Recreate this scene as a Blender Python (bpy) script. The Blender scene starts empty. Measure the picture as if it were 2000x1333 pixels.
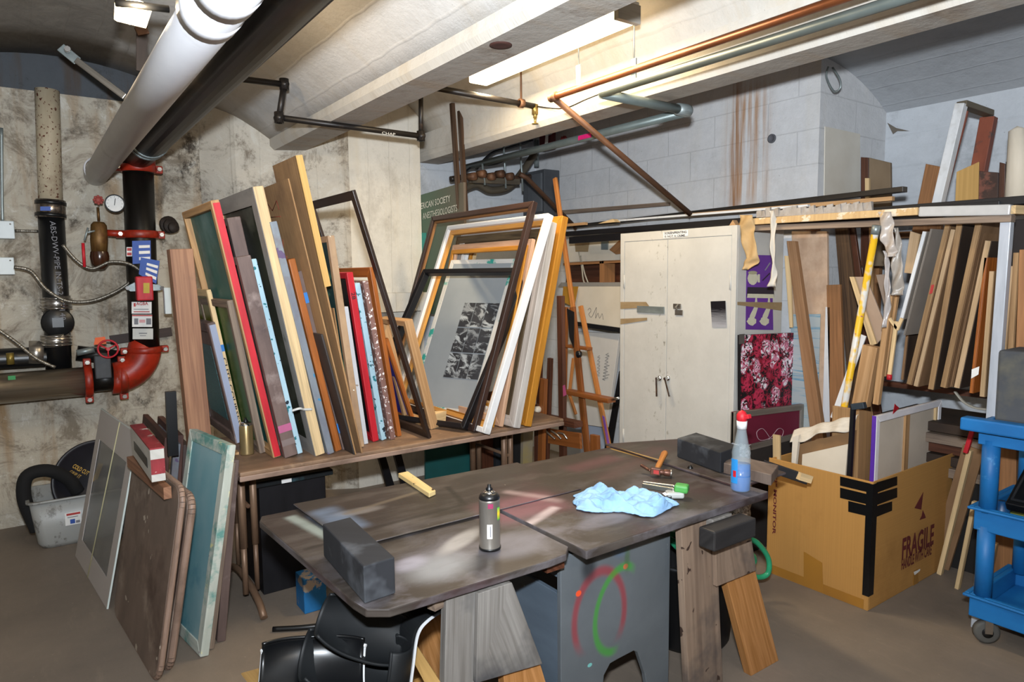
import bpy, math, random
from mathutils import Vector as V, Matrix
random.seed(7)
S = bpy.context.scene
COL = S.collection
R = math.radians

# ---------------------------------------------------------------- camera
F, CX, CY, H = 1340.0, 1000.0, 666.5, 1.6
yaw, pitch, roll = R(54.5), R(5.54), R(-0.57)
FW = V((math.cos(yaw)*math.cos(pitch), math.sin(yaw)*math.cos(pitch), -math.sin(pitch)))
r0 = V((math.sin(yaw), -math.cos(yaw), 0)); u0 = r0.cross(FW)
RT = r0*math.cos(roll)+u0*math.sin(roll); UP = -r0*math.sin(roll)+u0*math.cos(roll)
EYE = V((0, 0, H))
cam = bpy.data.cameras.new('camera'); co = bpy.data.objects.new('camera', cam); COL.objects.link(co)
cam.lens = 24.12; cam.sensor_width = 36; cam.clip_start = 0.02
m = Matrix.Identity(4)
for i in range(3): m[i][0] = RT[i]; m[i][1] = UP[i]; m[i][2] = -FW[i]; m[i][3] = EYE[i]
co.matrix_world = m; S.camera = co

# ---------------------------------------------------------------- view + world + lights
S.view_settings.view_transform = 'Standard'; S.view_settings.look = 'None'
S.view_settings.gamma = 1; S.view_settings.use_curve_mapping = False
S.view_settings.exposure = 0.0
w = bpy.data.worlds.new('world'); S.world = w; w.use_nodes = True
w.node_tree.nodes['Background'].inputs[0].default_value = (1, .93, .85, 1)
w.node_tree.nodes['Background'].inputs[1].default_value = 0.025
def area(name, loc, to, sx, sy, power, col):
    l = bpy.data.lights.new(name, 'AREA'); l.shape = 'RECTANGLE'; l.size = sx; l.size_y = sy
    l.energy = power; l.color = col
    o = bpy.data.objects.new(name, l); COL.objects.link(o); o.location = loc
    o.rotation_euler = (V(to)-V(loc)).to_track_quat('-Z', 'Y').to_euler()
    return o
# the photographer's flash, just above the lens
area('flash', (0.0, 0.0, 1.84), (2.0, 2.8, 4.0), .12, .08, 235, (.86, .93, 1.0))
# unseen warm fill light overhead, behind the camera, with no fixture
area('rear_fill_light', (0.9, -1.2, 2.6), (0.9, -0.9, 0), 1.2, .2, 20, (1, .86, .68))
FIX = (2.28, 2.9, 2.72)       # hanging fluorescent lamp
area('tube_light', (FIX[0], FIX[1]+.02, FIX[2]-.012), (FIX[0], FIX[1]+.02, 0), .11, 1.15, 42, (1, .80, .52))

def at(px, py, X=None, Y=None, Z=None):
    "point of the photo on a plane of the room"
    d = FW+RT*((px-CX)/F)-UP*((py-CY)/F)
    i, v = (0, X) if X is not None else ((1, Y) if Y is not None else (2, Z))
    return EYE+d*((v-EYE[i])/d[i])

# ---------------------------------------------------------------- mesh builder
class G:
    def __init__(s): s.v = []; s.f = []; s.u = []; s.mi = []; s.sm = []
    def face(s, pts, uvs, mi=0, smooth=False):
        n = len(s.v); s.v += [V(p) for p in pts]; s.f.append(list(range(n, n+len(pts)))); s.u.append(uvs); s.mi.append(mi); s.sm.append(smooth)
    def hexa(s, a, b, mi=0):
        "solid between two end quads a[4], b[4]"
        a = [V(p) for p in a]; b = [V(p) for p in b]
        ca = sum(a, V())/4; cb = sum(b, V())/4; d = (cb-ca); L = d.length or 1; d = d/L
        n = len(s.v); s.v += a+b; ou = random.random()*7; ov = random.random()*3
        c = sum(s.v[n:n+8], V())/8
        def add(idx, uvs):
            p = [s.v[n+i] for i in idx]
            nr = (p[1]-p[0]).cross(p[2]-p[1]); 
            if nr.dot(sum(p, V())/4-c) < 0: idx = idx[::-1]; uvs = uvs[::-1]
            s.f.append([n+i for i in idx]); s.u.append(uvs); s.mi.append(mi); s.sm.append(False)
        vv = ov
        for i in range(4):
            j = (i+1) % 4; w_ = (a[j]-a[i]).length
            add([i, j, 4+j, 4+i], [(ou+(a[i]-ca).dot(d), vv), (ou+(a[j]-ca).dot(d), vv+w_), (ou+(b[j]-ca).dot(d), vv+w_), (ou+(b[i]-ca).dot(d), vv)])
            vv += w_
        w1 = (a[1]-a[0]).length; w2 = (a[2]-a[1]).length
        add([0, 1, 2, 3], [(ou, ov), (ou+.2*w1, ov+w1), (ou+.2*w1+.1*w2, ov+w1+w2), (ou+.1*w2, ov+w2)])
        add([4, 5, 6, 7], [(ou, ov), (ou+.2*w1, ov+w1), (ou+.2*w1+.1*w2, ov+w1+w2), (ou+.1*w2, ov+w2)])
        return s
    def box(s, lo, hi, mi=0):
        x0, y0, z0 = lo; x1, y1, z1 = hi; dx, dy, dz = x1-x0, y1-y0, z1-z0
        if dx >= dy and dx >= dz: return s.hexa([(x0, y0, z0), (x0, y1, z0), (x0, y1, z1), (x0, y0, z1)], [(x1, y0, z0), (x1, y1, z0), (x1, y1, z1), (x1, y0, z1)], mi)
        if dy >= dz: return s.hexa([(x0, y0, z0), (x1, y0, z0), (x1, y0, z1), (x0, y0, z1)], [(x0, y1, z0), (x1, y1, z0), (x1, y1, z1), (x0, y1, z1)], mi)
        return s.hexa([(x0, y0, z0), (x1, y0, z0), (x1, y1, z0), (x0, y1, z0)], [(x0, y0, z1), (x1, y0, z1), (x1, y1, z1), (x0, y1, z1)], mi)
    def bar(s, p, q, w, h, up=(0, 0, 1), mi=0):
        "straight bar of section w (sideways) x h (along up)"
        p = V(p); q = V(q); d = (q-p).normalized(); sd = d.cross(V(up))
        if sd.length < 1e-3: sd = d.cross(V((1, 0, 0)))
        sd.normalize(); u = sd.cross(d).normalized(); sd = sd*w/2; u = u*h/2
        return s.hexa([p-sd-u, p+sd-u, p+sd+u, p-sd+u], [q-sd-u, q+sd-u, q+sd+u, q-sd+u], mi)
    def slab(s, c, t, mi=0, toward=None, grain=None):
        "c: bl,br,tr,tl of the seen face; t: thickness, away from the eye"
        c = [V(p) for p in c]; n = (c[1]-c[0]).cross(c[3]-c[0]).normalized()
        ref = (c[0]-EYE) if toward is None else V(toward)
        if n.dot(ref) < 0: n = -n
        n = n*t
        if grain == 'u' or (grain is None and (c[1]-c[0]).length > (c[3]-c[0]).length):
            return s.hexa([c[0], c[3], c[3]+n, c[0]+n], [c[1], c[2], c[2]+n, c[1]+n], mi)
        return s.hexa([c[0], c[1], c[1]+n, c[0]+n], [c[3], c[2], c[2]+n, c[3]+n], mi)
    def frame(s, c, w, t, mi=0, toward=None):
        "mitred picture or screen frame; c outer corners bl,br,tr,tl; w width or (l,r,t,b)"
        c = [V(p) for p in c]; wl, wr, wt, wb = (w,)*4 if not isinstance(w, tuple) else w
        n = (c[1]-c[0]).cross(c[3]-c[0]).normalized(); ref = (c[0]-EYE) if toward is None else V(toward)
        if n.dot(ref) < 0: n = -n
        e = (c[1]-c[0]).normalized(); e2 = (c[2]-c[3]).normalized(); u = (c[3]-c[0]).normalized(); u2 = (c[2]-c[1]).normalized()
        q = [c[0]+e*wl+u*wb, c[1]-e*wr+u2*wb, c[2]-e2*wr-u2*wt, c[3]+e2*wl-u*wt]
        n = n*t
        for i in range(4):
            j = (i+1) % 4
            s.hexa([c[i], q[i], q[i]+n, c[i]+n], [c[j], q[j], q[j]+n, c[j]+n], mi)
        return q, n
    def tube(s, pts, r, seg=12, caps=True, mi=0, flat=1.0, rs=None):
        pts = [V(p) for p in pts]; N = len(pts); ou = random.random()*5; L = 0; rings = []; us = []
        d0 = (pts[1]-pts[0]).normalized(); up = V((0, 0, 1)) if abs(d0.z) < .9 else V((1, 0, 0))
        sd = d0.cross(up).normalized()
        for i, p in enumerate(pts):
            if i: L += (p-pts[i-1]).length
            d = (pts[min(i+1, N-1)]-pts[max(i-1, 0)]).normalized()
            sd = (sd-d*sd.dot(d)).normalized(); u = sd.cross(d)
            k = 1.0
            if 0 < i < N-1:
                a = (pts[i]-pts[i-1]).normalized(); b = (pts[i+1]-pts[i]).normalized(); k = 1/max(.5, math.cos(a.angle(b, 0)/2))
            rr = (rs[i] if rs else r)
            n0 = len(s.v)
            for j in range(seg):
                t = 2*math.pi*j/seg; s.v.append(p+sd*(rr*math.cos(t))*1.0+u*(rr*flat*math.sin(t)))
            rings.append(n0); us.append(L)
        for i in range(N-1):
            for j in range(seg):
                k = (j+1) % seg
                s.f.append([rings[i]+j, rings[i]+k, rings[i+1]+k, rings[i+1]+j])
                v0 = j/seg*r*6.28; v1 = (j+1)/seg*r*6.28
                s.u.append([(ou+us[i], v0), (ou+us[i], v1), (ou+us[i+1], v1), (ou+us[i+1], v0)]); s.mi.append(mi); s.sm.append(True)
        if caps:
            for q, rev in ((rings[0], False), (rings[-1], True)):
                idx = [q+j for j in range(seg)]
                if rev is False: idx = idx[::-1]
                s.f.append(idx); s.u.append([(ou+.3*r*math.cos(2*math.pi*j/seg), r*math.sin(2*math.pi*j/seg)) for j in range(seg)]); s.mi.append(mi); s.sm.append(False)
        return s
    def lathe(s, o, ax, prof, seg=24, mi=0, smooth=True):
        "prof: [(dist along axis, radius)]"
        o = V(o); ax = V(ax).normalized(); a = ax.cross(V((0, 0, 1)) if abs(ax.z) < .9 else V((1, 0, 0))).normalized(); b = ax.cross(a)
        n0 = len(s.v); ln = 0; ls = []
        for i, (h, r) in enumerate(prof):
            if i: ln += math.hypot(h-prof[i-1][0], r-prof[i-1][1])
            ls.append(ln)
            for j in range(seg):
                t = 2*math.pi*j/seg; s.v.append(o+ax*h+(a*math.cos(t)+b*math.sin(t))*max(r, 1e-5))
        for i in range(len(prof)-1):
            for j in range(seg):
                k = (j+1) % seg
                s.f.append([n0+i*seg+j, n0+(i+1)*seg+j, n0+(i+1)*seg+k, n0+i*seg+k][::-1])
                s.u.append([(ls[i], j/seg), (ls[i+1], j/seg), (ls[i+1], (j+1)/seg), (ls[i], (j+1)/seg)][::-1]); s.mi.append(mi); s.sm.append(smooth)
        return s
    def prism(s, poly, n, mi=0, sm=False):
        "extrude a planar polygon (3D points) by vector n"
        p = [V(q) for q in poly]; n = V(n); N = len(p); c = p[0]; e = (p[1]-p[0]).normalized(); nn = n.normalized(); g = nn.cross(e)
        uv = [((q-c).dot(e), (q-c).dot(g)) for q in p]
        b = len(s.v); s.v += p+[q+n for q in p]
        ar = V()
        for i in range(N): ar += p[i].cross(p[(i+1) % N])
        flip = ar.dot(n) > 0
        def add(idx, uvs, smm=False):
            s.f.append(idx[::-1] if flip else idx); s.u.append(uvs[::-1] if flip else uvs); s.mi.append(mi); s.sm.append(smm)
        add([b+i for i in range(N)], uv)
        add([b+N+i for i in range(N)][::-1], uv[::-1])
        L = 0; t = n.length
        for i in range(N):
            j = (i+1) % N; w_ = (p[j]-p[i]).length
            add([b+j, b+i, b+N+i, b+N+j], [(L+w_, 0), (L, 0), (L, t), (L+w_, t)], sm); L += w_
        return s
    def grid(s, fn, nu, nv, mi=0, smooth=True, su=1, sv=1):
        b = len(s.v)
        for i in range(nu+1):
            for j in range(nv+1): s.v.append(V(fn(i/nu, j/nv)))
        for i in range(nu):
            for j in range(nv):
                q = b+i*(nv+1)+j
                s.f.append([q, q+nv+1, q+nv+2, q+1])
                s.u.append([(i/nu*su, j/nv*sv), ((i+1)/nu*su, j/nv*sv), ((i+1)/nu*su, (j+1)/nv*sv), (i/nu*su, (j+1)/nv*sv)]); s.mi.append(mi); s.sm.append(smooth)
        return s
    def build(s, name, mats, parent=None, label=None, cat=None, group=None, kind=None, bevel=0, solid=0, sub=0, at0=None, disp=None):
        if not isinstance(mats, (list, tuple)): mats = [mats]
        if parent is not None: org = ORG[parent]
        else:
            lo = [min(p[i] for p in s.v) for i in range(3)]; hi = [max(p[i] for p in s.v) for i in range(3)]
            org = V(at0) if at0 is not None else V(((lo[0]+hi[0])/2, (lo[1]+hi[1])/2, lo[2]))
        me = bpy.data.meshes.new(name); me.from_pydata([p-org for p in s.v], [], s.f)
        uv = me.uv_layers.new(name='UVMap'); k = 0
        for i, f in enumerate(s.f):
            for c in s.u[i]: uv.data[k].uv = c; k += 1
        for m_ in mats: me.materials.append(m_)
        me.polygons.foreach_set('material_index', s.mi); me.polygons.foreach_set('use_smooth', s.sm)
        me.update()
        o = bpy.data.objects.new(name, me); COL.objects.link(o)
        if parent is not None: o.parent = parent
        else: o.location = org
        ORG[o] = org
        if label: o['label'] = label
        if cat: o['category'] = cat
        if group: o['group'] = group
        if kind: o['kind'] = kind
        if solid:
            md = o.modifiers.new('solid', 'SOLIDIFY'); md.thickness = solid; md.offset = 0
        if sub:
            md = o.modifiers.new('sub', 'SUBSURF'); md.levels = sub; md.render_levels = sub
        if bevel:
            md = o.modifiers.new('bevel', 'BEVEL'); md.width = bevel; md.segments = 2; md.limit_method = 'ANGLE'; md.angle_limit = R(35); md.harden_normals = False
        if disp:
            tx = bpy.data.textures.new('cl', 'CLOUDS'); tx.noise_scale = disp[1]
            md = o.modifiers.new('disp', 'DISPLACE'); md.texture = tx; md.strength = disp[0]; md.texture_coords = 'GLOBAL'
        return o
ORG = {}
def thing(name, label, cat, loc, group=None):
    o = bpy.data.objects.new(name, None); COL.objects.link(o); o.location = loc; o.empty_display_size = .05
    ORG[o] = V(loc); o['label'] = label; o['category'] = cat
    if group: o['group'] = group
    return o
def text(s_, O, U, Vv, height, mat, parent, name='lettering', width=None, bold=0, thick=.0006, label=None, squash=None):
    "lettering as a mesh on a plane: O lower-left corner, U reading direction, Vv up"
    cu = bpy.data.curves.new('txt', 'FONT'); cu.body = s_; cu.size = 1; cu.offset = bold; cu.extrude = 0
    cu.resolution_u = 2
    to = bpy.data.objects.new('txt', cu); COL.objects.link(to)
    dg = bpy.context.evaluated_depsgraph_get(); dg.update()
    me0 = bpy.data.meshes.new_from_object(to.evaluated_get(dg)); COL.objects.unlink(to); bpy.data.objects.remove(to)
    xs = [v.co.x for v in me0.vertices]; ys = [v.co.y for v in me0.vertices]
    x0, x1, y0, y1 = min(xs), max(xs), min(ys), max(ys)
    U = V(U).normalized(); Vv = V(Vv).normalized(); N = U.cross(Vv)
    sy = height/(y1-y0); sx = (width/(x1-x0)) if width else sy
    g = G()
    g.v = [V(O)+U*((v.co.x-x0)*sx)+Vv*((v.co.y-y0)*sy)+N*thick for v in me0.vertices]
    for p in me0.polygons:
        g.f.append(list(p.vertices)); g.u.append([(0, 0)]*len(p.vertices)); g.mi.append(0); g.sm.append(False)
    bpy.data.meshes.remove(me0)
    return g.build(name, mat, parent, label=label)
def arc(c, r, a0, a1, ax, ay, n=8):
    return [V(c)+V(ax)*(r*math.cos(a0+(a1-a0)*i/n))+V(ay)*(r*math.sin(a0+(a1-a0)*i/n)) for i in range(n+1)]
def rounded(path, r=.05, n=5):
    "fillet the corners of a polyline"
    p = [V(q) for q in path]; out = [p[0]]
    for i in range(1, len(p)-1):
        a = (p[i-1]-p[i]); b = (p[i+1]-p[i]); k = min(r, a.length*.45, b.length*.45); A = p[i]+a.normalized()*k; B = p[i]+b.normalized()*k
        for j in range(n+1):
            t = j/n; out.append(A*(1-t)**2+p[i]*2*t*(1-t)+B*t*t)
    out.append(p[-1]); return out
def smoothpath(pts, n=6):
    p = [V(q) for q in pts]; out = []
    for i in range(len(p)-1):
        a = p[max(i-1, 0)]; b = p[i]; c = p[i+1]; d = p[min(i+2, len(p)-1)]
        for j in range(n):
            t = j/n; out.append(.5*((2*b)+(c-a)*t+(2*a-5*b+4*c-d)*t*t+(3*b-a-3*c+d)*t**3))
    out.append(p[-1]); return out

# ---------------------------------------------------------------- materials
def srgb(h):
    if isinstance(h, str):
        h = [int(h[i:i+2], 16)/255 for i in (0, 2, 4)]
        return tuple((c/12.92 if c <= .04045 else ((c+.055)/1.055)**2.4) for c in h)
    return h
class NT:
    def __init__(s, name):
        s.m = bpy.data.materials.new(name); s.m.use_nodes = True; s.t = s.m.node_tree; s.n = s.t.nodes; s.l = s.t.links
        s.b = s.n['Principled BSDF']
        s.tc = s.n.new('ShaderNodeTexCoord'); s.oi = s.n.new('ShaderNodeObjectInfo')
    def link(s, a, b): s.l.new(a, b)
    def val(s, sock, x):
        if hasattr(x, 'links') or hasattr(x, 'is_linked'): s.l.new(x, sock)
        elif isinstance(x, (int, float)): sock.default_value = x
        else: sock.default_value = tuple(x)+((1,) if len(x) == 3 and len(sock.default_value) == 4 else ())
    def vec(s, coord='UV', scale=(1, 1, 1), loc=(0, 0, 0), rot=(0, 0, 0), rnd=True):
        mp = s.n.new('ShaderNodeMapping'); s.l.new(s.tc.outputs[coord], mp.inputs[0])
        mp.inputs['Scale'].default_value = scale; mp.inputs['Location'].default_value = loc; mp.inputs['Rotation'].default_value = rot
        if not rnd: return mp.outputs[0]
        mu = s.n.new('ShaderNodeMath'); mu.operation = 'MULTIPLY'; mu.inputs[1].default_value = 37.0; s.l.new(s.oi.outputs['Random'], mu.inputs[0])
        ad = s.n.new('ShaderNodeVectorMath'); ad.operation = 'ADD'; s.l.new(mp.outputs[0], ad.inputs[0]); s.l.new(mu.outputs[0], ad.inputs[1])
        return ad.outputs[0]
    def noise(s, vec, scale=1, detail=4, rough=.55, dist=0):
        n = s.n.new('ShaderNodeTexNoise'); s.l.new(vec, n.inputs['Vector']); n.inputs['Scale'].default_value = scale
        n.inputs['Detail'].default_value = detail; n.inputs['Roughness'].default_value = rough; n.inputs['Distortion'].default_value = dist
        return n.outputs[0]
    def ramp(s, x, a, b, smooth=False):
        m_ = s.n.new('ShaderNodeMapRange'); s.val(m_.inputs[0], x); m_.inputs[1].default_value = a; m_.inputs[2].default_value = b
        if smooth: m_.interpolation_type = 'SMOOTHSTEP'
        return m_.outputs[0]
    def mix(s, f, a, b, mode='MIX'):
        m_ = s.n.new('ShaderNodeMix'); m_.data_type = 'RGBA'; m_.blend_type = mode
        s.val(m_.inputs[0], f); s.val(m_.inputs[6], a); s.val(m_.inputs[7], b); return m_.outputs[2]
    def math(s, op, a, b=0.0, c=None):
        m_ = s.n.new('ShaderNodeMath'); m_.operation = op; s.val(m_.inputs[0], a); s.val(m_.inputs[1], b)
        if c is not None: s.val(m_.inputs[2], c)
        return m_.outputs[0]
    def sep(s, v):
        m_ = s.n.new('ShaderNodeSeparateXYZ'); s.l.new(v, m_.inputs[0]); return m_.outputs
    def bump(s, h, k=.3, d=.01):
        bm = s.n.new('ShaderNodeBump'); bm.inputs['Strength'].default_value = k; bm.inputs['Distance'].default_value = d
        s.l.new(h, bm.inputs['Height']); s.l.new(bm.outputs[0], s.b.inputs['Normal'])
    def rect(s, cx, cy, hx, hy, ang=0, soft=.03, coord='UV', ell=False):
        "soft-edged patch mask in metres"
        mp = s.n.new('ShaderNodeMapping'); mp.vector_type = 'TEXTURE'; s.l.new(s.tc.outputs[coord], mp.inputs[0])
        mp.inputs['Location'].default_value = (cx, cy, 0); mp.inputs['Rotation'].default_value = (0, 0, ang)
        o = s.sep(mp.outputs[0])
        if ell:
            a = s.math('DIVIDE', o[0], hx); b = s.math('DIVIDE', o[1], hy)
            r_ = s.math('SQRT', s.math('ADD', s.math('MULTIPLY', a, a), s.math('MULTIPLY', b, b)))
            return s.ramp(r_, 1.0, 1-soft, True)
        a = s.ramp(s.math('ABSOLUTE', o[0]), hx+soft/2, hx-soft/2, True); b = s.ramp(s.math('ABSOLUTE', o[1]), hy+soft/2, hy-soft/2, True)
        return s.math('MULTIPLY', a, b)
    def done(s, col, rough=.6, metal=0, spec=.5):
        s.val(s.b.inputs['Base Color'], col); s.val(s.b.inputs['Roughness'], rough); s.b.inputs['Metallic'].default_value = metal
        s.b.inputs['Specular IOR Level'].default_value = spec
        return s.m
CACHE = {}
def mat(name, c1, c2=None, sc=(3, 45, 1), coord='UV', rough=.6, metal=0, dirt=None, splat=None, bump=.15, var=.12, detail=4, spec=.4, dist=0):
    "streaky / mottled paint, wood, metal"
    if name in CACHE: return CACHE[name]
    c1 = srgb(c1); c2 = srgb(c2) if c2 else tuple(x*.8 for x in c1)
    t = NT(name); n = t.noise(t.vec(coord, sc), 1, detail, .6, dist)
    col = t.mix(t.ramp(n, .32, .68), c1, c2)
    if dirt:
        for (dc, ds, lo, hi) in dirt:
            d = t.noise(t.vec('Object', (ds,)*3), 1, 5, .65)
            col = t.mix(t.ramp(d, lo, hi), col, srgb(dc))
    if splat:
        for (scol, ss, th) in splat:
            d = t.noise(t.vec('Object', (ss,)*3, loc=(th*9, 0, 3)), 1, 2, .5, .3)
            col = t.mix(t.ramp(d, th, th+.015), col, srgb(scol))
    if var:
        k = t.ramp(t.oi.outputs['Random'], 0, 1); mr = t.n.new('ShaderNodeMapRange'); t.link(t.oi.outputs['Random'], mr.inputs[0]); mr.inputs[3].default_value = 1-var; mr.inputs[4].default_value = 1+var
        cc = t.n.new('ShaderNodeCombineColor'); 
        for i in range(3): t.link(mr.outputs[0], cc.inputs[i])
        col = t.mix(1.0, col, cc.outputs[0], 'MULTIPLY')
    if bump: t.bump(n, bump, .004)
    CACHE[name] = t.done(col, rough, metal, spec); return CACHE[name]
def flat(name, c, rough=.5, metal=0, spec=.5, emit=0):
    if name in CACHE: return CACHE[name]
    t = NT(name); c = srgb(c); n = t.noise(t.vec('Object', (30, 30, 30)), 1, 3)
    t.done(t.mix(t.ramp(n, .2, .8), c, tuple(x*.88 for x in c)), rough, metal, spec)
    if emit:
        t.b.inputs['Emission Color'].default_value = tuple(c)+(1,); t.b.inputs['Emission Strength'].default_value = emit
    CACHE[name] = t.m; return t.m
def wood(name, c, dark=None, rough=.65, **k):
    c = srgb(c); d = srgb(dark) if dark else tuple(x*.62 for x in c)
    return mat(name, c, d, (2.2, 60, 1), rough=rough, dist=.6, **k)
WOOD = wood('pine', 'b99268', '957048'); WOODP = wood('pale_pine', 'd8b98a'); WOODB = wood('brown_board', '9a6b43'); WOODO = wood('orange_varnished_wood', 'ac6228', '7e4418', rough=.45)
WOODD = wood('dark_stained_wood', '5a3423', '3a2015', rough=.45); WOODG = wood('greyed_wood', '8d7a68', '5f5046'); WOODR = wood('reddish_lumber', 'a07456', '7c543e', dirt=[('6a5244', 4, .55, .75)])
PLY = mat('plywood', 'cfb399', 'c0a084', (6, 12, 1), dirt=[('a98a70', 3, .5, .7)])
CARD = mat('cardboard', 'b08042', 'a87a3e', (1, 160, 1), rough=.85, bump=.08, dirt=[('8f6330', 2.2, .55, .8)])
CARDD = mat('dusty_cardboard', '9c7850', '8a6844', (1, 120, 1), rough=.9, bump=.08, dirt=[('6f5238', 2.5, .5, .75)])
CARDI = mat('light_cardboard', 'c29a5c', 'b08a50', (1, 100, 1), rough=.9, bump=.05)
BLK = mat('black_paint', '17161a', '0e0d10', (5, 20, 1), rough=.45, bump=.05)
BLKP = flat('black_plastic', '101113', .35); STEEL = mat('brushed_steel', 'b9b4ac', '8e8880', (2, 60, 1), rough=.32, metal=.9)
CHROME = flat('chrome', 'd0d0d0', .15, 1.0); GALV = mat('galvanized_steel', '9aa3a3', '7b8484', (6, 20, 1), rough=.45, metal=.6)
PRED = mat('red_enamel', 'a32a14', '7e1d0c', (8, 14, 1), rough=.42, bump=.08, dirt=[('5a2a18', 6, .58, .75)])
REDP = mat('red_gloss', 'c0202c', 'a81824', (5, 30, 1), rough=.5)
WHITEP = mat('white_paint', 'dcdcdc', 'cfcfcf', (3, 20, 1), rough=.5, dirt=[('a8a39b', 4, .6, .8)], var=.03)
PAPER = flat('white_paper', 'e6e4e0', .8); INK = flat('black_ink', '15151a', .7)
MESHT = mat('screen_teal', '2f6a63', '23564f', (3, 5, 1), rough=.5, dirt=[('6d8a86', 2.2, .5, .7)], splat=[('cfe0d8', 6, .74)])
IRON = mat('dark_iron', '2c2826', '1b1816', (6, 20, 1), rough=.42, metal=.35, dirt=[('5b4a3a', 5, .6, .8)])
RUST = mat('rusty_pipe', '6b4a33', '4a3122', (5, 14, 1), rough=.6, metal=.2, dirt=[('3b5a48', 7, .62, .8)])
COPPER = mat('copper_pipe', '8c5230', '6c3c22', (4, 12, 1), rough=.38, metal=.6)
# ---------------------------------------------------------------- room shell
def wallmat(name, base, tan, dark, amt, lines=True, streak=1.0, brick=False, sheen=.8, grime=0, split=None):
    t = NT(name); v = t.vec('UV', (1, 1, 1), rnd=False)
    n1 = t.noise(t.vec('UV', (1.3, 1.3, 1), rnd=False), 1, 8, .65)
    n2 = t.noise(t.vec('UV', (5, .55, 1), loc=(3, 1, 0), rnd=False), 1, 6, .6)
    n3 = t.noise(t.vec('UV', (9, 9, 1), loc=(7, 2, 0), rnd=False), 1, 6, .75)
    n4 = t.noise(t.vec('UV', (2.2, 1.6, 1), loc=(1, 9, 0), rnd=False), 1, 7, .75)
    col = t.mix(t.ramp(n3, .3, .75), base, tuple(x*.86 for x in base))
    col = t.mix(t.math('MULTIPLY', t.ramp(n2, .52, .68), streak), col, tan)
    col = t.mix(t.math('MULTIPLY', t.ramp(n4, .54, .66), amt), col, dark)
    f = t.math('MULTIPLY', t.ramp(n3, .60, .68), t.ramp(n1, .5, .62)); col = t.mix(t.math('MULTIPLY', f, amt), col, tuple(x*.5 for x in dark))
    n5 = t.noise(t.vec('UV', (38, 38, 1), loc=(5, 5, 0), rnd=False), 1, 4, .7); n6 = t.noise(t.vec('UV', (4, 4, 1), loc=(11, 4, 0), rnd=False), 1, 8, .8, .6)
    col = t.mix(t.math('MULTIPLY', t.ramp(n5, .66, .72), .35+.4*amt), col, tuple(x*.6 for x in dark))
    if grime:
        col = t.mix(t.math('MULTIPLY', t.ramp(n6, .50, .62), .8), col, srgb('6b5f50')); col = t.mix(t.math('MULTIPLY', t.ramp(n6, .44, .36), .75), col, srgb('c9c6bd'))
        col = t.mix(t.math('MULTIPLY', t.math('MULTIPLY', t.ramp(n4, .58, .64), t.ramp(n1, .45, .6)), .9), col, srgb('2f2820'))
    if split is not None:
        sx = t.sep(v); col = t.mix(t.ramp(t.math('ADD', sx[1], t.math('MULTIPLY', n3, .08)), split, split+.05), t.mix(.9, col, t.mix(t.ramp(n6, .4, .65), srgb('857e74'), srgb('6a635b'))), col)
    h = t.math('ADD', n3, t.math('MULTIPLY', n1, .6))
    if lines:
        wv = t.n.new('ShaderNodeTexWave'); wv.wave_type = 'BANDS'; wv.bands_direction = lines; wv.inputs['Scale'].default_value = 1.6; wv.inputs['Distortion'].default_value = .6; wv.inputs['Detail'].default_value = 3; wv.inputs['Detail Scale'].default_value = 2
        t.link(v, wv.inputs[0]); l = t.ramp(wv.outputs['Fac'], .985, 1.0); h = t.math('ADD', h, t.math('MULTIPLY', l, .25)); col = t.mix(t.math('MULTIPLY', t.math('MULTIPLY', l, t.ramp(n1, .4, .6)), .16), col, dark)
    if brick:
        br = t.n.new('ShaderNodeTexBrick'); t.link(v, br.inputs[0]); br.inputs['Scale'].default_value = 1; br.inputs['Mortar Size'].default_value = .0035
        br.inputs['Brick Width'].default_value = .405; br.inputs['Row Height'].default_value = .203; br.inputs['Mortar Smooth'].default_value = .3
        fac = br.outputs['Fac']; h = t.math('SUBTRACT', h, t.math('MULTIPLY', fac, 1.2)); col = t.mix(t.math('MULTIPLY', fac, .3), col, tuple(x*.55 for x in base))
        if brick == 'stain':
            s1 = t.rect(2.78, 2.4, .13, .36, 0, .2); s2 = t.noise(t.vec('UV', (30, 1.2, 1), loc=(2, 0, 0), rnd=False), 1, 4, .6)
            col = t.mix(t.math('MULTIPLY', t.math('MULTIPLY', s1, t.ramp(s2, .40, .62)), .85), col, srgb('a57a50'))
            s1 = t.rect(2.87, 2.42, .028, .42, 0, .06); col = t.mix(t.math('MULTIPLY', s1, t.ramp(s2, .3, .6)), col, srgb('946a46'))
    t.bump(h, .5, .012)
    return t.done(col, .75, 0, .3)
MW_L = wallmat('mottled_concrete_wall', srgb('b3ab9c'), srgb('8f7350'), srgb('463c32'), .95, 'Y', .95, grime=1)
MW_C = wallmat('column_paint', srgb('d8d2c6'), srgb('cdbfa6'), srgb('8d8478'), .35, 'X', .45)
MW_B = wallmat('white_block_wall', srgb('cfcfd0'), srgb('c6c0b4'), srgb('9a9690'), .2, None, .3, 'stain')
MW_B2 = wallmat('white_block_side', srgb('cfcfd0'), srgb('c6c0b4'), srgb('9a9690'), .2, None, .3, True)
MW_F = wallmat('far_wall_paint', srgb('c3c7cc'), srgb('b5b8bc'), srgb('6d6f72'), .35, 'Y', .3)
MC = wallmat('ceiling_paint', srgb('c9c4bb'), srgb('bdb09b'), srgb('8d7c68'), .25, 'Y', .5)
MC_G = wallmat('ceiling_grey', srgb('cbc8c4'), srgb('bdb3a4'), srgb('8d8378'), .3, 'Y', .5, split=7.70)
MC_V = wallmat('ceiling_bluegrey', srgb('a9acb0'), srgb('aeb0b2'), srgb('7f7f80'), .3, 'Y', .3)
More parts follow.
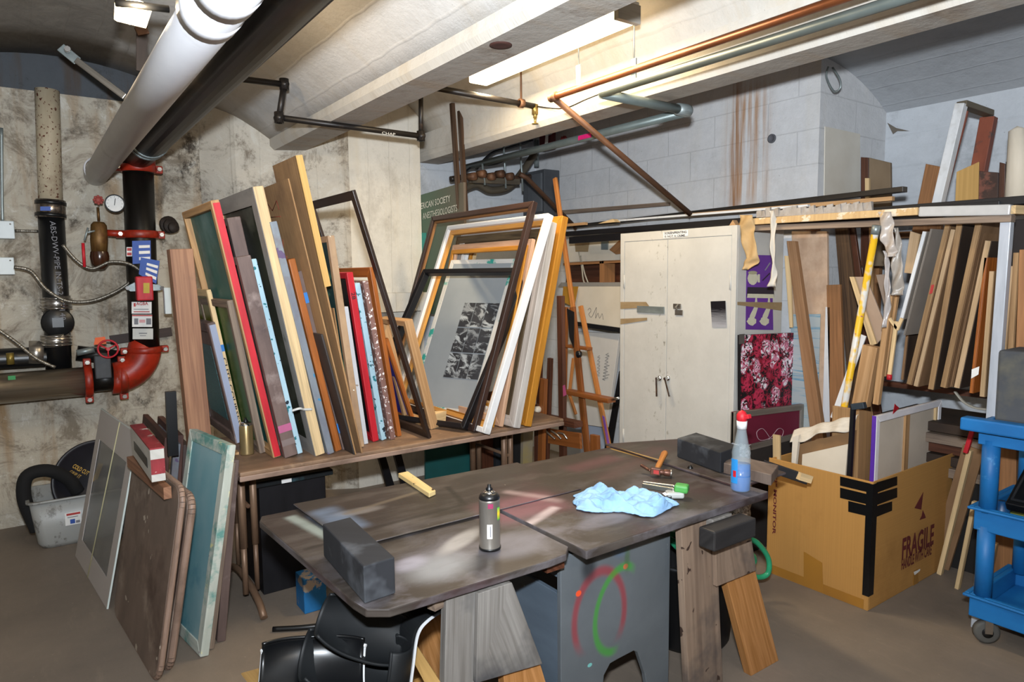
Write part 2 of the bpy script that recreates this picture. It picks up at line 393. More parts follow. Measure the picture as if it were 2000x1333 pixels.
MBEAM = wallmat('beam_concrete', srgb('aaa39a'), srgb('a08c74'), srgb('6d5a48'), .55, None, .6)
def floormat():
    t = NT('concrete_floor'); n1 = t.noise(t.vec('UV', (1.2, 1.2, 1), rnd=False), 1, 8, .7); n2 = t.noise(t.vec('UV', (14, 3, 1), rot=(0, 0, .7), rnd=False), 1, 6, .7); n3 = t.noise(t.vec('UV', (60, 60, 1), rnd=False), 1, 3)
    c = t.mix(t.ramp(n1, .3, .7), srgb('85786b'), srgb('6f655b')); c = t.mix(t.math('MULTIPLY', t.ramp(n2, .55, .75), .35), c, srgb('988a7a'))
    c = t.mix(t.ramp(n3, .7, .78), c, srgb('a89c8e')); c = t.mix(t.math('MULTIPLY', t.ramp(n1, .6, .75), .5), c, srgb('5c5046'))
    t.bump(t.math('ADD', n2, n3), .15, .004); return t.done(c, .55, 0, .35)
def quadwall(name, pts, mat_, u0, v0, th, flip=False):
    "pts: 4 corners; uv = metres from world coords via (u axis index, v axis index)"
    g = G(); p = [V(q) for q in pts]; n = (p[1]-p[0]).cross(p[3]-p[0]).normalized()*th
    if n.dot(p[0]-EYE) < 0: n = -n
    g.hexa([p[0], p[3], p[3]+n, p[0]+n], [p[1], p[2], p[2]+n, p[1]+n])
    for i, f in enumerate(g.f): g.u[i] = [(g.v[k][u0], g.v[k][v0]) for k in f]
    return g.build(name, mat_, kind='structure')
quadwall('floor', [(-2.6, -2.4, 0), (5.0, -2.4, 0), (5.0, 5.6, 0), (-2.6, 5.6, 0)], floormat(), 0, 1, .1)
quadwall('wall_left', [(-2.6, 5.4, 0), (1.12, 5.4, 0), (1.12, 5.4, 2.79), (-2.6, 5.4, 2.79)], MW_L, 0, 2, .12)
quadwall('wall_back', [(2.57, 5.0, 0), (3.9, 5.0, 0), (3.9, 5.0, 3.1), (2.57, 5.0, 3.1)], MW_F, 0, 2, .12)
quadwall('wall_rear', [(-2.6, -2.4, 0), (5.0, -2.4, 0), (5.0, -2.4, 3.1), (-2.6, -2.4, 3.1)], MW_C, 0, 2, .1)
quadwall('wall_near', [(-2.6, -2.4, 0), (-2.6, 5.5, 0), (-2.6, 5.5, 3.1), (-2.6, -2.4, 3.1)], MW_C, 1, 2, .1)
quadwall('wall_right', [(4.62, -2.4, 0), (4.62, 2.4, 0), (4.62, 2.4, 3.0), (4.62, -2.4, 3.0)], MW_F, 1, 2, .12)
# upper recessed band of the left wall under the vault
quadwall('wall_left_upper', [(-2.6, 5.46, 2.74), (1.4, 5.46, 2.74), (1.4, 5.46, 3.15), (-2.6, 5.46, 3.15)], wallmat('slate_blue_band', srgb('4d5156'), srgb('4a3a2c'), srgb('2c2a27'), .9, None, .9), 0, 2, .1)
# block wall mass
g = G(); g.box((3.85, 2.29, 0), (4.62, 5.1, 3.05))
for i, f in enumerate(g.f):
    nrm = (g.v[f[1]]-g.v[f[0]]).cross(g.v[f[2]]-g.v[f[1]]).normalized(); a = 0 if abs(nrm.y) > .5 else 1
    g.u[i] = [(g.v[k][a], g.v[k][2]) for k in f]; g.mi[i] = 1 if a == 0 else 0
g.build('wall_block', [MW_B, MW_B2], kind='structure')
# pale board let into the block corner
g = G(); g.slab([at(1610, 400, Y=2.28), at(1680, 405, Y=2.28), at(1680, 262, Y=2.28), at(1612, 247, Y=2.28)], .006)
g.build('trim_1', mat('beige_panel', 'd2ccc0', 'c8c0b2', (4, 4, 1), var=0), kind='structure')
# pilaster with a splayed left side
g = G(); g.prism([(1.09, 5.42, 0), (1.30, 5.18, 0), (1.99, 4.8, 0), (2.57, 4.8, 0), (2.57, 5.42, 0)], (0, 0, 3.1))
for i, f in enumerate(g.f):
    if len(f) == 4: g.u[i] = [(g.v[k][0]*1.15, g.v[k][2]) for k in f]; g.mi[i] = 1 if max(g.v[k][0] for k in f) < 2.0 else 0
g.build('wall_column', [MW_C, wallmat('column_rough', srgb('c4bdb0'), srgb('a8957a'), srgb('5a5048'), .8, 'X', .8, grime=1)], kind='structure')
# beams
def beam(name, x0, x1, y1, top=3.1, slope=0.0):
    g = G(); pts = [(x0-slope, -2.4, top), (x0, -2.4, 2.53), (x0+.025, -2.4, 2.5), (x1-.02, -2.4, 2.5), (x1, -2.4, 2.53), (x1+slope, -2.4, top)]
    g.prism(pts, (0, y1+2.4, 0))
    for i, f in enumerate(g.f): g.u[i] = [(g.v[k][1], g.v[k][0]+g.v[k][2]) for k in f]
    mo = g.build(name, [MBEAM, MC], kind='structure')
    me = mo.data
    for p in me.polygons:
        if abs(p.normal.x) > .5: p.material_index = 1
    return mo
beam('trim_2', 1.51, 1.745, 5.15); beam('trim_3', 2.64, 2.86, 4.99); beam('trim_4', -1.15, -.92, 5.4)
# vaults between the beams
def vault(name, x0, x1, zs, za, y0, y1, m_, th=.08):
    w_ = (x1-x0)/2; h_ = za-zs; r_ = (w_*w_+h_*h_)/(2*h_); cx = (x0+x1)/2; cz = za-r_; a = math.asin(min(1, w_/r_)); N = 24
    g = G()
    def fn(u, v): t = -a+2*a*u; return (cx+r_*math.sin(t), y0+(y1-y0)*v, cz+r_*math.cos(t))
    g.grid(fn, N, 12, su=2*a*r_, sv=1)
    for i, f in enumerate(g.f): g.u[i] = [(g.v[k][1]*1.0, g.v[k][0]*1.2+7) for k in f]
    o = g.build(name, m_, kind='structure'); md = o.modifiers.new('s', 'SOLIDIFY'); md.thickness = th; md.offset = 1
    # make sure thickness goes up
    if g and o.data.polygons[0].normal.z < 0: md.offset = -1
    return o
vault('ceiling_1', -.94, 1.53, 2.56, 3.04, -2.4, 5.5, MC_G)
vault('ceiling_2', 1.73, 2.66, 2.66, 2.97, -2.4, 5.1, MC)
vault('ceiling_3', 2.84, 4.75, 2.53, 2.84, -2.4, 5.1, MC_V)
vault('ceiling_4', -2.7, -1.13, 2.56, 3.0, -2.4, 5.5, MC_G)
# rust-rimmed plug on the beam
p = at(978, 88, Z=2.5); g = G(); g.lathe((p.x, p.y, 2.503), (0, 0, -1), [(0, .045), (.006, .045), (.008, .03), (.004, .0)], 20)
g.build('beam_plug', flat('dark_rust', '3f2018', .8), label='round rusty plug in the underside of the concrete beam', cat='plug')
p = at(1508, 271, X=3.85); g = G(); g.lathe((3.852, p.y, p.z), (-1, 0, 0), [(0, .028), (.01, .028), (.012, .02), (.003, .018), (.003, 0)], 18)
g.build('wall_sleeve', flat('grey_hole', '55555a', .8), label='small round pipe sleeve in the white block wall', cat='pipe sleeve')
# pale horizontal ledge on the pilaster
g = G(); g.box((2.10, 4.70, 1.33), (2.56, 4.799, 1.47)); g.build('ledge_board', MW_C, label='white painted ledge board fixed across the column above the table', cat='ledge')

# ---------------------------------------------------------------- fluorescent lamps
EM = NT('lit_tube'); EM.done((1, .85, .6), .5); EM.b.inputs['Emission Color'].default_value = (1, .80, .48, 1); EM.b.inputs['Emission Strength'].default_value = 7; EM = EM.m
fx, fy, fz = FIX
lamp = thing('fluorescent_lamp', 'long white fluorescent ceiling lamp hanging between the two concrete beams', 'lamp', (fx, fy, fz))
g = G(); g.box((fx-.065, fy-.6, fz), (fx+.065, fy+.62, fz+.07)); g.build('diffuser', EM, lamp, bevel=.012)
g = G(); g.box((fx-.07, fy-.63, fz-.004), (fx+.07, fy-.6, fz+.078)); g.build('end_cap', mat('lamp_grey', '9a958c', var=0), lamp, bevel=.003)
g = G(); g.box((fx-.07, fy-.62, fz+.071), (fx+.07, fy+.62, fz+.095)); g.build('housing', WHITEP, lamp, bevel=.003)
for yy in (-.45, .45):
    g = G(); g.tube([(fx, fy+yy, fz+.09), (fx, fy+yy, 2.97)], .004, 6); g.build('hanger_rod', STEEL, lamp)
# small bulb lamp over the left pipes
p = at(240, 30, Y=3.3)
bl = thing('bulb_lamp', 'small bare bulb lamp with white reflector box, beside the white overhead pipe', 'lamp', p)
g = G(); g.slab([at(222, 38, Y=3.30), at(280, 52, Y=3.22), at(294, 10, Y=3.22), at(224, -22, Y=3.3)], .02); g.build('reflector', EM, bl, bevel=.003)
g = G(); q = at(252, 20, Y=3.15); g.lathe(q+V((0, 0, .04)), (0, 0, -1), [(0, .015), (.03, .02), (.06, .03), (.085, .022), (.095, 0)], 16); g.build('bulb', EM, bl)
g = G(); g.lathe(q+V((0, 0, .04)), (0, 0, 1), [(0, .016), (.05, .02), (.05, 0)], 14); g.build('socket', BLKP, bl)
l = bpy.data.lights.new('bulb_light', 'POINT'); l.energy = 26; l.color = (1, .78, .5); l.shadow_soft_size = .04
o = bpy.data.objects.new('bulb_light', l); COL.objects.link(o); o.location = q+V((0.02, -.1, -.02))

# ---------------------------------------------------------------- overhead pipes
PVC = mat('white_pvc', 'd3d3d6', 'c8c8cc', (3, 6, 1), rough=.4, dirt=[('9d9a98', 3, .6, .85)], var=.0, bump=.03)
wp = thing('pvc_pipe', 'large white plastic drain pipe running overhead towards the left wall', 'pipe', (.46, 2.5, 2.3))
wx, wz = .455, 2.305
g = G(); g.tube([(wx, -.5, wz), (wx, 5.38, wz-.02)], .07, 28); g.build('pipe', PVC, wp)
for yy in (1.75, 1.93, 5.22):
    g = G(); g.lathe((wx, yy, wz-.001), (0, 1, 0), [(0, .069), (.004, .078), (.10 if yy < 2 else .05, .078), (.104 if yy < 2 else .054, .069)], 28); g.build('coupling', PVC, wp)
bpx, bpz, ry = .68, 2.43, 5.19
BLKPIPE = mat('black_pipe_paint', '14110e', '0b0908', (3, 10, 1), rough=.38, dirt=[('33291e', 3, .55, .8)], var=0, bump=.03, spec=.3)
bp = thing('black_main_pipe', 'thick black steel pipe running overhead beside the white drain pipe', 'pipe', (bpx, 2.5, bpz))
g = G(); g.tube(rounded([(bpx, -.5, bpz), (bpx, ry-.02, bpz-.02), (bpx, ry, 2.30)], .1), .098, 28); g.build('pipe', BLKPIPE, bp)
for yy in (4.62, 4.70):
    g = G(); g.lathe((bpx, yy, bpz-.015), (0, 1, 0), [(0, .098), (.0, .108), (.02, .108), (.02, .098)], 28); g.build('hanger_ring', GALV, bp)
# riser on the left wall
rs = thing('standpipe_riser', 'vertical black sprinkler standpipe with red couplings on the left wall', 'pipe', (.70, ry, 1.1))
rt = V((.685, ry, 2.3)); rb = at(282, 672, Y=ry)
def onr(y, off=0): # point on riser axis at photo row y
    a = at(270, 340, Y=ry); b = at(282, 672, Y=ry); t = (y-340)/(672-340); return a.lerp(b, t)
RR = .092
g = G(); g.tube([onr(300), onr(680)], RR, 28); g.build('pipe', BLKPIPE, rs)
g = G(); g.tube([onr(262), onr(335)], RR+.012, 28); g.build('red_elbow', PRED, rs)
def coupling(p, d, r, parent, w_=.05, m_=None, ears=True, eard=None):
    g = G(); g.lathe(p-V(d).normalized()*w_/2, d, [(0, r*.95), (0, r*1.12), (w_*.25, r*1.2), (w_*.75, r*1.2), (w_, r*1.12), (w_, r*.95)], 28)
    cpl = g.build('coupling', m_ or PRED, parent, bevel=.002)
    if ears:
        e = V(eard or (1, 0, 0)).normalized()
        for s_ in (-1, 1):
            c = p+e*s_*r*1.32; g = G(); g.bar(c-V(d).normalized()*w_*.5, c+V(d).normalized()*w_*.5, .05, .045, up=e); g.build('ear', m_ or PRED, cpl, bevel=.006)
            q = c+V((0, -1, 0))*.03 if abs(V(d).y) < .5 else c
            g = G(); g.tube([q+V((0, .0, 0)), q+V((0, -.022, 0))], .014, 6); g.build('bolt', STEEL, cpl)
    return cpl
coupling(onr(330), (0, 0, 1), RR, rs, .05)
coupling(onr(457), (0, 0, 1), RR, rs, .05)
coupling(onr(684), (0, 0, 1), RR, rs, .045)
# red elbow and valve along the bottom
e0 = onr(684); ez = at(240, 738, Y=ry).z; ex = at(240, 738, Y=ry).x
path = [e0]+arc((e0.x-.20, ry, ez+.20), .20, 0, -math.pi/2, (1, 0, 0), (0, 0, 1), 12)+[V((ex, ry, ez))]
g = G(); g.tube(path, RR+.012, 28); g.build('red_elbow', PRED, rs)
c0 = at(240, 740, Y=ry); coupling(V((c0.x, ry, ez)), (1, 0, 0), RR, rs, .05, eard=(0, 0, 1))
vx0 = at(172, 742, Y=ry).x
g = G(); g.tube([(vx0, ry, ez), (c0.x, ry, ez)], RR*.85, 24); g.build('valve_body', BLKPIPE, rs)
coupling(V((vx0, ry, ez)), (1, 0, 0), RR, rs, .045, eard=(0, 0, 1))
g = G(); a = at(200, 712, Y=ry-.08); g.box(a-V((.045, .04, .09)), a+V((.045, .05, .06))); g.build('gearbox', mat('grey_casting', '4a4c50', '393b3e', (9, 9, 1)), rs, bevel=.008)
hw = at(211, 682, Y=ry-.17)
g = G(); ring = [hw+V((.055*math.cos(t*math.pi/12), -.01*math.cos(t*math.pi/12), .055*math.sin(t*math.pi/12))) for t in range(25)]; g.tube(ring, .006, 8, caps=False)
for t in range(3): g.tube([hw, hw+V((.053*math.cos(t*2.09+.5), -.008*math.cos(t*2.09+.5), .053*math.sin(t*2.09+.5)))], .005, 6)
g.tube([hw+V((0, -.015, 0)), hw+V((0, .10, -.01))], .011, 10)
g.build('hand_wheel', REDP, rs)
g = G(); a = at(184, 683, Y=ry-.12); g.tube([a, at(150, 690, Y=ry-.12)], .02, 10); g.build('gear_shaft', GALV, rs)
g = G(); g.slab([at(183, 674, Y=ry-.15), at(208, 672, Y=ry-.15), at(205, 658, Y=ry-.15), at(186, 660, Y=ry-.15)], .002); g.build('orange_tag', flat('orange_tag', 'd85a1e', .6), rs)
sx0 = at(0, 757, Y=ry).x
g = G(); g.tube([(-2.5, ry, ez-.012), (vx0-.01, ry, ez-.004)], RR*1.02, 28); g.build('steel_pipe', mat('stainless_pipe', 'b0a595', '8a7f6f', (1, 30, 1), rough=.28, metal=.85, bump=.03, var=0), rs)
g = G(); a = at(21, 712, Y=ry-.03); g.tube([a, a+V((0, 0, .07))], .02, 12); g.build('small_valve', mat('brass', '8c7a3e', '6a5a2a', (9, 9, 1), rough=.4, metal=.6), rs)
g = G(); g.box(at(16, 743, Y=ry-.1), at(30, 734, Y=ry-.1)+V((0, .005, 0))); g.build('green_tag', flat('green_tag', '2c8a4a', .6), rs)
# alarm switch box and labels
al = thing('flow_switch', 'red sprinkler flow switch box clamped to the black standpipe', 'switch', onr(575)+V((0, -.12, -.1)))
g = G(); g.box(at(268, 588, Y=ry-.16), at(298, 540, Y=ry-.16)+V((0, .07, 0))); g.build('case', REDP, al, bevel=.008)
g = G(); g.slab([at(280, 573, Y=ry-.162), at(292, 573, Y=ry-.162), at(292, 553, Y=ry-.162), at(280, 553, Y=ry-.162)], -.001); g.build('yellow_label', flat('yellow_label', 'b8a040', .7), al)
g = G(); c = onr(563)+V((0, -.01, 0)); g.prism([at(243, 562, Y=ry-.09), at(255, 570, Y=ry-.09), at(312, 568, Y=ry-.09), at(322, 564, Y=ry-.09), at(310, 556, Y=ry-.09), at(262, 552, Y=ry-.09)], (0, .02, 0)); g.build('bracket', GALV, al, bevel=.002)
for px_ in (249, 316):
    g = G(); a = at(px_, 563, Y=ry-.095); g.tube([a, a+V((0, -.02, 0))], .014, 6); g.build('bolt', CHROME, al)
def label(parent, name, quad, m_, lines=(), head=None, lab=None):
    g = G(); g.slab(quad, -.0015); o = g.build(name, m_, parent, label=lab)
    a, b, c, d = quad
    for (u0_, u1_, v0_, v1_, mm) in lines:
        g = G(); P_ = lambda u, v: a.lerp(b, u).lerp(d.lerp(c, u), v)
        n = (b-a).cross(d-a).normalized()*.003
        if n.dot(a-EYE) > 0: n = -n
        g.slab([P_(u0_, v0_)+n, P_(u1_, v0_)+n, P_(u1_, v1_)+n, P_(u0_, v1_)+n], .0005)
        g.build('print', mm, o)
    return o
BLUEL = flat('blue_print', '2c50a0', .6); GREYL = flat('grey_print', '7a7a80', .7); REDL = flat('red_print', 'b0302c', .6)
yy = ry-RR-.012
q4 = lambda a, b, c, d, Y: [at(*a, Y=Y), at(*b, Y=Y), at(*c, Y=Y), at(*d, Y=Y)]
label(rs, 'blue_plate', q4((259, 516), (295, 514), (294, 470), (258, 471), yy), BLUEL, [(.35, .95, .15, .28, PAPER), (.35, .95, .42, .55, PAPER), (.35, .95, .68, .8, PAPER)], lab='blue and white printed plate')
label(rs, 'blue_plate', q4((271, 536), (305, 555), (312, 510), (275, 503), yy-.012), BLUEL, [(.35, .95, .15, .28, PAPER), (.35, .95, .42, .55, PAPER), (.35, .95, .66, .78, PAPER)], lab='tilted blue and white printed plate')
l1 = label(rs, 'white_label', q4((257, 613), (296, 613), (296, 590), (257, 590), yy), PAPER, [(.1, .9, .12, .2, REDL), (.1, .85, .34, .4, GREYL), (.1, .2, .6, .9, REDL)])
a = at(266, 597, Y=yy-.003); text('AGBA', a, (1, 0, 0), (0, 0, 1), .022, REDL, l1, width=.07, bold=.02)
label(rs, 'white_label', q4((258, 639), (297, 639), (297, 615), (258, 615), yy), PAPER, [(0, 1, .88, .98, REDL), (.1, .3, .2, .7, GREYL), (.7, .95, .2, .7, GREYL), (.35, .65, .35, .6, flat('pink_print', 'd8a0a0', .7))])
label(rs, 'white_label', q4((259, 663), (299, 663), (299, 642), (259, 642), yy), flat('grey_paper', 'c4c4c0', .8), [(.3, .7, .5, .6, GREYL), (.35, .65, .3, .36, GREYL)])
label(rs, 'red_white_label', q4((247, 501), (258, 501), (258, 483), (247, 483), yy+.02), PAPER, [(.1, .9, .1, .4, REDL), (.1, .9, .6, .9, REDL)])

# gauge and test valve
BRZ = mat('bronze', '7a5a30', '5c4020', (9, 9, 1), rough=.5, metal=.5, dirt=[('4a2a18', 8, .5, .7)])
tv = thing('test_valve', 'bronze inspector test valve with red lever handle beside the standpipe', 'valve', at(193, 525, Y=ry-.05))
a = at(193, 440, Y=ry-.05); b = at(194, 495, Y=ry-.05)
g = G(); g.lathe(a, b-a, [(-.02, 0), (-.02, .03), (0, .045), ((b-a).length*.5, .05), ((b-a).length, .045), ((b-a).length, 0)], 20); g.build('body', BRZ, tv)
g = G(); g.lathe(at(194, 492, Y=ry-.05), (0, 0, -1), [(0, .05), (.03, .055), (.08, .048), (.11, .025), (.115, 0)], 20); g.build('sight_bulb', flat('dark_bronze_glass', '3b2012', .2), tv)
g = G(); g.tube([at(205, 455, Y=ry-.03), at(245, 457, Y=ry-.03)], .022, 12); g.build('branch', PRED, tv)
g = G(); g.tube([at(172, 445, Y=ry-.1), at(165, 470, Y=ry-.1)], .006, 8); g.tube([at(168, 455, Y=ry-.1), at(190, 450, Y=ry-.08)], .006, 8); g.build('lever', GALV, tv)
g = G(); g.tube([at(162, 475, Y=ry-.1), at(165, 522, Y=ry-.1)], .009, 8); g.build('red_grip', REDP, tv)
g = G(); g.tube([at(193, 432, Y=ry-.05), at(191, 405, Y=ry-.05)], .008, 8); g.build('stem', BRZ, tv)
g = G(); a = at(192, 391, Y=ry-.06)
for t in range(8):
    th = t*math.pi/4; g.lathe(a+V((.022*math.cos(th), 0, .022*math.sin(th))), (0, -1, 0), [(-.008, 0), (-.008, .009), (.008, .009), (.008, 0)], 8)
g.lathe(a, (0, -1, 0), [(-.01, 0), (-.01, .02), (.01, .02), (.01, 0)], 12); g.build('small_hand_wheel', mat('faded_red', 'a04840', '803830', (9, 9, 1)), tv)
pg = thing('pressure_gauge', 'round white pressure gauge above the bronze test valve', 'gauge', at(224, 398, Y=ry-.08))
a = at(224, 398, Y=ry-.08); g = G(); g.lathe(a, (0, -1, 0), [(-.03, 0), (-.03, .055), (.012, .058), (.014, .052), (.008, .05)], 28); g.build('case', BLKP, pg)
g = G(); g.lathe(a+V((0, -.009, 0)), (0, -1, 0), [(0, .05), (.001, 0)], 28); dial = g.build('dial', PAPER, pg)
g = G(); g.bar(a+V((-.003, -.012, -.012)), a+V((.004, -.012, .032)), .004, .001, up=(0, 1, 0))
for t in range(-4, 5):
    th = R(90+t*30); g.bar(a+V((.038*math.cos(th), -.012, .038*math.sin(th))), a+V((.045*math.cos(th), -.012, .045*math.sin(th))), .002, .001, up=(0, 1, 0))
g.build('pointer', INK, pg)
g = G(); g.tube([at(205, 395, Y=ry-.06), at(216, 397, Y=ry-.06)], .008, 8); g.build('stub', BRZ, pg)
# rusty old valve by the teal screen
g = G(); a = at(328, 440, Y=ry+.05)
for k, r_ in enumerate((.06, .05, .035)): g.lathe(a+V((.01*k, -.03*k, -.01*k)), (.3, -1, .1), [(0, 0), (0, r_), (.02, r_), (.02, 0)], 16)
g.build('old_valve', mat('black_rust', '2c221c', '1a1410', (9, 9, 1), rough=.7), label='corroded dark valve on the left wall behind the teal screen', cat='valve')

# left drain stack
dy = 5.27
ds = thing('drain_stack', 'vertical drain stack, rusty cream above and black plastic below, on the left wall', 'pipe', at(107, 720, Y=dy))
def dpt(px, y): return at(px, y, Y=dy)
CREAM = mat('cream_rusted_pipe', 'b5a890', 'a0927a', (3, 10, 1), rough=.6, splat=[('5a3020', 60, .62)], dirt=[('6a4a36', 3, .6, .8)], var=0)
g = G(); g.tube([dpt(92, 176), dpt(99, 395)], .066, 24); g.build('cream_pipe', CREAM, ds)
g = G(); g.tube([dpt(99, 391), dpt(100, 426)], .080, 24); cl = g.build('band_clamp', mat('clamp_steel', 'a89c90', '6e645c', (2, 40, 1), rough=.25, metal=.9), ds)
for yv in (397, 421):
    g = G(); g.tube([dpt(99, yv-3), dpt(99, yv+3)], .085, 24); g.build('band', BLKP, cl)
g = G(); g.slab([dpt(78, 414)+V((0, -.088, 0)), dpt(98, 414)+V((0, -.088, 0)), dpt(98, 406)+V((0, -.088, 0)), dpt(78, 406)+V((0, -.088, 0))], -.001); g.build('blue_label', BLUEL, cl)
g = G(); g.tube([dpt(100, 424), dpt(110, 595), dpt(115, 720)], .072, 24); bpp = g.build('black_pipe', BLKP, ds)
tp = at(97, 432, Y=dy-.075); text('ABS-DWV-PIPE IN-TS-2 SCH 40', tp, (.03, 0, -1), (1, 0, 0), .03, GREYL, bpp, width=.62, name='pipe_marking')
for (y0_, y1_) in ((580, 605), (653, 676)):
    g = G(); g.tube([dpt(108, y0_), dpt(112, y1_)], .082, 24); cl = g.build('ribbed_clamp', STEEL, ds)
    for k in range(4):
        yv = y0_+(y1_-y0_)*(k+.5)/4; g = G(); g.tube([dpt(110, yv-1), dpt(110, yv+1)], .087, 24); g.build('rib', CHROME, cl)
g = G(); a = dpt(112, 629); g.lathe(a+V((0, .03, 0)), (0, -1, 0), [(-.06, 0), (-.06, .085), (.08, .09), (.10, .09), (.10, .08), (.105, .075), (.105, 0)], 28); g.bar(a+V((-.03, -.085, -.0)), a+V((.03, -.085, .0)), .02, .06, up=(0, 0, 1)); g.build('cleanout_cap', BLKP, ds)
# black sewer pipe along the wall behind the steel pipe
sp = thing('waste_pipe', 'black waste pipe running level behind the steel pipe', 'pipe', at(60, 700, Y=5.3))
g = G(); g.tube([(-2.5, 5.3, at(0, 695, Y=5.3).z), at(90, 697, Y=5.3), at(112, 712, Y=5.3)], .066, 20); g.tube([at(150, 690, Y=5.32), at(240, 700, Y=5.32)], .05, 16); g.build('pipe', BLKP, sp)
g = G(); g.tube([at(56, 690, Y=5.29), at(85, 690, Y=5.29)], .078, 20); cl = g.build('ribbed_clamp', STEEL, sp)
# long rusty angle iron across the wall
g = G(); g.bar(at(215, 665, Y=5.37), at(335, 648, Y=5.37), .03, .06); g.build('wall_rail', mat('rusty_iron', '3a2a22', '2a1c16', (3, 20, 1)), label='rusty iron rail fixed level on the left wall behind the standpipe', cat='rail')

# electrical boxes and conduits
JB = mat('white_box', 'c8d0d2', 'b8c0c2', (3, 3, 1), rough=.4, var=0)
for k, (y0_, y1_, lab) in enumerate(((466, 432, 'upper white electrical junction box at the left edge of the wall'), (537, 503, 'lower white electrical junction box at the left edge of the wall'))):
    t_ = thing('junction_box', lab, 'junction box', at(8, y0_, Y=5.36), 'junction boxes on the left wall')
    g = G(); a = at(-14, y0_, Y=5.32); b = at(27, y1_, Y=5.32); g.box((a.x, 5.32, a.z), (b.x, 5.395, b.z)); g.build('case', JB, t_, bevel=.004)
    g = G(); g.lathe(at(20, y1_+6, Y=5.318), (0, -1, 0), [(0, .005), (.003, .004), (.003, 0)], 8); g.build('screw', STEEL, t_)
FLEX = mat('flex_conduit', '8f8a80', '5f5a52', (220, 1, 1), rough=.35, metal=.7, bump=.5, var=0, detail=0)
def cable(name, pts, r_, Y, lab, m_=None):
    g = G(); g.tube(smoothpath([at(x, y, Y=Y) for x, y in pts]), r_, 10); return g.build(name, m_ or FLEX, label=lab, cat='cable')
cable('flexible_conduit', [(27, 522), (60, 530), (90, 565), (130, 588), (180, 588), (230, 568), (262, 545)], .011, 5.16, 'armoured cable looping from the lower junction box to the red flow switch')
cable('flexible_conduit', [(27, 451), (75, 452)], .009, 5.34, 'short armoured cable from the upper junction box to the drain stack')
cable('flexible_conduit', [(122, 478), (150, 510), (180, 525), (215, 512), (250, 515), (276, 530), (288, 540)], .010, 5.10, 'armoured cable curling over the front of the standpipe to the flow switch')
cable('flexible_conduit', [(-10, 640), (30, 668), (70, 700), (108, 718)], .010, 5.12, 'armoured cable dropping behind the steel pipe at lower left')
cable('steel_conduit', [(3, 250), (4, 380), (5, 432)], .009, 5.37, 'thin straight conduit above the upper junction box', GALV)
# small white tag box right of riser
g = G(); g.box(at(323, 614, Y=4.9), at(333, 562, Y=4.9)+V((0, .05, 0))); g.build('wall_switch', JB, label='narrow white box between the standpipe and the lumber post', cat='box', bevel=.003)

# strut bracing upper left
st = thing('pipe_brace', 'steel strut brace from the vault down to the overhead pipes', 'brace', at(190, 150, Y=4.6))
g = G(); g.bar(at(150, 118, Y=4.6), at(245, 190, Y=4.5), .035, .035); g.build('strut', STEEL, st, bevel=.003)
g = G(); g.bar(at(118, 92, Y=4.62), at(152, 120, Y=4.6), .05, .012, up=(0, 1, 0)); g.build('anchor_plate', GALV, st, bevel=.003)
g = G(); a = at(131, 98, Y=4.56); g.tube([a, a+V((0, -.03, 0))], .016, 8); g.build('bolt', CHROME, st)
hg = thing('pipe_hanger', 'rusty flat strap hanging from the vault above the black pipe', 'hanger', at(277, 100, Y=4.0))
g = G(); g.bar(at(277, 40, Y=4.0), at(277, 140, Y=4.0), .05, .012, up=(0, 1, 0)); g.build('strap', mat('strap_rust', '3a2c24', '2a2019', (3, 20, 1)), hg)
g = G(); g.bar(at(266, 62, Y=3.98), at(288, 58, Y=3.98), .02, .04); g.build('clip', RUST, hg)
g = G(); g.tube([at(225, 5, Y=3.1), at(330, 18, Y=3.1)], .014, 10); g.build('lamp_conduit', BLKP, label='short black conduit above the bulb lamp', cat='conduit')

# black iron sprinkler line under beam
IY = 3.95
ir = thing('iron_sprinkler_pipe', 'thin black iron sprinkler pipe stepping under the concrete beam', 'pipe', at(690, 250, Y=IY))
P1 = [at(380, 143, Y=IY), at(555, 165, Y=IY), at(545, 230, Y=IY), at(822, 266, Y=IY), at(822, 175, Y=IY)]
g = G(); g.tube(P1[:2], .017, 14); g.tube(P1[1:3], .017, 14); g.tube(P1[2:4], .017, 14); g.tube(P1[3:5], .015, 14); pi = g.build('pipe', IRON, ir)
text('CHAP', at(746, 262, Y=IY-.019), (1, 0, 0.0), (0, 0, 1), .015, flat('chalk', 'bdbdb8', .8), pi, width=.09)
for q in P1[1:4]:
    g = G(); g.lathe(q-V((0, 0, .03)), (0, 0, 1), [(0, .016), (0, .026), (.06, .026), (.06, .016)], 14); g.lathe(q, (0, -1, 0), [(-.025, 0), (-.025, .024), (.024, .022), (.028, 0)], 12); g.build('elbow', IRON, ir)
ZI = P1[4].z; A2 = at(852, 172, Y=3.42); B2 = at(1045, 208, Y=3.42)
i2 = thing('branch_pipe', 'iron branch pipe with sprinkler head below the lit fluorescent lamp', 'pipe', B2)
g = G(); g.tube([A2, B2], .017, 14); g.build('pipe', IRON, i2)
g = G(); g.tube([B2+V((0, 0, .01)), B2+V((0, 0, -.05))], .02, 12); g.lathe(B2+V((0, 0, -.05)), (0, 0, -1), [(0, .012), (.02, .012), (.022, .008), (.05, .006), (.052, .02), (.056, .02), (.056, 0)], 12); g.build('sprinkler_head', mat('brass2', '9a8450', '74602f', (9, 9, 1), rough=.35, metal=.7), i2)
g = G(); a = at(1018, 202, Y=3.42); g.lathe(a-V((.015, 0, 0)), (1, 0, 0), [(0, .018), (0, .027), (.03, .027), (.03, .018)], 12); g.tube([a, a+V((0, 0, .28))], .006, 6); g.build('hanger', RUST, i2)

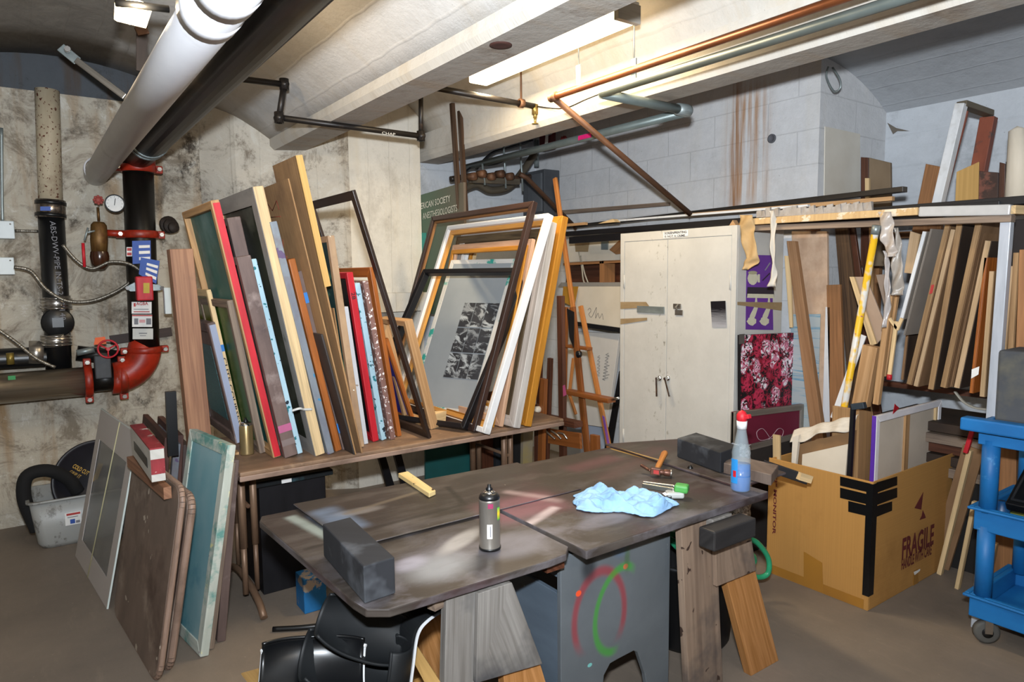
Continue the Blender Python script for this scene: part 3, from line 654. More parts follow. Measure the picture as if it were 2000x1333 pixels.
# copper pipe and diagonal conduit
Pc = at(1080, 190, Z=2.55)
cp = thing('copper_pipe', 'copper pipe running along the ceiling then slanting down to the rack', 'pipe', Pc)
end = at(1348, 418, Y=Pc.y)
g = G(); g.tube([(Pc.x, -2.0, 2.55), Pc], .018, 14); g.build('level_run', COPPER, cp)
g = G(); g.tube([Pc, end], .017, 14); g.build('slanting_run', RUST, cp)
g = G(); g.lathe(Pc+V((0, .02, 0)), (0, -1, 0), [(0, 0), (0, .024), (.05, .024), (.05, 0)], 14); g.build('elbow', RUST, cp)
for (a, b) in ((1130, 135), (1238, 125)):
    q = at(a, b+20, X=Pc.x); g = G(); g.bar(q+V((0, 0, -.03)), q+V((0, 0, .07)), .03, .008, up=(1, 0, 0)); g.tube([q+V((0, 0, .05)), q+V((0, 0, .38))], .003, 6); g.build('strap_hanger', GALV, cp)
# grey conduit looping to block wall
e = at(1338, 216, Y=at(1175, 183, Z=2.46).y); zc = e.z
c1 = at(1175, 183, Z=2.46)
gc = thing('grey_conduit', 'grey conduit pipe bending under the beam and back along the block wall', 'conduit', e)
g = G(); g.tube([(c1.x+.03, -2.0, c1.z), c1], .020, 14); g.tube([c1, V((e.x-.02, e.y, zc))], .024, 14); g.tube([V((e.x, e.y, zc-.01)), V((e.x, 4.75, zc-.01))], .024, 14); g.build('pipe', mat('grey_conduit_paint', '707a78', '5c6664', (5, 8, 1), rough=.4, metal=.3, var=0), gc)
g = G(); g.lathe(V((e.x-.06, e.y, zc)), (1, 0, 0), [(0, .024), (0, .031), (.07, .034), (.09, .03), (.095, 0)], 16); g.build('elbow', GALV, gc)
q = at(1142, 267, X=e.x-.03); g = G(); g.bar(q+V((0, -.06, 0)), q+V((0, .06, 0)), .004, .026, up=(0, 0, 1)); g.build('pink_tape', flat('hot_pink', 'd81870', .6), gc)
g = G(); g.tube(smoothpath([at(1050, 208, Y=3.4), at(1100, 212, Y=3.1), at(1150, 192, Y=2.8), at(1230, 160, Y=2.5)]), .004, 6); g.build('thin_cable', BLKP, label='thin black cable sagging beside the copper pipe', cat='cable')
# hook wire on beam2, cobweb flap
g = G(); g.tube(smoothpath([at(1618, 130, X=3.83), at(1614, 150, X=3.83), at(1628, 178, X=3.83), at(1641, 172, X=3.83), at(1640, 155, X=3.83), at(1626, 132, X=3.83)]), .006, 6); g.build('wire_loop', GALV, label='grey wire loop hanging at the top corner of the block wall', cat='wire')
g = G(); g.prism([at(1733, 240, X=4.6), at(1744, 262, X=4.6), at(1752, 256, X=4.6), at(1776, 256, X=4.6), at(1750, 250, X=4.6)], (.004, 0, 0)); g.build('peeling_paint_flap', flat('peel', '6a6258', .9), label='peeling flap of paint near the top of the right wall', cat='paint flap')
# electrical panel and clutter in far corner
ep = thing('electrical_panel', 'grey electrical panel box on the block wall behind the frames', 'electrical panel', at(1035, 390, X=3.8))
g = G(); a = at(1002, 395, X=3.68); b = at(1063, 330, X=3.68); a.y = min(a.y, 4.97); g.box((3.68, b.y, a.z-.15), (3.849, a.y, b.z)); g.build('case', mat('panel_grey', '4a4c50', '3c3e42', (4, 4, 1), var=0), ep, bevel=.006)
g = G(); g.box((3.66, b.y+.02, a.z-.12), (3.68, (a.y+b.y)/2+.05, b.z-.03)); g.build('door', mat('panel_grey2', '5a5e62', '4c4e52', (4, 4, 1), var=0), ep, bevel=.004)
g = G(); q = at(1048, 320, X=3.74); g.tube([q+V((0, 0, -.03)), q+V((0, 0, .2))], .022, 12); g.build('conduit_stub', GALV, ep)
mf = thing('valve_manifold', 'suspended pipe manifold with clamps hanging from threaded rods in the far corner', 'pipework', at(980, 350, Y=4.4))
g = G(); g.bar(at(920, 352, Y=4.45), at(1012, 356, Y=4.45), .05, .04); g.build('channel', mat('old_steel', '6a6152', '4a4238', (3, 12, 1), rough=.6, metal=.4), mf)
for (x, y0_, y1_) in ((983, 268, 368), (1016, 280, 374), (942, 320, 362)):
    g = G(); g.tube([at(x, y0_, Y=4.43), at(x+5, y1_, Y=4.43)], .008, 8); g.build('threaded_rod', GALV, mf)
for k in range(5):
    a = at(925+k*18, 345-k % 2*5, Y=4.40); g = G(); g.lathe(a, (.2, -1, 0), [(-.05, 0), (-.05, .03), (.02, .03), (.02, 0)], 10); g.build('clamp', RUST, mf)
for k, pts in enumerate([[(880, 350), (920, 345), (960, 350), (1000, 345)], [(930, 330), (960, 300), (990, 290), (1040, 275)], [(935, 350), (910, 340), (925, 325), (970, 320), (1010, 300)], [(900, 372), (930, 360), (960, 372), (1000, 360), (1045, 300)]]):
    g = G(); g.tube(smoothpath([at(x, y, Y=4.62) for x, y in pts]), (.022, .012, .008, .03)[k], 10); g.build('pipework_line', (IRON, BLKP, BLKP, mat('old_steel', '6a6152'))[k], mf)
g = G(); g.tube([at(1035, 345, Y=4.55), at(985, 352, Y=4.5)], .02, 12); g.tube([at(1015, 340, Y=4.3), at(1028, 347, Y=4.3), at(1125, 446, Y=4.3)], .018, 12); g.build('slanting_pipe', RUST, mf)
rb = thing('alarm_box', 'small dark red alarm box with white tag under the second beam', 'alarm box', at(1065, 290, X=3.6))
g = G(); g.box(at(1075, 290, X=3.7), at(1053, 263, X=3.7)+V((.06, 0, 0))); g.build('case', mat('dark_red', '5a1818', '401010', (5, 5, 1)), rb, bevel=.004)
g = G(); g.slab([at(1064, 286, X=3.68), at(1070, 285, X=3.68), at(1071, 262, X=3.68), at(1066, 262, X=3.68)], -.002); g.build('tag', PAPER, rb)
g = G(); g.tube(smoothpath([at(1046, 248, X=3.4), at(1055, 262, X=3.5), at(1075, 263, X=3.6), at(1084, 252, X=3.6)]), .003, 6); g.build('loop_wire', GALV, rb)
g = G(); a = at(1103, 273, X=3.66)
for k in range(6): g.lathe(a+V((0, .025*math.cos(k), .018*math.sin(k))), (-1, 0, 0), [(0, 0), (0, .012), (.02, .012), (.02, 0)], 8)
g.build('red_valve_wheel', mat('dull_red', '8a2a28', '6a1c1a', (9, 9, 1)), label='small dull red valve wheel on the wall conduit next to pink tape', cat='valve')
# ---------------------------------------------------------------- folding table along the wall
TZ = .75
TT = mat('worn_brown_table', '8a6e56', '6c5442', (3, 9, 1), rough=.6, dirt=[('5a4638', 4, .5, .7), ('a78a6c', 7, .62, .75)], var=0)
EDGE = mat('table_edge_band', '9a8070', '7a6456', (4, 20, 1), rough=.5, dirt=[('5f4c40', 5, .5, .75)], var=0)
ft = thing('folding_table', 'long brown folding table carrying the silkscreens and picture frames', 'table', (1.6, 3.5, 0))
a = at(455, 921, Z=TZ-.02); x0, x1, y0, y1 = a.x, 2.56, 3.07, 3.83
g = G(); g.box((x0, y0, TZ-.02), (x1, y1, TZ)); g.build('tabletop', TT, ft, bevel=.006)
g = G(); g.box((x0-.002, y0-.004, TZ-.042), (x1, y0+.02, TZ-.018)); g.box((x0-.002, y0, TZ-.042), (x0+.02, y1, TZ-.018)); g.box((x1-.02, y0, TZ-.042), (x1, y1, TZ-.018)); g.build('edge_band', EDGE, ft, bevel=.004)
LEG = mat('tan_leg_tube', '8c6f58', '6b5342', (4, 20, 1), rough=.45, metal=.3, dirt=[('5a3a28', 6, .6, .75)], var=0)
for (xx, s_) in ((x0+.10, 1), (2.36, -1)):
    for yy in (3.36, 3.72):
        g = G(); g.tube([(xx-.03, yy, TZ-.04), (xx-.03, yy, .30)], .019, 12); g.tube([(xx-.03, yy, .32), (xx-.03, yy, .07)], .014, 12)
        g.tube([(xx+.03, yy+.02, TZ-.04), (xx+.03, yy+.02, .30)], .017, 12); g.tube([(xx+.03, yy+.02, .32), (xx+.03, yy+.02, .07)], .012, 12)
        g.build('leg', LEG, ft)
    g = G(); g.tube(rounded([(xx, 3.17, .017), (xx, 3.23, .06), (xx, 3.36, .09), (xx, 3.6, .10), (xx, 3.76, .06), (xx, 3.82, .017)], .06), .017, 12); g.build('foot', LEG, ft)
    g = G(); g.tube([(xx, 3.36, .5), (xx, 3.72, .5)], .01, 8); g.build('brace', LEG, ft)

def lean(bl, tl, t, L, z0=None, yaw=0.0, far=None, zoff=0, tdy=0.0):
    "sheet standing on z0, its near edge seen from bl to tl, reaching L away from us; leaning sideways"
    z0 = TZ if z0 is None else z0
    B = at(*bl, Z=z0); 
    for _ in range(3):
        T = at(*tl, Y=B.y); up = (T-B).normalized(); n = V((up.z, 0, -up.x)); B = at(*bl, Z=z0+zoff+max(0, -n.z*t)+.001)
    T = at(*tl, Y=B.y); A = V((math.sin(yaw), math.cos(yaw), 0))*L
    if yaw: n0 = A.cross(up); n = n0.normalized() if n0.x > 0 else -n0.normalized(); return B, T, A, n
    up = (T-B).normalized(); n = V((up.z, 0, -up.x)).normalized()
    return B, T, A, n
def sheet(name, bl, tl, t, L, m_, label, cat, z0=None, bevel=.003, grain=None, **k):
    B, T, A, n = lean(bl, tl, t, L, z0, **k)
    g = G(); g.slab([B+A, B, T, T+A], t, toward=n, grain=grain)
    return g.build(name, m_, label=label, cat=cat, bevel=bevel)
def screen(name, bl, tl, t, L, mf, mm, label, w_=.035, inset=.7, z0=None, edge=None, edgelab=None, cat='silkscreen', group=None, tape=None, faceon=None, **k):
    B, T, A, n = lean(bl, tl, t, L, z0, **k)
    r_ = thing(name, label, cat, (B+A*.5), group)
    g = G(); q, nn = g.frame([B+A, B, T, T+A], w_, t, toward=n); g.build('frame', mf, r_, bevel=.003)
    if mm is not None:
        e = n*t*inset; c = [p+e for p in q]; ex = .006
        g = G(); g.slab(c, .0025, toward=n); g.build('mesh' if cat == 'silkscreen' else 'panel', mm, r_)
    if edge is not None:
        u = (T-B).normalized(); f = V((0, -.0015, 0))
        g = G(); g.slab([B+n*t*.18+f+u*.004, B+n*t+f+u*.004, T+n*t-u*.012+f, T+n*t*.18-u*.012+f], -.001, toward=(0, -1, 0)); g.build('painted_edge', edge, r_, label=edgelab)
    if tape:
        for (v, hh, mm2, lab) in tape:
            f = V((0, -.003, 0)); P_ = B.lerp(T, v); P2 = P_+(T-B).normalized()*hh
            g = G(); g.slab([P_+f, P_+n*t+f, P2+n*t+f, P2+f], .001, toward=(0, 1, 0)); g.build('tape', mm2, r_, label=lab)
    return r_, B, T, A, n
SCREENW = wood('frame_wood_tan', 'b08a5e', '8d6a44'); PURB = mat('purple_brown_stained', '6a5750', '4e3f3b', (3, 14, 1), rough=.6, dirt=[('8a7a74', 5, .55, .7), ('3a2c30', 3, .6, .8)])
GREENM = mat('green_emulsion', '3f6a22', '2f5019', (2, 6, 1), rough=.45, dirt=[('1f3014', 2.4, .5, .68), ('6f8f3a', 4, .6, .75)])
OLIVE = mat('olive_emulsion', '6a6a1c', '4a4a14', (2, 4, 1), rough=.35, dirt=[('3a4014', 2, .5, .7)])
DARKOL = mat('dark_olive_mesh', '3d4034', '2a2c26', (2, 3, 1), rough=.3, dirt=[('7c7d70', 1.6, .5, .7)])
def topomat():
    t = NT('teal_contour_print'); w_ = t.n.new('ShaderNodeTexNoise'); t.link(t.vec('UV', (5, 5, 1), rnd=False), w_.inputs[0]); w_.inputs['Detail'].default_value = 1.5
    s_ = t.math('SINE', t.math('MULTIPLY', w_.outputs[0], 170)); c = t.mix(t.ramp(s_, .7, .95), srgb('1f4f55'), srgb('5e9a9a'))
    # printed field inside a brown border
    f = t.rect(.0, .0, 5, 5); return t.done(c, .5)
TOPO = topomat()
BLUEG = mat('pale_blue_grey', '9aa0b4', '8a90a4', (2, 10, 1), rough=.6, var=.02); LBLUE = mat('pale_blue_splattered', 'a9c4cf', '93b0bc', (3, 10, 1), splat=[('1d6a72', 22, .62), ('10202c', 30, .68)], var=.02)
GBLUE = mat('grey_blue_paint_stained', '848c90', '6c6f78', (3, 10, 1), splat=[('3a7ca0', 14, .68), ('5c4a68', 12, .66)], dirt=[('6a5a5c', 4, .5, .7)], var=.02)
SPECK = mat('brown_white_speckled', '80605a', '6c4c40', (3, 12, 1), splat=[('d8d0cc', 60, .60)], var=.02)
BTAPE = flat('blue_tape', '2a72b8', .6); TANP = mat('tan_dirty_board', 'a98c6c', '90745a', (3, 12, 1), splat=[('e8e0d4', 30, .72)], dirt=[('7a6450', 4, .55, .75)])

# screens on the table, left to right
r_, B, T, A, n = screen('silkscreen', (461, 868), (405, 632), .036, .62, PURB, None, 'short silkscreen with teal contour-line print and pale blue-grey edge, leftmost on the table', w_=.05, edge=BLUEG, edgelab='pale blue-grey painted edge')
g = G(); Q = lambda u, v, d=.0: (B+A*u).lerp(T+A*u, v)+n*d
g.slab([Q(.93, .07, .012), Q(.07, .07, .012), Q(.07, .93, .012), Q(.93, .93, .012)], .003, toward=n); g.build('mesh', PURB, r_)
g = G(); g.slab([Q(.82, .17, .009), Q(.17, .17, .009), Q(.17, .80, .009), Q(.82, .80, .009)], .002, toward=n); g.build('print_area', TOPO, r_, label='teal contour-line print')
r_, B, T, A, n = screen('silkscreen', (470, 862), (403, 567), .022, .60, WOODP, OLIVE, 'silkscreen with olive mesh and cream edge hand-lettered in black, second on the table', edge=WOODP, tape=[(.60, .035, BTAPE, 'blue tape')])
u = (T-B).normalized()
text('CUTE COURSES HAUS', B+u*((T-B).length*.56)+V((0, -.004, 0))+n*.002, -u, n, .017, INK, r_, width=.50, bold=.01)
screen('silkscreen', (508, 887), (443, 588), .03, .62, WOODG, GREENM, 'silkscreen with leaf-green mesh and grey-brown edge, left of the tall red-edged one', edge=WOODG)
r_, *_ = screen('silkscreen', (534, 896), (411, 392), .036, .66, SCREENW, MESHT, 'tall silkscreen with teal mesh and bright red edge at the left of the table', w_=.035, inset=.8, edge=REDP, edgelab='bright red painted edge')
screen('silkscreen', (549, 885), (443, 426), .06, .50, PURB, flat('dark_violet', '241c2c'), 'tall thick purple-brown silkscreen right behind the red-edged one')
screen('silkscreen', (557, 896), (462, 503), .062, .38, PURB, flat('dark_violet', '241c2c'), 'thick purple-brown silkscreen with a pink tape patch near its foot', tape=[(.13, .035, flat('pink_tape', 'b05a80', .7), 'pink tape'), (.06, .03, flat('grey_tape', '7a6a66', .7), 'grey tape')])
screen('silkscreen', (582, 888), (490, 507), .025, .42, LBLUE, PAPER, 'thin pale blue silkscreen splattered with teal and black ink', w_=.03)
r_, B, T, A, n = screen('silkscreen', (617, 892), (494, 365), .046, .72, WOODP, DARKOL, 'largest silkscreen, pale pine frame with grey-taped border and dark olive mesh', w_=.04, inset=.35, bevel=.003) if False else screen('silkscreen', (617, 892), (494, 365), .046, .72, WOODP, DARKOL, 'largest silkscreen, pale pine frame with grey-taped border and dark olive mesh', w_=.04, inset=.35)
g = G(); g.frame([B+A+n*.0-n*.001, B-n*.001, T-n*.001, T+A-n*.001], .075, .0015, toward=-n); g.build('tape_border', mat('grey_white_tape', '8f8a86', '787470', (3, 9, 1), rough=.4, dirt=[('3c4a44', 5, .6, .7)], var=0), r_, label='grey-white tape border')
g = G(); c = at(592, 800, Y=B.y-.005); g.tube(smoothpath([c+V((-.05, 0, 0)), c+V((-.02, -.01, .008)), c, c+V((.04, 0, -.004))]), .012, 8, flat=.5); g.build('plastic_wrap', flat('clear_wrap', 'c0c0bc', .25), r_)
screen('silkscreen', (641, 889), (527, 434), .032, .55, GBLUE, GBLUE, 'silkscreen with blue-grey ink-stained edge right of the largest pine one', w_=.03)
screen('silkscreen', (656, 883), (563, 507), .032, .50, WOODO, WOODO, 'orange-varnished silkscreen just right of the blue-grey stained one', w_=.03)
screen('silkscreen', (670, 880), (580, 531), .034, .50, PURB, None, 'grey-brown silkscreen with two blue tape marks on its edge', w_=.03, tape=[(.83, .05, BTAPE, 'blue tape'), (.10, .05, BTAPE, 'blue tape')])
# cardboard
r_ = thing('cardboard_sheet', 'large brown cardboard sheet with red pen marks behind the silkscreens', 'cardboard', at(690, 885, Z=TZ))
B, T, A, n = lean((694, 889), (562, 349), .006, .62)
g = G(); g.slab([B+A, B, T, T+A], .006, toward=n); g.build('sheet', CARDD, r_, bevel=.001)
g = G()
for pts in ([(520, 395), (532, 412), (540, 392), (545, 410)], [(527, 425), (548, 423)], [(552, 468), (556, 530), (560, 500)]):
    q = []
    for (x, y) in pts: 
        d = (FW+RT*((x-CX)/F)-UP*((y-CY)/F)); tt = (B-n*.002-EYE).dot(n)/d.dot(n); q.append(EYE+d*tt)
    g.tube(q, .0016, 5)
g.build('pen_marks', flat('red_pen', '7c3020', .7), r_)
def foldflap():
    B2, T2, A2, n2 = lean((706, 886), (577, 304), .008, .34)
    g = G(); g.slab([B2+A2, B2, T2, T2+A2], .008, toward=n2); return g.build('cardboard_sheet', CARDD, label='tall narrow folded cardboard with pale cut edge, highest thing on the table', cat='cardboard', bevel=.001)
foldflap()
g = G(); B2, T2, A2, n2 = lean((668, 884), (575, 306), .01, .3)
B, T, A, n = lean((706, 886), (577, 304), .008, .34)
g.slab([T.lerp(B, .42)-V((0, .003, 0)), T.lerp(B, .42)+n*.03-V((0, .003, 0)), T+n*.03-V((0, .003, 0)), T-V((0, .003, 0))], .012, toward=(0, 1, 0)); g.build('cardboard_strip', CARDI, label='tan cardboard strip along the edge of the tall folded cardboard', cat='cardboard')
sheet('dark_board', (691, 889), (627, 654), .01, .4, mat('black_brown_board', '3a3330', '2c2624', (3, 8, 1)), 'dark folded board leaning between the cardboard and the tan screen', 'board')
# green small screen etc.
r_, B, T, A, n = screen('silkscreen', (700, 876), (640, 461), .033, .34, TANP, mat('dark_green_mesh', '143c38', '0f2c30', (3, 3, 1), dirt=[('5a8a6a', 5, .52, .62)]), 'narrow tan-edged silkscreen with dark green mesh at its top', w_=.03, inset=.1)
g = G(); B2, T2, A2, n2 = lean((692, 874), (632, 480), .01, .33); g.slab([B2+A2, B2, B2.lerp(T2, .7), B2.lerp(T2, .7)+A2], .006, toward=n2); g.build('brown_board', CARDD, label='brown card panel covering the lower part of the tan-edged screen', cat='board')
sheet('white_board', (712, 869), (672, 600), .022, .4, mat('off_white_board', 'c4c4c8', 'b2b2b6', (3, 6, 1), splat=[('8a7a6a', 20, .7)]), 'thin off-white board left of the dark red screen', 'board')
r_, B, T, A, n = screen('silkscreen', (729, 864), (677, 533), .033, .45, REDP, flat('black_mesh', '0f1012'), 'dark red silkscreen numbered 28 at its top', w_=.03)
u = (T-B).normalized(); text('28', T-u*.10+V((0, -.002, 0))+n*.006, (-u), n, .02, INK, r_, width=.035, bold=.01)
screen('silkscreen', (746, 861), (693, 554), .028, .42, LBLUE, PAPER, 'pale blue-white silkscreen right of the dark red one', w_=.03)
screen('silkscreen', (764, 860), (709, 550), .028, .42, SPECK, SPECK, 'brown silkscreen speckled with white paint', w_=.03)
screen('silkscreen', (777, 854), (722, 523), .024, .62, WOODO, None, 'wide orange-brown silkscreen frame behind the dark red and speckled ones', w_=.05)
r_, *_ = screen('silkscreen', (806, 826), (752, 663), .022, .40, WOODO, flat('deep_blue_mesh', '1c1c7a', .4), 'small orange-varnished silkscreen with deep blue mesh', w_=.028)
screen('picture_frame', (838, 858), (688, 372), .018, .62, mat('black_brown_frame', '33261f', '251a15', (3, 30, 1), rough=.4), None, 'tall thin black-brown picture frame leaning left beside the column', w_=.045, cat='picture frame')
g = G()
r_, B, T, A, n = screen('deep_frame', (842, 840), (790, 628), .05, .34, WOOD, None, 'deep natural wood frame lying open between the two groups of frames', w_=.03, cat='frame')
g = G(); a = at(848, 838, Z=TZ+.003); g.prism([a, a+V((.10, .05, 0)), a+V((.03, .09, 0))], (.01, 0, .08)); g.build('corner_block', WOODP, r_)

# picture frames leaning right
FB = mat('dark_walnut_frame', '3b2a25', '271c19', (3, 30, 1), rough=.35, var=0); GOLD = mat('gold_wood_frame', 'c48832', '9c6420', (2, 25, 1), rough=.38, metal=.25, var=0)
SILV = mat('silver_leaf_frame', 'd6d0ca', 'a8a098', (2, 25, 1), rough=.28, metal=.25, var=0); BRON = mat('bronze_frame', '6a5a42', '3c3226', (3, 30, 1), rough=.4, metal=.3, var=0)
PINKW = mat('pinkish_wood', 'c8a184', 'a98468', (3, 30, 1), rough=.55, var=0)
def pframe(bl, tl, t, L, m_, label, w_=.05, inner=None, im=None, **k):
    B, T, A, n = lean(bl, tl, t, L, **k)
    r_ = thing('picture_frame', label, 'picture frame', B+A*.5)
    g = G(); q, nn = g.frame([B+A, B, T, T+A], w_, t, toward=n); g.build('frame', m_, r_, bevel=.004)
    if inner:
        g = G(); wi = inner; u = (T-B).normalized(); y = A.normalized(); e = n*t*.45
        g.frame([q[0]+e, q[1]+e, q[2]+e, q[3]+e], wi, t*.5, toward=n); g.build('inner_rail', im, r_, bevel=.001)
    return r_, B, T, A, n
pframe((1026, 833), (1099, 421), .045, .98, GOLD, 'gold wooden picture frame, rightmost of the right-leaning stack', .07, .012, WOODP)
pframe((1003, 836), (1076, 432), .048, .95, SILV, 'wide silver-leaf picture frame left of the gold one', .06, .012, WHITEP)
pframe((990, 834), (1058, 446), .022, .93, BRON, 'dark bronze picture frame between the silver and pinkish ones', .05, .01, BRON)
pframe((976, 834), (1040, 466), .026, .88, PINKW, 'pinkish bare-wood picture frame behind the white one', .05)
pframe((945, 847), (1071, 416), .043, 1.10, WHITEP, 'large white picture frame leaning right in front of the stack', .03, .03, mat('honey_wood', 'd09a50', 'b87c38', (3, 30, 1), rough=.45, var=0))
pframe((925, 844), (1042, 392), .034, 1.16, FB, 'largest dark walnut picture frame at the front of the right-leaning stack', .035, .012, wood('inner_brown', '8a6038', var=0))
for k, (bl, tl, t, L, m_, lab) in enumerate([((962, 836), (1030, 478), .012, .84, GOLD, 'thin gold-brown frame behind the pinkish one')]):
    pframe(bl, tl, t, L, m_, lab, .03)
# printed screen and black frame in front
def halftone():
    t = NT('photo_grid_print'); n0 = t.noise(t.vec('UV', (16, 9, 1), rnd=False), 1, 5, .7, .8); n1 = t.noise(t.vec('UV', (7, 5, 1), loc=(4, 2, 0), rnd=False), 1, 2, .5)
    c = t.mix(t.ramp(n0, .50, .58), srgb('2a2b2e'), srgb('a0a5a6')); c = t.mix(t.math('MULTIPLY', t.ramp(n1, .45, .6), .5), c, srgb('3c3e42'))
    return t.done(c, .5)
HT = halftone()
B = at(846, 775, Z=TZ+.02); 
r_, B, T, A, n = screen('printed_screen', (922, 812), (1010, 505), .02, .50, mat('teal_white_frame', 'c4c0b8', 'b0aca4', (5, 9, 1), dirt=[('2f8a7c', 9, .54, .6)], var=0), mat('grey_emulsion', '8b9092', '7f8486', (2, 2, 1), rough=.5, var=0), 'grey screen with a dark six-panel photo print inside the black frame', w_=.03, inset=.1, zoff=.0, yaw=-.42)
q = lambda u, v: (B+A*(1-u)).lerp(T+A*(1-u), v)-n*.001
for i in range(3):
    for j in range(3):
        if i == 0 and j == 2: pass
        u0_ = .42+i*.175; v0_ = .22+j*.165
        g = G(); g.slab([q(u0_, v0_), q(u0_+.168, v0_), q(u0_+.168, v0_+.158), q(u0_, v0_+.158)], .001, toward=-n); g.build('print_panel', HT, r_)
        o_ = g
pframe((905, 838), (1034, 522), .05, .78, flat('satin_black', '121114', .4), 'black picture frame slanting in front of the printed grey screen', .03, yaw=-.38)

# spray can on the table
def lathething(name, lab, cat, base, profs, ax=(0, 0, 1), group=None):
    r_ = thing(name, lab, cat, base, group)
    for (pn, prof, m_) in profs:
        g = G(); g.lathe(base, ax, prof, 28); g.build(pn, m_, r_)
    return r_
c = at(485, 889, Z=TZ+.001)
lathething('spray_can', 'champagne-gold spray can standing at the left end of the folding table', 'spray can', c+V((0, .02, 0)), [
    ('body', [(0, 0), (0, .030), (.004, .032), (.008, .0315), (.135, .0315), (.142, .029)], mat('champagne', 'b09a70', '8e7850', (3, 3, 1), rough=.3, metal=.7, var=0)),
    ('shoulder', [(.142, .029), (.15, .026), (.156, .02), (.158, 0)], CHROME), ('nozzle', [(.156, 0), (.156, .012), (.166, .011), (.17, .005), (.178, .005), (.178, 0)], BLKP)])
g = G(); a = at(455, 893, Z=TZ+.001); g.box(a+V((-.03, .03, 0)), a+V((.035, .09, .012))); g.build('wood_offcut', WOOD, label='small wood offcut on the table beside the gold spray can', cat='wood piece')

# ---------------------------------------------------------------- panels leaning against the table's left end, on the floor
BRT = mat('worn_brown_laminate', '7a685c', '65564c', (3, 6, 1), rough=.5, dirt=[('a09080', 4, .56, .75), ('503f36', 3, .5, .66)], splat=[('b0a494', 12, .70)], var=0)
def roundsheet(name, bl, tl, t, L, rr, lab, cat, m_, me, z0=0):
    B, T, A, n = lean(bl, tl, t, L, z0, yaw=-.09); u = (T-B).normalized(); y = A.normalized(); Ht = (T-B).length; W = A.length
    loc = lambda a, b: B+y*a+u*b
    poly = []
    for (cx, cy, a0) in ((rr, rr, math.pi), (W-rr, rr, 1.5*math.pi), (W-rr, Ht-rr, 0), (rr, Ht-rr, .5*math.pi)):
        for i in range(7): th = a0+i*math.pi/12; poly.append(loc(cx+rr*math.cos(th), cy+rr*math.sin(th)))
    r_ = thing(name, lab, cat, B+A*.5); g = G(); g.prism(poly, n*t); g.build('board', m_, r_, bevel=.003)
    g = G(); 
    pe = []
    for (cx, cy, a0) in ((rr, rr, math.pi), (W-rr, rr, 1.5*math.pi), (W-rr, Ht-rr, 0), (rr, Ht-rr, .5*math.pi)):
        for i in range(7): th = a0+i*math.pi/12; pe.append(loc(cx+(rr+.002)*math.cos(th), cy+(rr+.002)*math.sin(th))+n*t*.5)
    N = len(pe)
    for i in range(N): g.tube([pe[i], pe[(i+1) % N]], t*.42, 8, caps=False)
    g.build('edge_band', me, r_); return r_, B, T, A, n
r1, B1, T1, A1, n1 = roundsheet('table_top_board', (303, 1336), (352, 957), .028, .78, .07, 'round-cornered brown table top board leaning in front, wood stick on its top edge', 'table top', BRT, EDGE)
roundsheet('table_top_board', (322, 1314), (368, 975), .036, .78, .06, 'second round-cornered brown table top board, behind the front one', 'table top', BRT, EDGE)
u1 = (T1-B1).normalized(); g = G(); g.bar(T1+A1*.12-n1*.018-u1*.035, T1+A1*.95-n1*.018-u1*.035, .03, .05); o = g.build('wood_block', WOODR, label='reddish wood stick lying along the top of the front table panel', cat='wood block', bevel=.002)
# acrylic-glazed mat frame
B, T, A, n = lean((208, 1190), (267, 848), .006, 1.0, 0); L_ = at(147, 1087, Z=0).y-B.y; A = at(147, 1087, Z=0)-B; A.z = 0
def glassmat():
    t = NT('dusty_acrylic'); n0 = t.noise(t.vec('UV', (6, 6, 1)), 1, 5, .7); t.done(t.mix(t.ramp(n0, .4, .8), (.75, .76, .74), (.5, .5, .48)), .12, 0, .6)
    t.b.inputs['Alpha'].default_value = .16; return t.m
gl = thing('glazed_mat_frame', 'large sheet of clear acrylic with pale grey mat border leaning at far left', 'glazed frame', B+A*.5)
MATB = NT('translucent_mat'); MATB.done(srgb('bdb5af'), .6); MATB.b.inputs['Alpha'].default_value = .93; MATB = MATB.m
g = G(); q, nn = g.frame([B+A, B, T, T+A], (.10, .10, .16, .12), .003, toward=n); g.build('mat_border', MATB, gl)
g = G(); e = n*.004; g.slab([B+A+e, B+e, T+e, T+A+e], .003, toward=n); g.build('acrylic_sheet', glassmat(), gl)
g = G(); g.slab([p+n*.0075 for p in q], .001, toward=n); FILM = NT('smoky_film'); FILM.done(srgb('4c4c48'), .3); FILM.b.inputs['Alpha'].default_value = .42; g.build('tinted_film', FILM.m, gl, label='smoky transparent centre')
g = G(); g.slab([B-V((0, .004, 0)), B+n*.008-V((0, .004, 0)), T+n*.008-V((0, .004, 0)), T-V((0, .004, 0))], .004, toward=(0, 1, 0)); g.slab([T+A, T, T+(T-B).normalized()*.006, T+A+(T-B).normalized()*.006], .007, toward=n); g.build('bright_edge', flat('edge_green_white', 'cfd8d2', .3), gl)
g = G(); g.tube([(B+A*.55)-n*.002, (T+A*.42)-n*.002], .003, 6); g.build('masking_line', flat('yellowed_tape', 'b8b088', .7), gl)
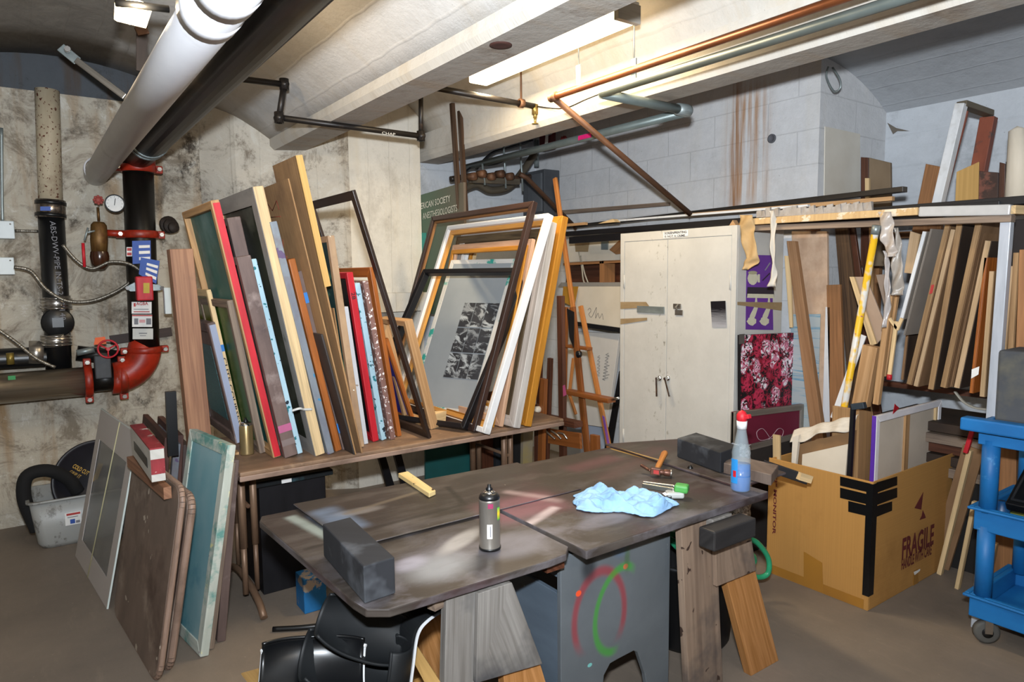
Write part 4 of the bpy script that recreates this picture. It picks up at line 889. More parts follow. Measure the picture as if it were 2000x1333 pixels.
# teal silkscreen on the floor, and others behind
TEALF = mat('pale_teal_stained_wood', 'c4c6ba', 'a8ada2', (3, 16, 1), dirt=[('5f8f86', 5, .52, .62), ('d8d29a', 16, .62, .68), ('7a5a6c', 18, .66, .7)], var=0)
TEALM = mat('teal_blue_emulsion', '93adb0', '5f939c', (1.5, 2.2, 1), rough=.4, dirt=[('2c7488', 2.2, .52, .66)], var=0)
L1 = at(345, 1233, Z=0).y-at(390, 1283, Z=0).y
screen('silkscreen', (391, 1285), (445, 870), .036, -.0+.45, TEALF, TEALM, 'pale teal silkscreen with blue-teal mesh standing on the floor against the table', w_=.05, inset=.12, z0=0, yaw=-.15)
screen('silkscreen', (409, 1270), (452, 905), .02, .5, WOODG, None, 'lettered thin grey wooden frame just behind the teal floor screen', w_=.04, z0=0)
screen('silkscreen', (424, 1256), (451, 900), .036, .5, PURB, flat('dark_violet', '241c2c'), 'purple-brown silkscreen on the floor nearest the table leg', w_=.045, z0=0)
# stack of wooden frames behind, at left of the lumber post
for k, (bl, tl, L, m_, lab) in enumerate([((318, 1120), (340, 868), .62, GBLUE, 'grey ink-stained frame in the stack behind the table panels'), ((332, 1110), (346, 851), .66, wood('maroon_brown_wood', '5c3d34', '442c26'), 'maroon-brown wooden frame with rounded corner in the floor stack'), ((350, 1100), (358, 870), .66, PURB, 'purple-grey frame nearest the lumber post in the floor stack')]):
    screen('stretcher_frame', bl, tl, .034, L, m_, None, lab, w_=.045, z0=0, cat='frame')
screen('stretcher_frame', (300, 1130), (322, 856), .03, .8, wood('maroon_brown_wood', '5c3d34'), None, 'greyish-brown wooden frame behind the red and white level', w_=.045, z0=0, cat='frame')
# red and white box level
T0 = at(318, 905, Y=2.9)
rl = thing('box_level', 'red and white metal box level resting on the stacked frames', 'spirit level', T0)
a = at(308, 902, Y=2.95); b = at(268, 852, Y=3.5); g = G(); g.bar(a-V((0, 0, .015)), b-V((0, 0, .015)), .05, .13); g.build('body', mat('white_chipped', 'c8c4bc', 'a8a49c', (3, 9, 1), dirt=[('5c5a50', 5, .6, .7)], var=0), rl, bevel=.002)
LRED = mat('worn_red_rail', '8f2a30', '742024', (9, 30, 1), dirt=[('c8c0b8', 14, .62, .68)], var=0)
d = (b-a).normalized(); g = G(); g.bar(a-d*.001+V((0, 0, .052)), b+V((0, 0, .052)), .052, .006); g.build('red_rail', LRED, rl); g = G(); sd = d.cross(V((0, 0, 1))).normalized()
g.slab([a-d*.002+V((0, 0, -.05))-sd*.025, a-d*.002+V((0, 0, -.05))+sd*.025, a-d*.002+V((0, 0, .01))+sd*.025, a-d*.002+V((0, 0, .01))-sd*.025], .001, toward=d); g.build('red_end', LRED, rl, label='red painted end')
g = G(); sgn = -1 if sd.dot(V((-1, 0, 0))) > 0 else 1; s2 = sd*(.027 if sd.x < 0 else -.027)
g.slab([a+d*.08+s2+V((0, 0, -.04)), a+d*.45+s2+V((0, 0, -.04)), a+d*.45+s2+V((0, 0, 0)), a+d*.08+s2+V((0, 0, 0))], .001); g.build('hollow_window', BLKP, rl)
# lumber post
g = G(); a = at(373, 880, Y=3.02); a0 = at(352, 487, Y=3.02); xx = a.x-.045
a0 = at(351, 487, Y=3.72); pt = V((a0.x, 3.72, a0.z)); pb = V((at(352, 487, Y=3.72).x+.07, 3.72, .0)); g.bar(pb, pt, .105, .09, up=(0, 1, 0)); g.build('lumber_post', WOODR, label='reddish rough lumber post standing at the left end of the folding table', cat='post', bevel=.003)
g = G(); g.bar(at(338, 890, Y=3.9), at(333, 765, Y=3.9), .05, .03, up=(0, 1, 0)); ch = g.build('wall_channel', BLKP, label='black perforated steel channel on the wall behind the lumber post', cat='channel')
# tote with lids
TUB = NT('translucent_tub'); nn_ = TUB.noise(TUB.vec('Object', (14, 14, 9)), 1, 6, .75); TUB.done(TUB.mix(TUB.ramp(nn_, .54, .64), srgb('9c9c98'), srgb('63605a')), .4); TUB.b.inputs['Alpha'].default_value = .93; TUB = TUB.m
tb = at(72, 1080, Z=0); tr = at(240, 1045, Z=0)
tub = thing('storage_tote', 'cloudy grey plastic storage tote on the floor by the left wall', 'tote', (tb.x+.25, tb.y+.18, 0))
tx0, ty0 = tb.x-.02, tb.y; W_, D_, H_ = .56, .38, .30
def rrect(x0, y0, x1, y1, z, r_, n_=4):
    p = []
    for (cx, cy, a0) in ((x0+r_, y0+r_, math.pi), (x1-r_, y0+r_, 1.5*math.pi), (x1-r_, y1-r_, 0), (x0+r_, y1-r_, .5*math.pi)):
        for i in range(n_+1): th = a0+i*math.pi/2/n_; p.append(V((cx+r_*math.cos(th), cy+r_*math.sin(th), z)))
    return p
def loft(rings, m_, name, parent, solid=0, closeb=True, closet=False, smooth=True):
    g = G(); N = len(rings[0]); n0 = 0
    for r_ in rings: g.v += r_
    for i in range(len(rings)-1):
        for j in range(N):
            k = (j+1) % N; g.f.append([i*N+j, i*N+k, (i+1)*N+k, (i+1)*N+j]); g.u.append([(j*.05, i*.2), (j*.05+.05, i*.2), (j*.05+.05, i*.2+.2), (j*.05, i*.2+.2)]); g.mi.append(0); g.sm.append(smooth)
    if closeb: g.f.append([j for j in range(N)][::-1]); g.u.append([(g.v[j].x, g.v[j].y) for j in range(N)][::-1]); g.mi.append(0); g.sm.append(False)
    if closet: b = (len(rings)-1)*N; g.f.append([b+j for j in range(N)]); g.u.append([(g.v[b+j].x, g.v[b+j].y) for j in range(N)]); g.mi.append(0); g.sm.append(False)
    return g.build(name, m_, parent, solid=solid)
loft([rrect(tx0+.05, ty0+.03, tx0+W_-.02, ty0+D_-.03, 0.002, .05), rrect(tx0+.03, ty0+.02, tx0+W_-.01, ty0+D_-.01, .03, .05), rrect(tx0, ty0, tx0+W_, ty0+D_, H_, .04)], TUB, 'tub', tub, solid=.004)
loft([rrect(tx0-.015, ty0-.015, tx0+W_+.015, ty0+D_+.015, H_-.012, .045), rrect(tx0-.015, ty0-.015, tx0+W_+.015, ty0+D_+.015, H_, .045), rrect(tx0, ty0, tx0+W_, ty0+D_, H_, .04)], TUB, 'rim', tub, closeb=False, solid=.003)
a = at(128, 1028, Y=ty0-.004); b = at(158, 998, Y=ty0-.004)
lb = label(tub, 'sticker', [V((a.x, ty0-.004, a.z)), V((b.x, ty0-.004, a.z)), V((b.x, ty0-.004, b.z)), V((a.x, ty0-.004, b.z))], PAPER, [(.1, .95, .78, .94, REDL), (.15, .8, .6, .66, GREYL), (.3, .6, .1, .45, BLUEL), (.65, .9, .1, .3, GREYL)], lab='white sticker with red heading')
lc = V((tx0+.36, ty0+.20, H_+.03)); ax = V((.12, -1, .25)).normalized()
bl_ = thing('drum_lid', 'round black lid with yellow lettering standing in the storage tote', 'lid', lc-V((0, 0, .2)))
g = G(); g.lathe(lc, ax, [(0, 0), (0, .235), (.012, .25), (.03, .25), (.034, .243), (.03, .228), (.014, .215), (.012, 0)], 48); g.build('lid', mat('black_lid', '222026', '19181c', (5, 5, 1), rough=.45, var=0), bl_)
e1 = ax.cross(V((0, 0, 1))).normalized()*-1; e2 = ax.cross(e1).normalized()
if e2.z < 0: e2 = -e2
if e1.x < 0: e1 = -e1
YL = flat('yellow_letter', 'b8902c', .6)
du = (e1*.75-e2*.66).normalized(); dv = (e1*.66+e2*.75).normalized()
text('COLD CUT', lc+ax*.014-e1*.13+e2*.10, du, dv, .028, YL, bl_, width=.10, bold=.02)
text('GRIP IT', lc+ax*.014-e1*.15+e2*.07, du, dv, .022, YL, bl_, width=.07)
g = G(); g.slab([lc+ax*.014+e1*(-.03)+e2*(-.01), lc+ax*.014+e1*(.0)+e2*(-.0), lc+ax*.014+e1*(.04)+e2*(.09), lc+ax*.014+e1*(.015)+e2*(.10)], .0006, toward=ax); g.build('yellow_stripe', YL, bl_)
g = G(); g.tube(smoothpath([V((tx0+.03, ty0+.12, H_-.2)), V((tx0-.02, ty0+.12, H_+.0)), V((tx0+.0, ty0+.13, H_+.13)), V((tx0+.10, ty0+.13, H_+.15)), V((tx0+.2, ty0+.15, H_+.08)), V((tx0+.25, ty0+.16, H_-.02))]), .045, 14, flat=.85)
g.build('foam_collar', flat('black_foam', '0d0c0d', .9), label='thick black foam collar hooped over the left side of the storage tote', cat='foam collar')
# ---------------------------------------------------------------- spray-painting work table on sawhorses
def tablemat():
    t = NT('spray_painted_top'); v = t.vec('UV', (2.2, 2.2, 1), rnd=False); n1 = t.noise(v, 1, 6, .6, .4); n2 = t.noise(t.vec('UV', (3, 9, 1), rot=(0, 0, .3), loc=(3, 3, 0), rnd=False), 1, 5, .6); n3 = t.noise(t.vec('UV', (70, 70, 1), rnd=False), 1, 2)
    c = t.mix(t.ramp(n1, .35, .65), srgb('3d3530'), srgb('27221e')); c = t.mix(t.math('MULTIPLY', t.ramp(n2, .5, .72), .45), c, srgb('66605a'))
    n4_ = t.noise(t.vec('UV', (4, 6, 1), loc=(8, 1, 0), rot=(0, 0, .5), rnd=False), 1, 6, .6, .5); o_ = t.sep(t.tc.outputs['UV']); c = t.mix(t.math('MULTIPLY', t.math('MULTIPLY', t.ramp(n4_, .46, .7), t.ramp(o_[1], 2.15, 1.7)), .8), c, srgb('78747a')); c = t.mix(t.math('MULTIPLY', t.math('MULTIPLY', t.ramp(n1, .5, .66), t.ramp(o_[0], 1.25, 1.6)), .5), c, srgb('4d3235'))
    def patch(px, py, hx, hy, ang, col, a, soft=.06, ell=False):
        nonlocal c
        p = at(px, py, Z=.765); m_ = t.rect(p.x, p.y, hx, hy, ang, soft, ell=ell)
        m_ = t.math('MULTIPLY', m_, t.ramp(n2, .0, .5)); c = t.mix(t.math('MULTIPLY', m_, a), c, srgb(col))
    patch(860, 1095, .17, .13, .2, '8f9092', .8, .8, True); patch(900, 1045, .16, .05, .5, 'a8a4a0', .75, .6, True); patch(1000, 1055, .15, .12, .2, '77747a', .7, .6, True)
    patch(800, 1090, .09, .06, .4, 'a6a2ae', .6, .7, True); patch(1020, 985, .15, .10, .0, '7d4f58', .75, .12); patch(1060, 1000, .10, .018, .4, 'c8b8b8', .7, .03); patch(1040, 965, .02, .12, .5, 'b09a98', .5, .04)
    patch(1160, 900, .16, .05, .1, '5c3d40', .7, .08); patch(1240, 900, .3, .04, .3, '5a3f3e', .5, .1); patch(1180, 1010, .16, .06, .0, '75727a', .6, .5, True)
    patch(700, 995, .12, .045, -.1, '7f7a76', .6, .5, True); patch(625, 1030, .02, .22, .15, '8f9a94', .8, .03); patch(660, 1010, .05, .13, .1, '7286a0', .55, .06); patch(760, 975, .2, .012, .2, '6a5f50', .7, .02)
    patch(1240, 885, .006, .16, .0, 'a8874c', .9, .008); patch(890, 965, .012, .12, -.25, '1b1712', .8, .02); patch(760, 1020, .3, .01, .05, '1a1814', .6, .015)
    c = t.mix(t.ramp(n3, .76, .80), c, srgb('a09a90')); t.bump(n3, .1, .003); return t.done(c, .5, 0, .4)
TBM = tablemat()
def topboard(name, poly, z0, z1, lab, m_=None, me=None):
    g = G(); g.prism([V((x, y, z0)) for x, y in poly], (0, 0, z1-z0))
    for i, f in enumerate(g.f):
        if len(f) > 4 or i < 2: g.u[i] = [(g.v[k].x, g.v[k].y) for k in f]
        else: g.u[i] = [(g.v[k].x+g.v[k].y, g.v[k].z) for k in f]
    return g.build(name, m_ or TBM, label=lab, cat='board', bevel=.004)
def rpoly(x0, y0, x1, y1, r_, which=(1, 1, 1, 1)):
    p = []
    for k, (cx, cy, a0, w_) in enumerate(((x0, y0, math.pi, which[0]), (x1, y0, 1.5*math.pi, which[1]), (x1, y1, 0, which[2]), (x0, y1, .5*math.pi, which[3]))):
        rr = r_ if w_ else .004; cx += rr if cx == x0 else -rr; cy += rr if cy == y0 else -rr
        for i in range(7): th = a0+i*math.pi/12; p.append((cx+rr*math.cos(th), cy+rr*math.sin(th)))
    return p
topboard('table_board', [(.63, 2.42), (.66, 1.66), (.67, 1.60), (.72, 1.563), (1.24, 1.553), (1.31, 1.56), (1.352, 1.60), (1.36, 2.46), (.65, 2.47)], .722, .746, 'left round-cornered board of the spray-stained work table')
topboard('table_board', [(1.363, 1.528), (2.31, 1.535), (2.335, 2.41), (1.37, 2.45)], .722, .752, 'large right-hand board of the spray-stained work table')
topboard('table_board', [(.775, 2.50), (.79, 1.98), (1.75, 1.99), (1.77, 2.45)], .753, .758, 'thin black-brown sheet lying over the back left of the work table')
topboard('table_board', [(2.24, 1.62), (2.56, 1.62), (2.68, 2.28), (2.30, 2.44)], .753, .764, 'short dark board at the far right corner of the work table')
g = G(); g.bar((1.30, 1.60, .700), (1.30, 2.42, .700), .07, .04); g.build('table_batten', WOODD, label='dark wooden batten under the seam of the work table', cat='batten')
g = G(); g.bar((.86, 1.60, .7), (.93, 1.62, .7), .03, .03); g.build('edge_batten', WOODG, label='grey batten under the front edge of the left table board', cat='batten')

def floorext(a, b, Y, z=0.0):
    "extend the line through two photo points on plane Y down to the floor"
    p = at(*a, Y=Y); q = at(*b, Y=Y); t = (z-p.z)/(q.z-p.z); return p+(q-p)*t
SPW = mat('oversprayed_grey_wood', '85817c', '625d58', (2, 40, 1), rough=.6, dirt=[('3a3a3e', 2.6, .52, .72), ('a08a70', 3, .6, .8)], var=0)
SPW2 = mat('oversprayed_brown_wood', '8f7a68', '6f5c4e', (2, 40, 1), rough=.6, dirt=[('3c3a3c', 2.2, .5, .7)], splat=[('3a2a22', 22, .68)], var=0)
LB = wood('leg_lumber', 'b88350', '94622f', var=0)
def sawhorse(lab, Y, boards, beam, back, xs):
    r_ = thing('sawhorse', lab, 'sawhorse', (xs, Y+.3, 0))
    for (nm, a, b, c, d, th, m_, ext) in boards:
        if ext:
            P_ = [floorext(d, a, Y), floorext(c, b, Y), at(*c, Y=Y), at(*d, Y=Y)]
        else: P_ = [at(*q_, Y=Y-.022) for q_ in (a, b, c, d)]
        for p_ in P_: p_.z = min(p_.z, .712)
        g = G(); g.slab(P_, th, toward=(0, 1, 0), grain='v'); g.build(nm, m_, r_, bevel=.002)
        if back and nm == 'leg':
            g = G(); g.slab([p+V((0, back, 0)) for p in P_], th, toward=(0, -1, 0), grain='v'); g.build(nm, m_, r_, bevel=.002)
    g = G(); g.box(*beam); g.build('top_beam', SPW, r_, bevel=.003)
    return r_
sawhorse('right sawhorse, sprayed dark at the top with bare brown legs', 1.56, [
    ('leg', (1345, 1333), (1412, 1333), (1398, 995), (1331, 1010), .03, SPW2, 1.0),
    ('leg', (1470, 1333), (1532, 1333), (1474, 1110), (1418, 1130), .035, LB, 1.0),
    ('gusset', (1400, 1147), (1478, 1115), (1460, 1005), (1396, 1012), .018, SPW2, 0)],
    ((1.97, 1.53, .64), (2.08, 2.25, .715)), .66, 2.05)
g = G(); g.box((1.885, 1.455, .640), (2.12, 1.525, .712)); g.build('cross_block', mat('black_sprayed_block', '2c2a2a', '1c1a1a', (5, 20, 1), dirt=[('8a6a50', 12, .64, .7)], var=0), bpy.data.objects['sawhorse'], bevel=.006)
sawhorse('left sawhorse, weathered grey boards with a bare brown leg', 1.58, [
    ('leg', (868, 1333), (938, 1333), (936, 1135), (872, 1160), .03, SPW, 1.0),
    ('leg', (985, 1333), (1066, 1333), (1035, 1230), (975, 1230), .035, LB, 1.0),
    ('gusset', (930, 1336), (1060, 1298), (1000, 1112), (934, 1132), .018, SPW, 0)],
    ((.95, 1.60, .64), (1.06, 2.25, .715)), .62, 1.0)
# grey painted stool
def stoolmat():
    t = NT('grey_painted_panel'); n1 = t.noise(t.vec('UV', (3, 3, 1), rnd=False), 1, 5, .6, .4); n2 = t.noise(t.vec('UV', (25, 9, 1), loc=(3, 0, 0), rnd=False), 1, 3, .6)
    c = t.mix(t.ramp(n1, .35, .7), srgb('5f6468'), srgb('53585c'))
    def ring(px, py, hx, hy, w_, col, a, cut=None, ang=0):
        nonlocal c
        p = at(px, py, Y=1.65); mp = t.n.new('ShaderNodeMapping'); mp.vector_type = 'TEXTURE'; t.link(t.tc.outputs['UV'], mp.inputs[0]); mp.inputs['Location'].default_value = (p.x, p.z, 0); mp.inputs['Rotation'].default_value = (0, 0, ang)
        o = t.sep(mp.outputs[0]); x = t.math('DIVIDE', o[0], hx); y = t.math('DIVIDE', o[1], hy); r_ = t.math('SQRT', t.math('ADD', t.math('MULTIPLY', x, x), t.math('MULTIPLY', y, y)))
        d = t.math('ABSOLUTE', t.math('SUBTRACT', r_, 1.0)); m_ = t.ramp(d, w_, w_*.15, True)
        if cut == 'top': m_ = t.math('MULTIPLY', m_, t.ramp(o[1], -hy*.75, -hy*.3))
        if cut == 'left': m_ = t.math('MULTIPLY', m_, t.ramp(o[0], hx*.45, hx*.1))
        c = t.mix(t.math('MULTIPLY', m_, a), c, srgb(col))
    ring(1172, 1205, .115, .16, .18, '8a3038', .75, 'top'); ring(1208, 1190, .105, .15, .16, '3a8a2e', .75, 'left', -.3)
    def blob(px, py, hx, hy, col, a, soft=.8):
        nonlocal c
        p = at(px, py, Y=1.65); c = t.mix(t.math('MULTIPLY', t.rect(p.x, p.z, hx, hy, 0, soft, ell=True), a), c, srgb(col))
    blob(1130, 1160, .014, .012, 'e0502a', 1, .3); blob(1222, 1107, .014, .012, 'c86040', .9, .4); blob(1150, 1110, .05, .07, '1f2226', .8); blob(1200, 1070, .16, .03, '24272a', .7); blob(1225, 1090, .02, .08, '3d5a34', .6); blob(1152, 1300, .012, .008, '6fb0ac', 1, .3); blob(1212, 1075, .05, .04, '48607c', .5); blob(1255, 1030, .15, .05, '2c3034', .7)
    c = t.mix(t.ramp(n2, .72, .76), c, srgb('a8aaa4')); t.bump(n2, .1, .003); return t.done(c, .5, 0, .4)
SM = stoolmat()
stl = thing('step_stool', 'grey painted wooden stool with red and green spray arcs under the work table', 'stool', (1.62, 1.8, 0))
Ys = 1.65; tl = at(1095, 1092, Y=Ys); tr = at(1310, 1005, Y=Ys); zt = .69
cut = [at(1180, 1320, Y=Ys), at(1192, 1297, Y=Ys), at(1206, 1289, Y=Ys), at(1238, 1272, Y=Ys), at(1246, 1276, Y=Ys), at(1260, 1318, Y=Ys)]
dz = cut[0].z; 
poly = [V((tl.x, Ys, 0)), V((cut[0].x-.025, Ys, 0))]+cut+[V((cut[-1].x+.03, Ys, 0)), V((tr.x, Ys, 0)), V((tr.x, Ys, zt)), V((tl.x, Ys, zt))]
g = G(); g.prism(poly, (0, .02, 0))
for i, f in enumerate(g.f):
    if len(f) > 4: g.u[i] = [(g.v[k].x, g.v[k].z) for k in f]
g.build('front_panel', SM, stl, bevel=.003)
GP = mat('blue_grey_paint', '5a6672', '4c5762', (3, 8, 1), splat=[('8a929a', 24, .74)], var=0)
g = G(); g.box((tl.x+.003, Ys+.021, .20), (tl.x+.02, 2.28, .56)); g.build('side_panel', GP, stl, bevel=.002, label='blue-grey side panel')
g = G(); g.box((tl.x, Ys+.02, .0), (tr.x, Ys+.04, .001)) if False else g.box((tl.x+.022, Ys+.022, .60), (tr.x-.01, 2.26, .62)); g.build('shelf', GP, stl, bevel=.002)
g = G(); g.box((tl.x, 2.281, 0), (tr.x, 2.30, zt)); g.build('back_panel', SM, stl, bevel=.002)
g = G(); g.bar(at(1112, 1098, Y=1.70), at(1225, 1052, Y=1.70), .05, .03); o = g.build('wooden_slat', WOOD, label='short tan slat wedged under the table above the grey stool', cat='slat')

# foam blocks
FOAM = mat('charcoal_foam', '242529', '1b1c20', (4, 8, 1), rough=.8, dirt=[('6c7076', 2.2, .52, .75)], var=0, bump=.05)
def block(lab, x0, y0, x1, y1, z0, h_, rot=0, m_=FOAM):
    c = V(((x0+x1)/2, (y0+y1)/2, 0)); g = G(); g.box((x0, y0, z0), (x1, y1, z0+h_))
    if rot: g.v = [c+Matrix.Rotation(rot, 3, 'Z')@(p-c) for p in g.v]
    return g.build('foam_block', m_, label=lab, cat='foam block', bevel=.004)
def fourpt(lab, name, cat, b4, z0, h_, m_, bevel=.003):
    P_ = [at(*q, Z=z0) for q in b4]; g = G(); g.hexa([p for p in P_], [p+V((0, 0, h_)) for p in P_]); return g.build(name, m_, label=lab, cat=cat, bevel=bevel)
Zt = .748
a = at(712, 1181, Z=Zt); b = at(773, 1160, Z=Zt); c_ = at(632, 1087, Z=Zt); d_ = b+(c_-a)
hh = at(707, 1108, Y=a.y).z-Zt
g = G(); g.hexa([a, b, d_, c_], [p+V((0, 0, hh)) for p in (a, b, d_, c_)]); g.build('foam_block', FOAM, label='charcoal foam block at the near left corner of the work table', cat='foam block', bevel=.004)
Zb = .7655
a = at(1407, 925, Z=Zb); c_ = at(1322, 893, Z=Zb); b = at(1440, 908, Z=Zb); b = a+V((.155, .02, 0)); d_ = b+(c_-a)
g = G(); g.hexa([a, b, d_, c_], [p+V((0, 0, .088)) for p in (a, b, d_, c_)]); g.build('foam_block', FOAM, label='black foam block with grey overspray at the far right of the work table', cat='foam block', bevel=.004)

# spray can
c = at(957, 1070, Z=.753)
lathething('spray_can', 'silver spray can with black collar standing in the middle of the work table', 'spray can', c, [
    ('body', [(0, 0), (0, .031), (.004, .0335), (.008, .0325), (.150, .0325), (.155, .033), (.158, .031)], mat('can_silver', 'a8a29a', '8c867e', (3, 3, 1), rough=.3, metal=.75, var=0)),
    ('bottom_ring', [(0, .032), (.0, .0345), (.006, .0345), (.006, .032)], BLKP),
    ('collar', [(.156, .031), (.16, .033), (.168, .031), (.176, .024), (.176, .02)], BLKP), ('valve_cup', [(.172, .018), (.178, .02), (.180, .017), (.184, .012), (.184, 0)], CHROME),
    ('nozzle', [(.182, .0), (.182, .011), (.19, .011), (.194, .006), (.202, .006), (.203, 0)], BLKP)])
sc_ = [o for o in bpy.data.objects if o.name.startswith('spray_can')][-1]
def wrapped(parent, c, r_, z0, z1, a0, a1, m_, name, lab=None):
    g = G(); n_ = 8
    g.grid(lambda u, v: c+V((r_*math.cos(a0+(a1-a0)*u), r_*math.sin(a0+(a1-a0)*u), z0+(z1-z0)*v)), n_, 1); return g.build(name, m_, parent, label=lab)
az = math.atan2(-c.y, -c.x)
wrapped(sc_, c, .0332, .04, .085, az-.25, az+.25, PAPER, 'barcode_label', 'white barcode label')
wrapped(sc_, c, .0334, .045, .08, az+.02, az+.12, GREYL, 'barcode')
def rainbow():
    t = NT('rainbow_print'); o = t.sep(t.tc.outputs['UV']); c1 = t.mix(t.ramp(o[1], .0, .5), srgb('2a9a3a'), srgb('e8c82a')); c1 = t.mix(t.ramp(o[1], .5, 1), c1, srgb('4ab04a')); return t.done(c1, .4)
wrapped(sc_, c, .0332, .095, .135, az+.80, az+1.25, rainbow(), 'logo_patch', 'yellow and green ring emblem')
wrapped(sc_, c, .0332, .135, .15, az-.15, az+.35, flat('magenta', '8a2a50', .5), 'pink_mark')

# bottle of blue cleaner
c = at(1446, 958, Z=.753)
bt = thing('cleaner_bottle', 'clear plastic bottle of blue cleaner with red cap on the right of the work table', 'bottle', c)
t = NT('clear_plastic'); t.done((.55, .65, .7), .06, 0, .8); t.b.inputs['Alpha'].default_value = .22; CLP = t.m
LIQ = flat('blue_liquid', '0a62b4', .15, 0, .7)
prof = [(0, .0), (0, .034), (.006, .038), (.05, .039)]+[(.05+.012*i, .039-(.0022 if i % 2 else 0)-.0004*i) for i in range(1, 8)]+[(.15, .036), (.19, .026), (.23, .019), (.235, .018), (.25, .017)]
g = G(); g.lathe(c, (0, 0, 1), prof, 28); g.build('bottle', CLP, bt)
g = G(); g.lathe(c, (0, 0, 1), [(.003, 0), (.003, .033), (.008, .036), (.05, .037), (.105, .035), (.105, 0)], 28); g.build('blue_liquid', LIQ, bt)
g = G(); g.lathe(c, (0, 0, 1), [(.245, .0), (.245, .019), (.275, .020), (.275, .016), (.28, 0)], 20); g.build('white_collar', WHITEP, bt)
g = G(); g.lathe(c, (0, 0, 1), [(.275, .0), (.275, .018), (.285, .021), (.30, .020), (.312, .012), (.318, 0)], 16); g.bar(c+V((0, 0, .29)), c+V((.0, -.035, .298)), .02, .016); g.build('red_cap', REDP, bt, bevel=.002)
az = math.atan2(-c.y, -c.x); wrapped(bt, c, .0395, .035, .13, az-1.1, az-.3, flat('sky_label', '2c8ad0', .4), 'label_sticker', 'light blue label'); wrapped(bt, c, .0398, .06, .085, az-.8, az-.45, REDP, 'label_mark')

# hammer
z = .775
hm = thing('claw_hammer', 'claw hammer with wooden handle lying on the work table', 'hammer', at(1290, 905, Z=.753))
p = at(1281, 921, Z=z); q = at(1299, 884, Z=z+.02); d = (q-p)
g = G(); g.tube([p+d*t for t in (0, .1, .3, .5, .75, .92, 1.0)], .012, 12, rs=[.009, .010, .013, .012, .014, .0155, .012], flat=.8); g.build('handle', wood('hammer_handle', 'b87a3c', '9a5f2a', var=0), hm)
h0 = at(1252, 914, Z=z); h1 = at(1310, 925, Z=z-.006); hc = p; 
HMM = mat('brown_hammer_steel', '6a4638', '4a3028', (9, 9, 1), rough=.4, metal=.5, var=0)
e = (h1-p).normalized(); g = G(); g.bar(p-e*.022, p+e*.018, .026, .028); g.tube([p+e*.01, p+e*.035], .011, 12); g.tube([p+e*.033, p+e*.060], .0145, 14)
cl = (h0-p)
g.tube(smoothpath([p-e*.02, p+cl*.5+V((0, 0, .0)), h0+V((0, 0, .012))]), .009, 8, rs=None, flat=.7); hd = g.build('head', HMM, hm, bevel=.002)
g = G(); g.lathe(p+e*.058, e, [(0, 0), (0, .0155), (.008, .0155), (.010, 0)], 16); g.build('striking_face', STEEL, hm)
sd = e.cross(V((0, 0, 1))).normalized(); sd = sd if sd.dot(EYE-p) > 0 else -sd
g = G(); g.slab([p-e*.010+sd*.0135-V((0, 0, .008)), p+e*.012+sd*.0135-V((0, 0, .008)), p+e*.012+sd*.0135+V((0, 0, .008)), p-e*.010+sd*.0135+V((0, 0, .008))], .001); g.build('red_label', REDL, hm)
# tape gun
a = at(1256, 948, Z=.775); b = at(1318, 958, Z=.778)
tg = thing('staple_gun', 'silver and green hand stapler lying beside the blue rag', 'stapler', at(1300, 965, Z=.753))
g = G(); g.bar(a, b, .022, .020); g.bar(a+V((.0, 0, .012)), b+V((0, 0, .016)), .012, .008); g.build('body', STEEL, tg, bevel=.003)
g = G(); g.bar(at(1300, 966, Z=.766), at(1335, 966, Z=.766), .045, .024); g.build('grey_head', mat('silver_plastic', 'b8bab8', 'a0a2a0', (5, 5, 1), rough=.35, var=0), tg, bevel=.008)
g = G(); g.bar(at(1318, 952, Z=.79), at(1345, 956, Z=.788), .045, .03); g.build('green_grip', flat('green_grip', '4a9a48', .5), tg, bevel=.008)
g = G(); g.bar(at(1285, 970, Z=.760), at(1312, 972, Z=.760), .02, .014); g.build('black_base', BLKP, tg, bevel=.003)
# cap
g = G(); g.lathe(at(1348, 919, Z=.755), (0, 0, 1), [(0, 0), (0, .012), (.012, .012), (.018, .006), (.022, .005), (.022, 0)], 14); g.build('loose_nozzle', BLKP, label='tiny black nozzle cap on the work table below the far foam block', cat='cap')
# pale wood strip
P_ = [at(838, 973, Z=.7595), at(851, 967, Z=.7595), at(797, 929, Z=.7595), at(778, 933, Z=.7595)]
g = G(); g.hexa([P_[0], P_[1], P_[1]+V((0, 0, .018)), P_[0]+V((0, 0, .018))], [P_[3], P_[2], P_[2]+V((0, 0, .018)), P_[3]+V((0, 0, .018))]); g.build('wood_strip', mat('ink_stained_pine', 'd8c08a', 'c4a870', (3, 30, 1), splat=[('4a3a2a', 30, .66)], dirt=[('3a342c', 9, .6, .7)], var=0), label='pale pine strip with dark stains at the back edge of the work table', cat='wood strip', bevel=.002)
